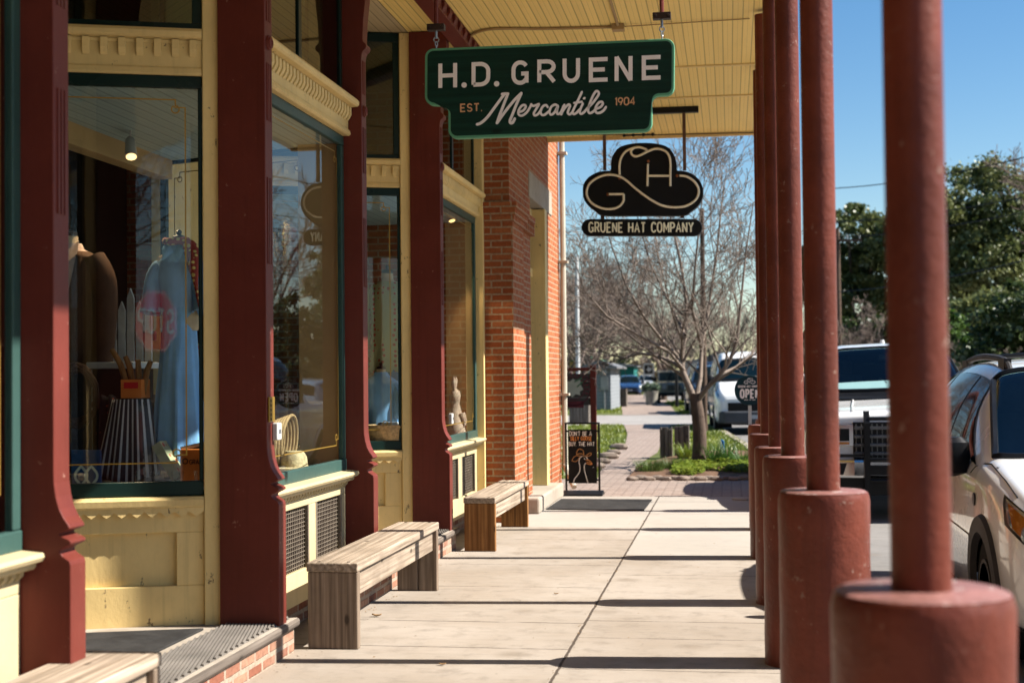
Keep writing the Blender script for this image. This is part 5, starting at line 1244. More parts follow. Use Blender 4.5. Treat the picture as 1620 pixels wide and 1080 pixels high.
leafy('evergreen_oak', 'big evergreen oak with a broad crown behind the nearest post, right half', q.x, 70, 10, 4, 'oakleaf', 5, [(0, 0, 9.4, 3.4, 2.2), (-1.2, -.6, 8.4, 2.6, 1.8), (-2.3, .5, 7.6, 2.2, 1.9), (2.4, .3, 8.1, 2.4, 1.8), (.3, -1, 6.3, 2.6, 1.5), (-1.6, .4, 4.9, 2.0, 1.2), (2.9, 0, 5.8, 2.0, 1.5)], 200, .15, nc=84, trunk_r=.35)
q = at(1350, 500, 74)
leafy('evergreen_oak', 'evergreen oak between the second and nearest posts, behind the utility pole', q.x, 74, 9, 4, 'oakleaf', 6, [(0, 0, 8.4, 2.1, 1.5), (-1.6, 0, 6.3, 2.1, 1.6), (1.8, .4, 6.6, 2.2, 1.7), (.3, .3, 4.6, 2.6, 1.5), (-.6, 0, 3.0, 2.6, 1.2)], 200, .15, nc=76, trunk_r=.3)
q = at(1500, 560, 44); leafy('evergreen_bush', 'bright topped dark green bush behind the nearest post, above the pickup', q.x, 44, 2.6, 1, 'limegreen', 7, [(0, 0, 2.5, .62, .75), (.1, 0, 1.4, .8, .9), (.35, .2, .7, .9, .7)], 110, .13, 'bush', None, 26, .06, .3)
q = at(1470, 560, 55); leafy('evergreen_tree', 'dark evergreen tree filling the gap under the big oak, right of the nearest post', q.x, 55, 4, 1.4, 'bushleaf', 18, [(0, 0, 3.4, 1.3, 1.2), (.8, .3, 2.0, 1.7, 1.3), (-.6, .2, 1.3, 1.5, 1.2)], 150, .15, 'tree', None, 34, .1, .3)
q = at(1575, 560, 52); leafy('evergreen_tree', 'mid green evergreen behind the bare shrub, right of the bright topped bush', q.x, 52, 4, 1.4, 'oakleaf', 19, [(0, 0, 3.2, 1.5, 1.1), (-1.0, .3, 2.2, 1.3, 1.1), (.8, .2, 1.6, 1.6, 1.2)], 150, .15, 'tree', None, 34, .1, .3)
q = at(1615, 540, 40); leafy('evergreen_tree', 'dark green rounded evergreen at the far right edge, behind the white car', q.x, 40, 4, 1.4, 'bushleaf', 8, [(0, 0, 2.9, 1.1, .9), (-.35, 0, 1.8, 1.3, 1.0), (.4, .2, .9, 1.5, .9)], 120, .13, 'tree', None, 34, .1, .3)
q = at(1440, 560, 62); leafy('evergreen_bush', 'dense dark hedge bush low behind the white pickup roof', q.x, 62, 3, 1.4, 'bushleaf', 9, [(0, 0, 2.2, 1.8, 1.5), (2.6, 1, 2.0, 1.8, 1.6), (-2.4, .5, 2.2, 1.8, 1.6)], 110, .2, 'bush', None, 34, .1, .3)
# distant woods that close the horizon
rng = random.Random(77); m = MB()
for k in range(46):
    x = -75+k*3.6+rng.uniform(-1, 1); y = 150+rng.uniform(-8, 14)+abs(x)*.1
    h_ = rng.uniform(3.2, 5.4)+(1.5 if x < -10 else 0)
    foliage(m, (x, y, h_*.55), 3.4, 2, h_*.6, 9, 70, .42, rng, .2, .4)
struct(tag(m.build('distant_woods', 'brownleaf', None, recalc=False), 'far brownish winter woods behind the parked cars', 'woods'), 'stuff')
m = MB()
for k in range(18):
    x = -60+k*7+rng.uniform(-3, 3); y = 140+rng.uniform(-5, 8); h_ = rng.uniform(2.5, 4.5); foliage(m, (x, y, h_*.6), 2.6, 2, h_*.6, 8, 70, .36, rng, .2, .4)
struct(tag(m.build('distant_evergreens', 'woodsgreen', None, recalc=False), 'far muted green evergreens dotted along the winter woods', 'woods'), 'stuff')
# ================================================================== STREET OBJECTS
# red framed wooden sign
RY = 22.0
wsn = thing('wooden_sign', 'red framed dark plank sign with a pale emblem in a maroon ring, on the lawn', 'sign', (at(915, 620, RY).x, RY, 0))
xr_ = at(938.5, 600, RY).x; xl_ = xr_-1.15; zt_ = at(938, 580, RY).z; zb_ = at(915, 641, RY).z
m = MB()
for x in (xl_, xr_): m.box(x-.045, RY-.045, -.02, x+.045, RY+.045, zt_+.03)
m.build('post', 'red', wsn, bevel=.008); m = MB(); m.box(xl_+.0455, RY-.03, zt_-.06, xr_-.0455, RY+.03, zt_-.01); m.build('top_rail', 'red', wsn, bevel=.006)
m = MB()
for k in range(4): z0_, z1_ = zb_+(zt_-.1-zb_)*k/4, zb_+(zt_-.1-zb_)*(k+1)/4; m.box(xl_+.05, RY-.02-.003*(k % 2), z0_+.003, xr_-.05, RY+.02, z1_-.003)
m.build('plank_board', 'wood_plankx', wsn, bevel=.004)
cx_, cz_ = at(907, 614, RY).x, at(907, 614, RY).z; R_ = .27
mt['maroon'] = paint('maroon_lettering', (.20, .045, .06), .7, .2, 6, .05, 40)
mt['palegreen'] = paint('pale_emblem', (.62, .66, .55), .7, .1, 6, .05, 40); mt['greenacc'] = paint('green_emblem', (.12, .28, .16), .7, .1, 6, .05, 40)
m = MB()
for R2, w in ((R_, .012), (R_*.66, .010)): m.ribbon([(cx_+R2*math.cos(a), RY-.024, cz_+R2*math.sin(a)) for a in np.linspace(0, 2*PI, 40)[:-1]], NS, w, .003, 0, closed=True)
for k in range(14):
    a = math.radians(200-k*17); c, s = math.cos(a), math.sin(a); ch = 'RIUNELHITSOBEC'[k]; ch = 'I'
    m.ribbon([(cx_+R_*.74*c, RY-.024, cz_+R_*.74*s), (cx_+R_*.93*c, RY-.024, cz_+R_*.93*s)], NS, .022, .003, 0)
m.box(cx_-.12, RY-.027, cz_-.30, cx_+.16, RY-.0235, cz_-.20); m.build('emblem_ring', 'maroon', wsn)
m = MB()
pts = [(-.17, .02), (-.11, .07), (-.13, .12), (-.05, .10), (.0, .15), (.05, .11), (.11, .13), (.12, .05), (.16, -.02), (.10, -.05), (.11, -.11), (.04, -.09), (-.02, -.14), (-.05, -.08), (-.14, -.10), (-.11, -.03)]
m.prism([(cx_+a, cz_+b) for a, b in pts], 'y', RY-.029, RY-.0235); m.build('emblem', 'palegreen', wsn)
m = MB()
for a, b, c, d in ((.02, .10, .14, .16), (-.17, -.02, -.09, .0), (-.06, -.10, -.14, -.15), (.06, .02, .15, .1)): m.ribbon([(cx_+a, RY-.0295, cz_+b), (cx_+c, RY-.0295, cz_+d)], NS, .022, .003, 0)
m.build('emblem_accent', 'greenacc', wsn)
def planks_bin(label, px, pyb, w, h, Y=None, group=None, mat='wood_dark', name='plank_planter', fill=True):
    p = gz(px, pyb); m = MB(); t = thing(name, label, 'planter', (p.x, p.y, 0), group); n = max(3, int(w/.1)); random.seed(int(px))
    for s in range(4):
        for k in range(n):
            a, b = -w/2+w*k/n+.004, -w/2+w*(k+1)/n-.004; hh = h*random.uniform(.95, 1.04)
            if s == 0: m.box(p.x+a, p.y, 0, p.x+b, p.y+.03, hh)
            if s == 1: m.box(p.x+a, p.y+w-.03, 0, p.x+b, p.y+w, hh)
            if s == 2: m.box(p.x-w/2+.001, p.y+w/2+a+.03*(k == 0), 0, p.x-w/2+.03, p.y+w/2+b-.03*(k == n-1), hh)
            if s == 3: m.box(p.x+w/2-.03, p.y+w/2+a+.03*(k == 0), 0, p.x+w/2-.001, p.y+w/2+b-.03*(k == n-1), hh)
    m.build('plank_wall', mat, t, bevel=.004)
    m = MB(); m.box(p.x-w/2+.031, p.y+.031, 0, p.x+w/2-.031, p.y+w-.031, h*.85); m.build('soil_fill', 'soil', t); return t
planks_bin('weathered plank planter box at the left of the pair behind the flower bed', 1054, 725, .22, .53, group='plank boxes behind the flower bed')
planks_bin('weathered plank planter box at the right of the pair, touching the bare tree trunk', 1079, 724, .26, .55, group='plank boxes behind the flower bed')
planks_bin('square plank bin near the path, left of the barrel planter', 979, 643, .72, .82)
planks_bin('tall weathered plank bin behind the red framed sign', 916, 668, .62, .92)
mt['barrel'] = paint('galvanised_tub', (.40, .37, .31), .6, .2, 6, .2, 40)
p = gz(1031, 640.5); R = .34
bt = thing('tub_planter', 'round metal tub planter with grey-green foliage beside the path', 'planter', (p.x, p.y, 0))
m = MB(); m.lathe([(R*.8, 0), (R*.86, .3), (R*.95, .62), (R*1.0, .66), (R*.98, .70), (R*.9, .70), (R*.88, .6)], (p.x, p.y, 0), 28); m.build('tub', 'barrel', bt, smooth=True)
m = MB(); foliage(m, (p.x, p.y, .85), .5, .4, .25, 30, 40, .11, random.Random(3), .1, .3); mt['sage'] = leafmat('sage_leaf', (.12, .19, .10), (.30, .36, .26), .2, 3); m.build('foliage', 'sage', bt, recalc=False)
# picnic table, shed, small signs
p = gz(905, 640); tb = thing('picnic_table', 'dark picnic table with a pale top behind the red framed sign', 'table', (p.x, p.y, 0)); x0, x1 = at(890, 640, p.y).x, at(955, 640, p.y).x
m = MB(); m.box(x0, p.y, .86, x1, p.y+.9, .92); m.build('table_top', 'wood_greyz', tb, bevel=.01)
m = MB(); m.box(x0+.1, p.y+.1, 0, x0+.25, p.y+.8, .86); m.box(x1-.25, p.y+.1, 0, x1-.1, p.y+.8, .86); m.box(x0+.25, p.y+.3, .4, x1-.25, p.y+.6, .8); m.build('trestle', 'dark', tb)
def shed(label, xa, xb, Y, pyt, dep, wallm, roofm, win=(), name='small_house', rise=.8, door=None):
    a, b = at(xa, 600, Y).x, at(xb, 600, Y).x; zt = at((xa+xb)/2, pyt, Y).z; t = thing(name, label, 'building', ((a+b)/2, Y, -.13))
    m = MB(); m.box(a, Y, -.13, b, Y+dep, zt); w = m.build('wall', wallm, t)
    m = MB(); m.prism([(a-.3, zt), (b+.3, zt), (b+.3, zt+.08), ((a+b)/2, zt+rise), (a-.3, zt+.08)], 'y', Y-.35, Y+dep+.35); m.build('roof', roofm, t)
    for (u, v, sw_, sh_) in win:
        xw = a+(b-a)*u; m = MB(); m.box(xw-sw_/2-.06, Y-.03, v-.06, xw+sw_/2+.06, Y-.001, v+sh_+.06); f = m.build('window', 'white', t); m = MB(); m.box(xw-sw_/2, Y-.035, v, xw+sw_/2, Y-.031, v+sh_); m.build('pane', 'glassdk', f)
    return t
mt['siding'] = None
def sidingmat(name, col, pitch=.15):
    m, nt, out = newmat(name); N = NT(nt); tc = N.n('ShaderNodeTexCoord'); sp = N.n('ShaderNodeSeparateXYZ'); N.l(tc.outputs['Object'], sp.inputs[0])
    fr = N.math('FRACT', N.math('DIVIDE', sp.outputs[2], pitch)); g = N.ramp(fr, .0, .16)
    c = N.mix(g, c4(dk(col, .3)), c4(col)); n = N.noise(N.coord('Object'), 3, 4); c = N.mix(N.math('MULTIPLY', n, .2), c, c4(dk(col, .6))); finish(N, out, c, .6, N.bump(fr, .4, .02)); return m
mt['siding'] = sidingmat('pale_siding', (.24, .26, .28)); mt['siding2'] = sidingmat('white_siding', (.46, .47, .48)); mt['roofm'] = paint('roof_tin', (.30, .30, .31), .5, .1, 2, .1, 20, metal=.4)
mt['teal'] = paint('teal_awning', (.03, .22, .19), .6, .1, 2, .1, 20); mt['awn'] = paint('green_awning', (.02, .14, .06), .6, .1, 2, .1, 20)
sh = shed('pale grey shed with a meter box between the red framed sign and the plank bin', 930, 966, 60, 583, 5, 'siding', 'roofm', rise=.35)
p = at(956, 588, 59.9); m = MB(); m.lathe([(.02, -.14), (.13, -.13), (.14, -.06), (.12, 0)], (p.x, 59.99, p.z), 16, 'y'); m.box(p.x-.16, 59.88, p.z-.75, p.x+.16, 59.995, p.z-.2); m.tube([(p.x, 59.94, p.z-.75), (p.x, 59.94, -.1)], .04, 6); tag(m.build('meter_box', 'steel', None), 'grey electric meter box on the pale shed wall', 'meter')
shed('low teal shop front far behind the blue car', 960, 1003, 128, 580, 6, 'teal', 'roofm', rise=.3)
shed('low building with a green awning far behind the pale shed', 886, 944, 95, 572, 6, 'tan', 'awn', rise=.5)
shed('long pale house roof beyond the parked vans', 1085, 1200, 120, 575, 8, 'siding2', 'roofm', ((.2, 1, 1, 1.2), (.6, 1, 1, 1.2)), rise=1.0)
shed('small pale house far across the street, under the evergreen oaks', 1480, 1560, 95, 556, 8, 'siding2', 'roofm', ((.3, 1, 1, 1.2), (.7, 1, 1, 1.2)), rise=.8)
p = at(1026, 584, 88); ts = thing('emblem_sign', 'small white square sign with a dark emblem beyond the tub planter', 'sign', (p.x, 88, 0))
m = MB(); m.box(p.x-.34, 88, p.z-.38, p.x+.34, 88.03, p.z+.38); m.build('sign_board', 'white', ts); m = MB(); m.box(p.x-.25, 87.99, p.z-.27, p.x+.25, 87.999, p.z+.27); m.build('emblem_panel', 'black', ts)
m = MB(); m.prism([(p.x+a*.2, p.z+b*.2) for a, b in ((-.2, .9), (.15, .9), (.15, .45), (.9, .3), (.9, -.25), (.3, -.5), (.2, -.95), (-.15, -.6), (-.4, -.3), (-.9, .05), (-.2, .1))], 'y', 87.982, 87.9885); m.build('emblem', 'white', ts)
m = MB(); m.box(p.x-.32, 88.031, 0, p.x-.26, 88.06, p.z); m.box(p.x+.26, 88.031, 0, p.x+.32, 88.06, p.z); m.build('sign_leg', 'white', ts)
# poles and wires
mt['polewood'] = paint('utility_pole_wood', (.13, .085, .06), .9, .2, 6, .3, 40)
def pole(label, px, pyb, pyt, r, name='utility_pole', arm=None, mat='polewood', Y=None, col=None):
    if Y is None: p = gz(px, pyb); Y = p.y; x = p.x
    else: x = at(px, 560, Y).x
    zt = at(px, pyt, Y).z; t = thing(name, label, 'pole', (x, Y, -.12)); m = MB(); m.tube([(x, Y, -.14), (x, Y, zt*.5), (x, Y, zt)], [r, r*.9, r*.75], 12); m.build('shaft', mat, t, smooth=True)
    if arm:
        m = MB(); m.box(x-arm, Y-.12, zt-.55, x+arm, Y-.04, zt-.44); m.build('crossarm', mat, t)
        for d in (-.9, -.4, .4, .9): m = MB(); m.lathe([(.02, 0), (.035, .02), (.03, .08), (.04, .11), (.02, .14)], (x+arm*d, Y-.08, zt-.44), 8); m.build('insulator', 'steel', t, smooth=True)
    return t, Vector((x, Y, zt))
t_, pA = pole('brown utility pole with a crossarm seen just right of the second post', 1327, 0, 362, .15, arm=1.0, Y=60)
pole('slim brown pole on the kerb strip, right behind the bare tree', 1115, 682, 330, .075)
pole('dark slim post on the kerb strip left of the tree trunk', 1071, 645, 585, .085, 'slim_post', mat='black')
pole('thin white flagpole above the red framed sign', 914, 0, 405, .075, 'flag_pole', mat='white', Y=47)
def wire(pts, sag, label, r=.018):
    m = MB(); P = []
    for i in range(len(pts)-1):
        a, b = Vector(pts[i]), Vector(pts[i+1])
        for k in range(13):
            u = k/12; P.append(a.lerp(b, u)-Vector((0, 0, sag*4*u*(1-u))))
    m.tube(P, r, 5); tag(m.build('power_line', 'black', None), label, 'power line', 'power lines')
wire([at(1300, 299, 55), at(1700, 228, 42)], .25, 'highest thin power line crossing the sky between the posts and the right edge')
wire([at(1310, 352, 55), at(1720, 290, 40)], .2, 'power line running across the top of the big evergreen oak', .014)
wire([at(1300, 376, 55), at(1720, 312, 40)], .25, 'power line just below the oak top line, parallel to it', .014)
wire([at(1312, 462, 58), at(1720, 385, 40)], .25, 'low power line across the middle of the evergreen oaks', .014)
wire([at(880, 372, 60), at(1215, 318, 48)], .3, 'thin power line passing behind the hat shaped sign', .014)
wire([at(880, 412, 62), at(1215, 384, 50)], .3, 'thin power line passing through the bare tree crown', .014)
# ================================================================== behind the viewer (seen only as reflections)
bh = shed('white clapboard house across the side street, mirrored in the big shop window', 0, 0, -20, 600, 6, 'siding2', 'roofm') if False else None
hb = thing('clapboard_house', 'pale clapboard house mirrored in the big shop window', 'building', (0, -17, -.13))
m = MB(); m.box(-7, -22, -.13, 7, -15.5, 2.9); m.build('wall', 'siding2', hb)
m = MB(); m.prism([(-15.1, 2.88), (-15.1, 2.96), (-18.7, 4.3), (-22.4, 2.96), (-22.4, 2.88)], 'x', -7.3, 7.3); m.build('roof', 'roofm', hb)
for xw in (-3, 1.2, 4): m = MB(); m.box(xw-.5, -15.49, .8, xw+.5, -15.44, 2.2); f = m.build('window', 'white', hb); m = MB(); m.box(xw-.42, -15.435, .88, xw+.42, -15.43, 2.12); m.build('pane', 'glassdk', f)
for i, (x, y, h) in enumerate(((-2, -26, 9), (5, -28, 10))):
    s, h0 = protos[i]; t = dup(s); t.location = (x, y, -.1); t.scale = (h/h0,)*3; tag(t, ('bare tree behind the clapboard house, mirrored at the left of the big window', 'bare tree behind the clapboard house, mirrored toward the right of the big window')[i], 'tree')
# ================================================================== VEHICLES  (front at local y = 0, facing -y)
def carpaint(name, col, rough=.25, metal=0.0): return paint(name, col, rough, .03, 2, 0, 20, metal=metal, coat=.8, dirt=.05, k=.75, spec=.5)
mt['cwhite'] = carpaint('white_car_paint', (.98, .97, .95)); mt['cwhite2'] = carpaint('pearl_car_paint', (.60, .585, .56))
mt['cblue'] = carpaint('blue_car_paint', (.02, .06, .16)); mt['cnavy'] = carpaint('dark_car_paint', (.018, .025, .04)); mt['cblack'] = carpaint('black_car_paint', (.012, .012, .013)); mt['ctan'] = carpaint('tan_car_paint', (.22, .19, .13)); mt['csky'] = carpaint('pale_blue_car_paint', (.30, .40, .50))
mt['cglass'] = paint('car_glass', (.008, .014, .016), .04, .1, 1, 0, 20, coat=0, spec=.13)
mt['cglassteal'] = paint('tinted_windscreen', (.004, .014, .020), .05, .3, 1.2, 0, 20, coat=.0, spec=.22)
mt['clad'] = paint('grey_cladding', (.065, .060, .058), .55, .15, 6, .2, 90); mt['trim'] = paint('black_trim', (.012, .012, .013), .35, .1, 5, 0, 60)
mt['lens'] = paint('headlight_lens', (.55, .56, .55), .08, .2, 9, .1, 30, coat=1, metal=.5); mt['amber'] = paint('amber_lens', (.62, .20, .02), .12, .1, 9, .1, 50, coat=1); mt['redlens'] = paint('tail_lens', (.40, .01, .012), .15, .1, 9, .05, 30, coat=1)
mt['greyplastic'] = paint('grey_bumper', (.085, .09, .10), .5, .1, 4, .1, 80)
mt['plate'] = paint('number_plate', (.55, .56, .58), .5, .1, 5, 0, 30)
NSX = 9
mt['gunmetal'] = paint('dark_grille_metal', (.16, .16, .165), .3, .15, 9, .1, 60, metal=.7)
mt['glasscar'] = glassmat('car_screen_glass', (.62, .80, .80), 1.55, .01); mt['seatcloth'] = paint('seat_cloth', (.10, .10, .11), .9, .2, 6, .2, 90)
def section(s):
    y, zb, zl, zt, w, wt = s[:6]; h = zt-zl; wl = w*.965
    return [Vector(p) for p in ((w*.88, y, zb), (w*.975, y, zb+.10*(zl-zb)), (w, y, zb+.5*(zl-zb)), (w*.99, y, zl-.10*(zl-zb)-.01), (wl, y, zl), (wl+(wt-wl)*.45+.012*(h > .2), y, zl+h*.50), (wt+(wl-wt)*.06, y, zl+h*.86), (wt*.86, y, zt-.10*min(h, .2)), (wt*.46, y, zt), (0, y, zt+.012))]
def cr(a, b, c, d, t): return .5*((2*b)+(c-a)*t+(2*a-5*b+4*c-d)*t*t+(3*b-a-3*c+d)*t**3)
class Loft:
    def __init__(s, st): s.S = [section(q) for q in st]; s.y = [q[0] for q in st]
    def row(s, i, v):
        P = s.S[i]; v = min(max(v, 0), NSX-1e-6); k = int(v); t = v-k
        return cr(P[max(k-1, 0)], P[k], P[k+1], P[k+2] if k+2 <= NSX else Vector((-P[NSX-1].x, P[NSX-1].y, P[NSX-1].z)), t)
    def at(s, u, v):
        n = len(s.S); u = min(max(u, 0), n-1-1e-6); k = int(u); t = u-k; sg_ = 1 if v >= 0 else -1; a = abs(v)
        r = [s.row(min(max(j, 0), n-1), a) for j in (k-1, k, k+1, k+2)]
        p = cr(r[0], r[1], r[2], r[3], t); return p
    def uy(s, y):
        for i in range(len(s.y)-1):
            if s.y[i] <= y <= s.y[i+1]: return i+(y-s.y[i])/(s.y[i+1]-s.y[i])
        return len(s.y)-1.001
    def nrm(s, u, v):
        e = .03; a = s.at(u+e, v)-s.at(u-e, v); b = s.at(u, v+e)-s.at(u, v-e); n = b.cross(a)
        if n.length < 1e-9: return Vector((0, 0, 1))
        n.normalize(); c = s.at(u, v)-Vector((0, s.at(u, v).y, .8))
        return n if n.dot(Vector((c.x, 0, c.z)))+n.z*.2 >= 0 else -n
    def body(s, mb, wheels=(), R=.36, wz=.33, nu=5, nv=4, cut=None):
        n = len(s.S); U = [i/nu for i in range((n-1)*nu+1)]; V = [j/nv for j in range(NSX*nv+1)]
        for sg_ in (1, -1):
            G = [[s.at(u, v) for v in V] for u in U]
            vs = [Vector((p.x*sg_, p.y, p.z)) for r in G for p in r]; nvv = len(V); fs = []
            for i in range(len(U)-1):
                for j in range(nvv-1):
                    c = (G[i][j]+G[i+1][j+1])*.5
                    if j < nv*3.6 and any((c.y-yw)**2+(c.z-wz)**2 < R*R for yw in wheels): continue
                    if cut and cut[0] < U[i]+.1 < cut[1]-.1 and V[j]+.12 > cut[2]: continue
                    fs.append((i*nvv+j, i*nvv+j+1, (i+1)*nvv+j+1, (i+1)*nvv+j))
            mb.add(vs, fs)
        for i in (0, n-1):
            r = [s.row(i, v) for v in V]; loop = r+[Vector((-p.x, p.y, p.z)) for p in r[-2::-1]]
            mb.add(loop, [tuple(range(len(loop)))])
    def patch(s, mb, corners, sg_=1, nu=10, nv=8, off=.004, both=False):
        """corners: (u,v) at four corners, bilinear"""
        (a, b, c, d) = corners; G = []
        for i in range(nu+1):
            r = []; t = i/nu
            for j in range(nv+1):
                q = j/nv; u = (a[0]*(1-t)+b[0]*t)*(1-q)+(d[0]*(1-t)+c[0]*t)*q; v = (a[1]*(1-t)+b[1]*t)*(1-q)+(d[1]*(1-t)+c[1]*t)*q
                p = s.at(u, v)+s.nrm(u, v)*off; r.append(Vector((p.x*sg_, p.y, p.z)))
            G.append(r)
        mb.grid(G)
    def screen(s, mb, u0, u1, v0, off=.004, n=18, m=8, v1=None):
        """windscreen across the centre line"""
        v1 = v1 or v0; G = []
        for i in range(m+1):
            t = i/m; r = []
            for j in range(n+1):
                q = j/n*2-1; vv = NSX-abs(q)*(NSX-(v0+(v1-v0)*t)); u = u0+(u1-u0)*t+abs(q)**2.5*.12*(1-t)
                p = s.at(u, vv)+s.nrm(u, vv)*off; r.append(Vector((p.x*(1 if q >= 0 else -1), p.y, p.z)))
            G.append(r)
        mb.grid(G)
def wheel(t, x, y, R, w=.21, rimm='steel'):
    sg_ = 1 if x > 0 else -1
    m = MB(); m.lathe([(R*.62, -w*.5), (R*.93, -w*.5), (R, -w*.36), (R, w*.36), (R*.93, w*.5), (R*.62, w*.5)], (x, y, R), 32, 'x'); ty = m.build('wheel', 'rubber', t, smooth=True)
    m = MB(); xo = x+sg_*w*.46; m.lathe([(R*.64, -.02), (R*.64, .012), (R*.58, .012), (R*.57, -.02)], (xo, y, R), 28, 'x')
    for k in range(5):
        a = 2*PI*k/5+.3; c, s_ = math.cos(a), math.sin(a); q = .05
        m.add([(xo, y+c*.04-s_*q, R+s_*.04+c*q), (xo, y+c*.04+s_*q, R+s_*.04-c*q), (xo, y+c*R*.6+s_*.035, R+s_*R*.6-c*.035), (xo, y+c*R*.6-s_*.035, R+s_*R*.6+c*.035)], [(0, 1, 2, 3)])
    m.lathe([(.06, -.01), (.06, .015), (.03, .02)], (xo, y, R), 14, 'x'); m.build('rim', rimm, ty)
    m = MB(); m.lathe([(.02, 0), (R*.62, 0), (R*.62, .02), (.02, .02)], (x-sg_*.02, y, R), 24, 'x'); m.build('brake_disc', 'trim', ty)
def vehicle(kind, label, cat, color, x, y, rot=0, group='parked vehicles', z=-.12, detail=1, name='parked_car', ws='cglass', flip=False):
    t = thing(name, label, cat, (0, 0, 0), group)
    if kind == 'suv':
        st = [(0, .34, .60, .66, .58, .50), (.05, .27, .68, .77, .74, .62), (.22, .24, .79, .87, .845, .72), (.65, .23, .89, .965, .882, .75), (1.05, .23, .955, 1.03, .888, .75), (1.17, .23, .965, 1.075, .888, .735), (1.75, .23, .985, 1.43, .888, .635), (2.0, .23, .995, 1.525, .888, .60), (2.6, .23, 1.05, 1.575, .888, .60), (3.4, .23, 1.10, 1.56, .885, .585), (3.95, .24, 1.11, 1.49, .87, .56), (4.2, .27, 1.02, 1.27, .85, .56), (4.33, .30, .96, 1.05, .82, .62), (4.38, .36, .85, .9, .74, .6)]
        wy = (.86, 3.46); R = .315; wb, wt_, ve = 4.72, 6.85, 5.0; hood = .9
    elif kind == 'pickup':
        st = [(0, .50, .96, 1.06, .90, .78), (.06, .46, 1.03, 1.15, .97, .82), (.5, .44, 1.08, 1.20, 1.0, .83), (1.25, .44, 1.13, 1.26, 1.01, .83), (1.40, .44, 1.15, 1.30, 1.01, .82), (1.95, .44, 1.17, 1.76, 1.01, .70), (2.2, .44, 1.18, 1.88, 1.01, .665), (2.8, .44, 1.19, 1.93, 1.01, .655), (3.6, .44, 1.19, 1.91, 1.01, .65), (3.95, .44, 1.19, 1.80, 1.01, .65), (4.05, .46, 1.19, 1.25, 1.01, .9), (5.7, .48, 1.19, 1.23, 1.0, .9), (5.85, .55, 1.1, 1.15, .97, .88)]
        wy = (1.0, 4.65); R = .40; wb, wt_, ve = 4.2, 5.85, 5.0; hood = 1
    elif kind == 'van':
        st = [(0, .42, .86, .93, .84, .72), (.08, .34, .98, 1.08, .95, .80), (.35, .30, 1.10, 1.22, 1.02, .86), (.75, .30, 1.18, 1.34, 1.03, .86), (.9, .30, 1.2, 1.44, 1.03, .86), (1.5, .30, 1.22, 1.98, 1.03, .82), (1.75, .30, 1.22, 2.12, 1.03, .82), (2.2, .30, 1.22, 2.18, 1.03, .83), (5.2, .30, 1.22, 2.18, 1.03, .83), (5.3, .32, 1.2, 2.1, 1.0, .8)]
        wy = (.95, 4.3); R = .35; wb, wt_, ve = 4.05, 5.1, 4.0; hood = .7
    u = Loft(st); va, vb = (5.9, 6.05) if kind == 'suv' else (5.9, 6.0); clear = detail > 1 or (kind == 'pickup' and color == 'cwhite' and y < 30)
    m = MB(); u.body(m, wy, R*1.17, R, cut=(wb+.1, wt_-.15, va) if clear else None); b = m.build('body', color, t, smooth=True, ang=.7)
    if clear:
        ws = 'glasscar'; W0 = st[4][4]-.10; yd = u.at(wb, 8).y; zd = u.at(wb, 6.2).z
        m = MB(); m.prism([(yd-.25, .45), (yd-.25, zd-.06), (yd+.12, zd-.02), (yd+.55, zd-.10), (yd+.75, zd-.32), (yd+.75, .45)], 'x', -W0, W0); m.build('dashboard', 'trim', t, bevel=.03)
        m = MB(); m.box(-W0, yd, .40, W0, yd+2.4, .44); m.box(-W0, yd+2.35, .44, W0, yd+2.4, zd+.35)
        for q in (-1, 1): m.box(q*(W0-.02), yd-.2, .44, q*W0, yd+2.4, zd-.04)
        m.build('cabin_lining', 'trim', t)
        m = MB(); Gs = [[u.at(wt_-.2+(len(st)-3.2-wt_)*i/10, 4.4+(9-4.4)*j/10) for j in range(11)] for i in range(11)]
        for q in (-1, 1): m.grid([[Vector((p.x*q*.97, p.y, p.z-.025)) for p in r] for r in Gs])
        m.build('headliner', 'clad', t)
        for q in (-1, 1):
            m = MB(); xs = q*W0*.5; m.prism([(yd+1.0, .5), (yd+1.5, .5), (yd+1.72, zd+.18), (yd+1.60, zd+.22), (yd+1.42, .72), (yd+1.0, .70)], 'x', xs-.24, xs+.24); m.prism([(yd+1.62, zd+.20), (yd+1.74, zd+.20), (yd+1.76, zd+.40), (yd+1.66, zd+.40)], 'x', xs-.12, xs+.12); m.build('seat', 'seatcloth', t, bevel=.03)
        m = MB(); m.tube([(.36+.18*math.cos(a), yd+.80+.06*math.sin(a), zd-.06+.17*math.sin(a)) for a in [2*PI*k/20 for k in range(20)]], .014, 6, closed=True); m.tube([(.36, yd+.8, zd-.06), (.36, yd+.6, zd-.14)], .03, 8); m.build('steering_wheel', 'trim', t)
        p_ = u.at(wt_-.3, 8.6); m = MB(); m.box(-.11, p_.y+.05, p_.z-.13, .11, p_.y+.08, p_.z-.07); m.build('inside_mirror', 'trim', t, bevel=.01)
    m = MB(); u.screen(m, wb, wt_-.12, va, .005, v1=vb); gl = m.build('windscreen', ws, t, smooth=True)
    m = MB()
    if clear:
        E = []
        for k in range(25): q = k/24*2-1; E.append((wb-.02+abs(q)**2.5*.12, (9-abs(q)*(9-va+.06)), 1 if q >= 0 else -1))
        for k in range(1, 9): E.append((wb+.10+(wt_-.1-wb-.10)*k/8, va-.06+(vb-va)*k/8, 1))
        for k in range(1, 25): q = 1-k/24*2; E.append((wt_-.1, (9-abs(q)*(9-vb+.06)), 1 if q >= 0 else -1))
        for k in range(1, 8): E.append((wt_-.1-(wt_-.1-wb-.10)*k/8, vb-.06-(vb-va)*k/8, -1))
        P = []
        for uu, vv, q in E: p = u.at(uu, vv)+u.nrm(uu, vv)*.004; P.append((p.x*q, p.y, p.z))
        m.tube(P, .022, 6, closed=True)
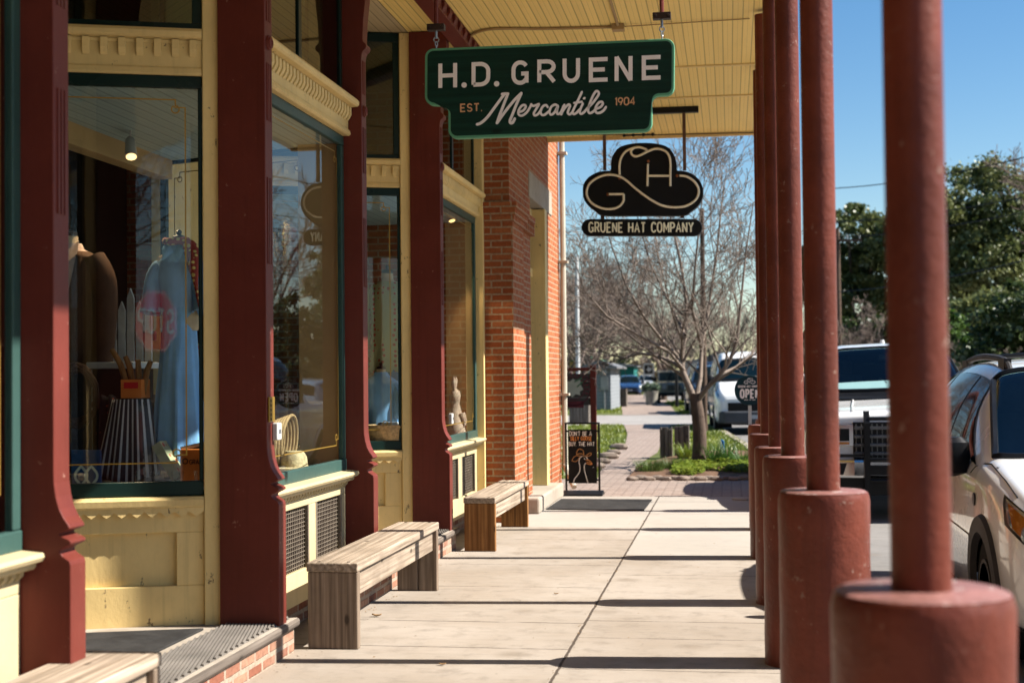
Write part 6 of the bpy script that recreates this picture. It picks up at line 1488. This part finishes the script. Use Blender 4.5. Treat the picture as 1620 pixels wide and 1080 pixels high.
        if kind == 'pickup': u.screen(m, wb-.32, wb+.02, va-.2, .0025)
    else: u.screen(m, wb-(.06 if kind == 'suv' else .3), wt_-.02, va-.25, .0025, v1=vb-.22)
    m.build('screen_seal', 'trim', gl, smooth=True)
    W = st[3][4]
    for sg_ in (1, -1):
        if kind == 'suv': wins = [((5.25, 4.25), (7.55, 4.25), (7.5, 5.85), (6.75, 5.8)), ((7.62, 4.25), (8.75, 4.25), (8.7, 5.85), (7.58, 5.85)), ((8.83, 4.25), (10.0, 4.35), (9.75, 5.7), (8.78, 5.85))]
        elif kind == 'pickup': wins = [((4.55, 4.2), (6.85, 4.2), (6.85, 5.85), (5.95, 5.8)), ((6.95, 4.2), (8.4, 4.2), (8.4, 5.85), (6.95, 5.85))]
        else: wins = [((4.3, 4.1), (6.9, 4.1), (6.9, 5.6), (5.5, 5.5))]
        m = MB()
        for w in wins: u.patch(m, w, sg_, 8, 8, .005)
        sw_ = m.build('side_window', 'cglass', t, smooth=True)
        m = MB(); w0, w1 = wins[0], wins[-1]
        u.patch(m, ((w0[0][0]-.1, w0[0][1]-.06), (w1[1][0]+.08, w1[1][1]-.06), (w1[2][0]+.06, w1[2][1]+.13), (w0[3][0]-.08, w0[3][1]+.13)), sg_, 16, 8, .0025); m.build('window_seal', 'trim', sw_, smooth=True)
        for yw in wy:
            m = MB(); xo_, xi_ = sg_*(W-.03), sg_*(W-.46); Rl = R*1.19
            m.grid([[(x_, yw+Rl*math.cos(a), R+Rl*math.sin(a)) for a in [math.radians(-25+230*k/18) for k in range(19)]] for x_ in (xo_, xi_)])
            m.add([(xi_, yw+Rl*math.cos(a), R+Rl*math.sin(a)) for a in [math.radians(-25+230*k/18) for k in range(19)]], [tuple(range(19))]); m.build('wheel_liner', 'rubber', t)
            wheel(t, sg_*(W-.12), yw, R, .21, 'clad' if detail > 1 else 'steel')
            m = MB(); m.lathe([(.02, 0), (R*1.2, 0), (R*1.2, .35), (.02, .35)], (sg_*(W-.40) if sg_ > 0 else -(W-.40)-.35+.0, yw, R), 24, 'x') if False else m.box(sg_*(W-.5), yw-R*1.2, .2, sg_*(W-.32), yw+R*1.2, R*2.2); pass
            m = MB(); pts = []
            for k in range(15):
                a = math.radians(-14+208*k/14); yy, zz = yw+R*1.22*math.cos(a), R+R*1.22*math.sin(a)
                uu = u.uy(min(max(yy, .06), st[-1][0]-.05)); best = min((abs(u.at(uu, v*.1).z-zz), v*.1) for v in range(0, 42)); pp = u.at(uu, best[1]); pts.append((sg_*(pp.x+.002), yy, zz))
            if detail > 1:
                G = []
                for f_ in (1.0, 1.08, 1.2, 1.34, 1.40):
                    row = []
                    for k in range(25):
                        a = math.radians(-14+208*k/24); yy, zz = yw+R*f_*math.cos(a), R+R*f_*math.sin(a); uu = u.uy(min(max(yy, .06), st[-1][0]-.05)); bv = min((abs(u.at(uu, v*.05).z-zz), v*.05) for v in range(0, 84))[1]; pp = u.at(uu, bv)
                        row.append((sg_*(pp.x+(.022 if 1.0 < f_ < 1.4 else -.01)), yy, zz))
                    G.append(row)
                m.grid(G)
            else: m.tube(pts, .02, 8)
            m.build('wheel_arch', 'clad' if detail > 1 or kind == 'van' else color, t, smooth=True)
        # headlights
        m = MB()
        if kind == 'suv': u.patch(m, ((.62, 2.95), (2.2, 3.05), (2.55, 4.3), (.9, 5.1)), sg_, 8, 6, .006)
        elif kind == 'van': u.patch(m, ((1.1, 3.0), (2.2, 3.1), (2.6, 4.5), (1.2, 4.6)), sg_, 8, 6, .006)
        else: m.box(sg_*.60, -.035, .80, sg_*.93, .12, 1.02)
        hl = m.build('headlight', 'lens' if kind != 'pickup' else 'chrome', t, smooth=kind != 'pickup')
        if kind == 'suv' and detail > 1:
            m = MB(); u.patch(m, ((1.35, 3.05), (2.0, 3.1), (2.4, 4.2), (1.5, 4.5)), sg_, 6, 6, .010); m.build('turn_signal', 'amber', hl, smooth=True)
            m = MB(); u.patch(m, ((.50, 2.82), (2.35, 2.92), (2.68, 4.42), (.78, 5.25)), sg_, 8, 6, .003); m.build('lamp_surround', 'trim', hl, smooth=True)
            for uu in (.95, 1.45):
                p = u.at(uu, 3.8); n_ = u.nrm(uu, 3.8); n_ = Vector((n_.x*sg_, -abs(n_.y)-.3, n_.z*.3)).normalized(); p = Vector((p.x*sg_, p.y, p.z)); m = MB(); m.tube([p+n_*.006, p+n_*.016], [.055, .045], 16); m.build('lamp_bowl', 'lens', hl, smooth=True)
        if kind == 'pickup':
            m = MB(); m.box(sg_*.64, -.040, .85, sg_*.82, -.03, .98); m.build('lamp_bowl', 'trim', hl); m = MB(); m.box(sg_*.84, -.040, .83, sg_*.925, -.032, 1.0); m.box(sg_*.64, -.0402, .815, sg_*.83, -.032, .84); m.build('turn_signal', 'amber', hl)
        # mirrors
        ym, zm = (1.45, .93) if kind == 'suv' else ((1.75, 1.32) if kind == 'pickup' else (1.25, 1.30))
        m = MB(); big = 1.0 if kind == 'suv' else 1.35
        x0 = W*.93+.0; m.rings([(sg_*(x0+.14*big), ym, zm-.02, .03, .02), (sg_*(x0+.14*big), ym, zm, .10*big, .055), (sg_*(x0+.15*big), ym, zm+.09*big, .125*big, .075), (sg_*(x0+.15*big), ym, zm+.17*big, .115*big, .065), (sg_*(x0+.14*big), ym, zm+.20*big, .07*big, .03)], 20); m.tube([(sg_*(x0-.02), ym+.05, zm+.03), (sg_*(x0+.12), ym+.02, zm+.05)], [.035, .03], 8)
        m.build('mirror', 'trim', t, smooth=True)
        if detail > 1:
            for yh in (2.35, 3.2):
                p = u.at(u.uy(yh), 3.35); m = MB(); m.tube(catm([(sg_*(p.x-.005), yh-.09, p.z), (sg_*(p.x+.035), yh-.06, p.z+.005), (sg_*(p.x+.035), yh+.06, p.z+.005), (sg_*(p.x-.005), yh+.09, p.z)], 4), .015, 8); m.build('door_handle', 'trim', t, smooth=True)
            m = MB(); rp_ = [(sg_*.52, yy, zz-.012) for yy, zz in ((1.92, 1.50), (2.02, 1.55), (2.22, 1.585), (2.8, 1.605), (3.3, 1.595), (3.6, 1.565), (3.74, 1.52))]; m.tube(catm(rp_, 5), .021, 8)
            for yy in (2.12, 3.55): m.box(sg_*.497, yy-.10, 1.49, sg_*.543, yy+.10, 1.575)
            m.build('roof_rail', 'clad', t, smooth=True)
            m = MB(); ua, ub = u.uy(1.30), u.uy(3.03); u.patch(m, ((ua, .75), (ub, .75), (ub, 2.0), (ua, 2.0)), sg_, 24, 4, .008); m.build('sill_cladding', 'cwhite2', t, smooth=True)
            for uu in (7.35, 8.75):
                m = MB(); m.tube([Vector((q.x*sg_, q.y, q.z)) for q in [u.at(uu+(.0 if v > 1.6 else -.05), v)+u.nrm(uu, v)*.001 for v in (.8, 1.2, 1.6, 2, 2.5, 3, 3.5, 4.1)]], .0035, 5); m.build('door_gap', 'trim', t)
            m = MB(); m.tube([Vector((q.x*sg_, q.y, q.z)) for q in [u.at(uu, v)+u.nrm(uu, v)*.001 for uu, v in ((5.25, 3.5), (5.15, 4.1), (4.8, 4.8), (4.0, 5.25), (3.0, 5.3), (2.4, 5.1))]], .004, 5); m.build('bonnet_gap', 'trim', t)
            p = u.at(4.6, 2.7); m = MB(); m.lathe([(.035, 0), (.035, .006), (.02, .01)], (sg_*p.x-.0 if sg_ > 0 else -p.x-.008, p.y, p.z), 16, 'x'); m.build('fender_badge', 'trim', t, smooth=True)
    if detail > 1:
        for yy in (2.45, 3.25): m = MB(); m.tube(catm([(-.52, yy, 1.585), (-.3, yy, 1.60), (.3, yy, 1.60), (.52, yy, 1.585)], 4), .014, 8); m.build('cross_bar', 'trim', t, smooth=True)
    m = MB(); zz_ = st[3][1]; m.box(-(W-.48), .3, zz_-.05, W-.48, st[-1][0]-.3, zz_+.25); m.build('underbody', 'rubber', t)
    if kind == 'pickup':
        for sg_ in (1, -1):
            m = MB(); m.tube([Vector((q.x*sg_, q.y, q.z)) for q in [u.at(uu, v)+Vector((0, 0, .003)) for uu, v in ((1.2, 7.4), (2.0, 7.5), (3.0, 7.7), (3.9, 7.9))]], .012, 6); m.build('hood_crease', color, t, smooth=True)
            m = MB(); m.tube([Vector((q.x*sg_, q.y, q.z)) for q in [u.at(uu, v)+u.nrm(uu, v)*.002 for uu, v in ((1.0, 5.2), (2.0, 5.1), (3.0, 5.1), (3.9, 5.2))]], .006, 6); m.build('hood_gap', 'trim', t)
    if kind == 'suv':
        m = MB(); m.prism([(-.52, .52), (.52, .52), (.46, .64), (-.46, .64)], 'y', -.012, .04); m.build('grille', 'trim', t, bevel=.01)
        m = MB(); m.prism([(-.62, .27), (.62, .27), (.56, .42), (-.56, .42)], 'y', -.02, .06); m.build('bumper', 'clad' if detail > 1 else 'trim', t, bevel=.015)
        m = MB(); m.box(-.15, -.03, .42, .15, -.02, .52); m.build('number_plate', 'plate', t)
        m = MB()
        for sg_ in (1, -1): m.box(sg_*.62, st[-1][0]-.06, .80, sg_*.80, st[-1][0]+.015, 1.0)
        m.build('tail_light', 'redlens', t); m = MB(); u.screen(m, len(st)-4.0+.25, len(st)-2.75, 6.1, .006); m.build('rear_window', 'cglass', t, smooth=True)
    if kind == 'van':
        m = MB(); m.box(-.70, -.03, .62, .70, .06, .84); m.build('grille', 'trim', t, bevel=.02)
        m = MB(); m.prism([(-.93, .05), (-.80, -.10), (.80, -.10), (.93, .05), (.97, .30), (-.97, .30)], 'z', .30, .62); m.build('bumper', 'greyplastic', t, bevel=.04)
        m = MB(); m.box(-.16, -.12, .42, .16, -.101, .52); m.build('number_plate', 'plate', t)
    if kind == 'pickup':
        m = MB(); m.box(-.60, -.03, .66, .60, .05, 1.05); m.build('grille', 'trim', t, bevel=.01)
        m = MB()
        for zz in (.70, .79, .88, .97):
            m.box(-.59, -.055, zz, .59, -.031, zz+.035)
        for k in range(22): xx = -.57+k*.0543; m.box(xx-.006, -.048, .67, xx+.006, -.0315, 1.03)
        m.build('grille_bars', 'gunmetal', t, bevel=.006)
        m = MB(); m.prism([(-.99, .12), (-.95, -.08), (-.6, -.14), (.6, -.14), (.95, -.08), (.99, .12)], 'z', .46, .66); m.build('bumper', 'chrome', t, bevel=.03)
        m = MB(); m.box(-.45, -.16, .50, .45, -.141, .60); m.build('bumper_opening', 'trim', t); m = MB(); m.prism([(-.95, .1), (-.85, -.06), (.85, -.06), (.95, .1)], 'z', .28, .455); m.build('air_dam', 'trim', t)
        m = MB()
        for sx in (-.47, .47): m.prism([(-.20, .34), (-.16, .34), (-.145, 1.02), (-.09, 1.16), (-.13, 1.17), (-.20, 1.04)], 'x', sx-.03, sx+.03)
        for zz in (.44, .66, 1.09): m.tube([(-.45, -.165, zz), (.45, -.165, zz)], .02, 8)
        for sg_ in (1, -1): m.tube([(sg_*.49, -.16, .70), (sg_*.78, -.12, .70), (sg_*.96, -.03, .74)], .018, 8)
        m.build('grille_guard', 'trim', t)
        for sg_ in (1, -1):
            m = MB(); m.prism([(.72*sg_, .50), (.90*sg_, .50), (.90*sg_, .62), (.68*sg_, .62)], 'y', -.155, -.09); m.build('fog_light', 'trim', t)
        m = MB(); m.tube([(.03, 3.0, 1.93), (.03, 3.0, 1.99)], [.04, .02], 8); m.build('roof_lamp', 'white', t)
        for sg_ in (1,):
            m = MB(); m.tube([u.at(4.35, 8.0)+Vector((0, 0, .012)), u.at(4.5, 6.6)+Vector((0, 0, .015))], .008, 6); m.build('wiper', 'trim', t); m = MB(); m.tube([(-q.x*.2, q.y, q.z) for q in (u.at(4.35, 8.0)+Vector((0, 0, .012)), u.at(4.5, 6.2)+Vector((0, 0, .02)))], .008, 6); m.build('wiper', 'trim', t)
    t.location = (x, y, z); t.rotation_euler = (0, 0, rot)
    if detail > 1: t.scale = (1, 1, 1.05)
    return t
vehicle('suv', 'white car with grey wheel arches and roof rails, cut by the right edge', 'car', 'cwhite', 2.245, 7.30, 0, detail=2, ws='cglassteal')
vehicle('pickup', 'white pickup truck with black grille guard behind the nearest post', 'pickup truck', 'cwhite', 1.88, 15.55, 0, name='parked_truck', ws='cglassteal')
q = at(1178, 600, 38.5); vehicle('van', 'pale van with dark grey bumper behind the round OPEN sign', 'van', 'cwhite', q.x+.25, 37.3, .05, name='parked_van', ws='cglassteal')
q = at(1134, 600, 55); vehicle('pickup', 'dark blue truck parked just left of the pale van', 'pickup truck', 'cnavy', q.x+.1, 52, .08, name='parked_truck')
q = at(1128, 600, 70); vehicle('van', 'dark blue high van behind the dark truck', 'van', 'cnavy', q.x+.3, 66, .1, name='parked_van')
q = at(1000, 610, 108); vehicle('suv', 'dark blue car driving up at the far end of the brick path', 'car', 'cblue', q.x, 106, .1)
q = at(1026, 600, 140); vehicle('suv', 'small white car far off, right of the dark blue car', 'car', 'cwhite', q.x, 138, .1)
q = at(1043, 600, 150); vehicle('pickup', 'far white truck beside the small white emblem sign', 'pickup truck', 'cwhite', q.x, 146, .1, name='parked_truck')
q = at(1522, 590, 31); s_ = vehicle('suv', 'pale blue car seen from behind, between the pickup and the white car', 'car', 'csky', q.x, 35.2, PI)
# boxy off-roader
def jeep(x, y, rot, label):
    t = thing('parked_jeep', label, 'off-roader', (0, 0, 0), 'parked vehicles')
    m = MB(); m.prism([(0, .62), (0, 1.12), (1.35, 1.2), (1.4, 1.22), (3.9, 1.22), (3.95, .62)], 'x', -.74, .74); m.build('body', 'ctan', t, bevel=.05)
    m = MB(); m.prism([(1.42, 1.221), (1.72, 1.80), (3.85, 1.80), (3.9, 1.221)], 'x', -.70, .70); c_ = m.build('cab', 'ctan', t, bevel=.04)
    m = MB(); m.add([(-.62, 1.445, 1.28), (.62, 1.445, 1.28), (.60, 1.66, 1.72), (-.60, 1.66, 1.72)], [(0, 1, 2, 3)]); m.build('windscreen', 'cglass', t, thick=.01)
    for sg_ in (1, -1):
        m = MB(); m.box(sg_*.701, 1.85, 1.30, sg_*.71, 2.6, 1.70); m.box(sg_*.701, 2.7, 1.30, sg_*.71, 3.7, 1.70); m.build('side_window', 'cglass', t)
        m = MB(); m.prism([(-.05, .80), (.05, .98), (.95, .98), (1.15, .70), (1.05, .70), (.9, .90), (.1, .90), (.0, .78)], 'x', sg_*.745, sg_*.95); m.build('fender', 'trim', t, bevel=.01)
        m = MB(); m.prism([(2.6, .62), (2.75, .98), (3.6, .98), (3.75, .62), (3.65, .62), (3.5, .90), (2.85, .90), (2.7, .62)], 'x', sg_*.745, sg_*.95); m.build('fender', 'trim', t, bevel=.01)
        wheel(t, sg_*.80, .5, .40, .26); wheel(t, sg_*.80, 3.2, .40, .26)
        m = MB(); m.lathe([(.02, -.03), (.12, -.03), (.13, 0), (.11, .02)], (sg_*.5, -.01, .95), 20, 'y'); m.build('headlight', 'lens', t, smooth=True)
        m = MB(); m.box(sg_*.76, 1.62, 1.24, sg_*.98, 1.70, 1.46); m.build('mirror', 'trim', t, bevel=.02)
    m = MB()
    for k in range(7): m.box(-.28+k*.09, -.02, .76, -.24+k*.09, .01, 1.06)
    m.build('grille', 'trim', t); m = MB(); m.box(-.85, -.22, .48, .85, -.06, .66); m.build('bumper', 'trim', t, bevel=.02)
    t.location = (x, y, -.12); t.rotation_euler = (0, 0, rot)
q = at(1068, 600, 76); jeep(q.x, 74, .12, 'tan boxy off-roader with dark fenders facing the viewer behind the slim dark post')
# ================================================================== LIGHT, SKY, CAMERA
SUN_EL, SUN_AZ = math.radians(43.2), math.radians(4.5)      # azimuth measured from +X towards +Y
w = bpy.data.worlds.new('World'); SC.world = w; w.use_nodes = True; nt = w.node_tree
bg = nt.nodes.get('Background') or nt.nodes.new('ShaderNodeBackground')
sky = nt.nodes.new('ShaderNodeTexSky'); sky.sky_type = 'NISHITA'; sky.sun_disc = False; sky.sun_elevation = SUN_EL; sky.sun_rotation = PI/2-SUN_AZ
sky.altitude = 200; sky.air_density = 1.0; sky.dust_density = .3; sky.ozone_density = 1.0
hsv = nt.nodes.new('ShaderNodeHueSaturation'); hsv.inputs['Saturation'].default_value = 1.36
nt.links.new(sky.outputs[0], hsv.inputs['Color']); nt.links.new(hsv.outputs[0], bg.inputs[0]); bg.inputs[1].default_value = .056
l = bpy.data.lights.new('sun', 'SUN'); l.energy = 4.9; l.angle = math.radians(.53); l.color = (1, .95, .87)
so = bpy.data.objects.new('sun', l); C.objects.link(so); so.location = (20, 0, 20)
sd = Vector((math.cos(SUN_EL)*math.cos(SUN_AZ), math.cos(SUN_EL)*math.sin(SUN_AZ), math.sin(SUN_EL))); so.rotation_euler = (-sd).to_track_quat('-Z', 'Y').to_euler()
cam = bpy.data.cameras.new('camera'); co = bpy.data.objects.new('camera', cam); C.objects.link(co); SC.camera = co
cam.sensor_width = 36; cam.lens = 36*F/IW; cam.clip_end = 3000; cam.clip_start = .05
Mx = Matrix.Identity(4)
for k in range(3): Mx[k][0] = RGT[k]; Mx[k][1] = UPV[k]; Mx[k][2] = -fwd[k]; Mx[k][3] = CAM[k]
co.matrix_world = Mx
cam.dof.use_dof = True; cam.dof.focus_distance = 9.4; cam.dof.aperture_fstop = 2.8
vs = SC.view_settings; vs.view_transform = 'Standard'; vs.look = 'None'; vs.exposure = 1.36; vs.gamma = 1
cy = SC.cycles if hasattr(SC, 'cycles') else None
SC.render.engine = 'CYCLES'
SC.cycles.max_bounces = 8; SC.cycles.transparent_max_bounces = 16; SC.cycles.diffuse_bounces = 2; SC.cycles.use_denoising = True; SC.cycles.caustics_reflective = False; SC.cycles.caustics_refractive = False

q = at(1058, 600, 128); vehicle('suv', 'silver car far down the street, right of the small white emblem sign', 'car', 'cwhite2', q.x, 124, .1)
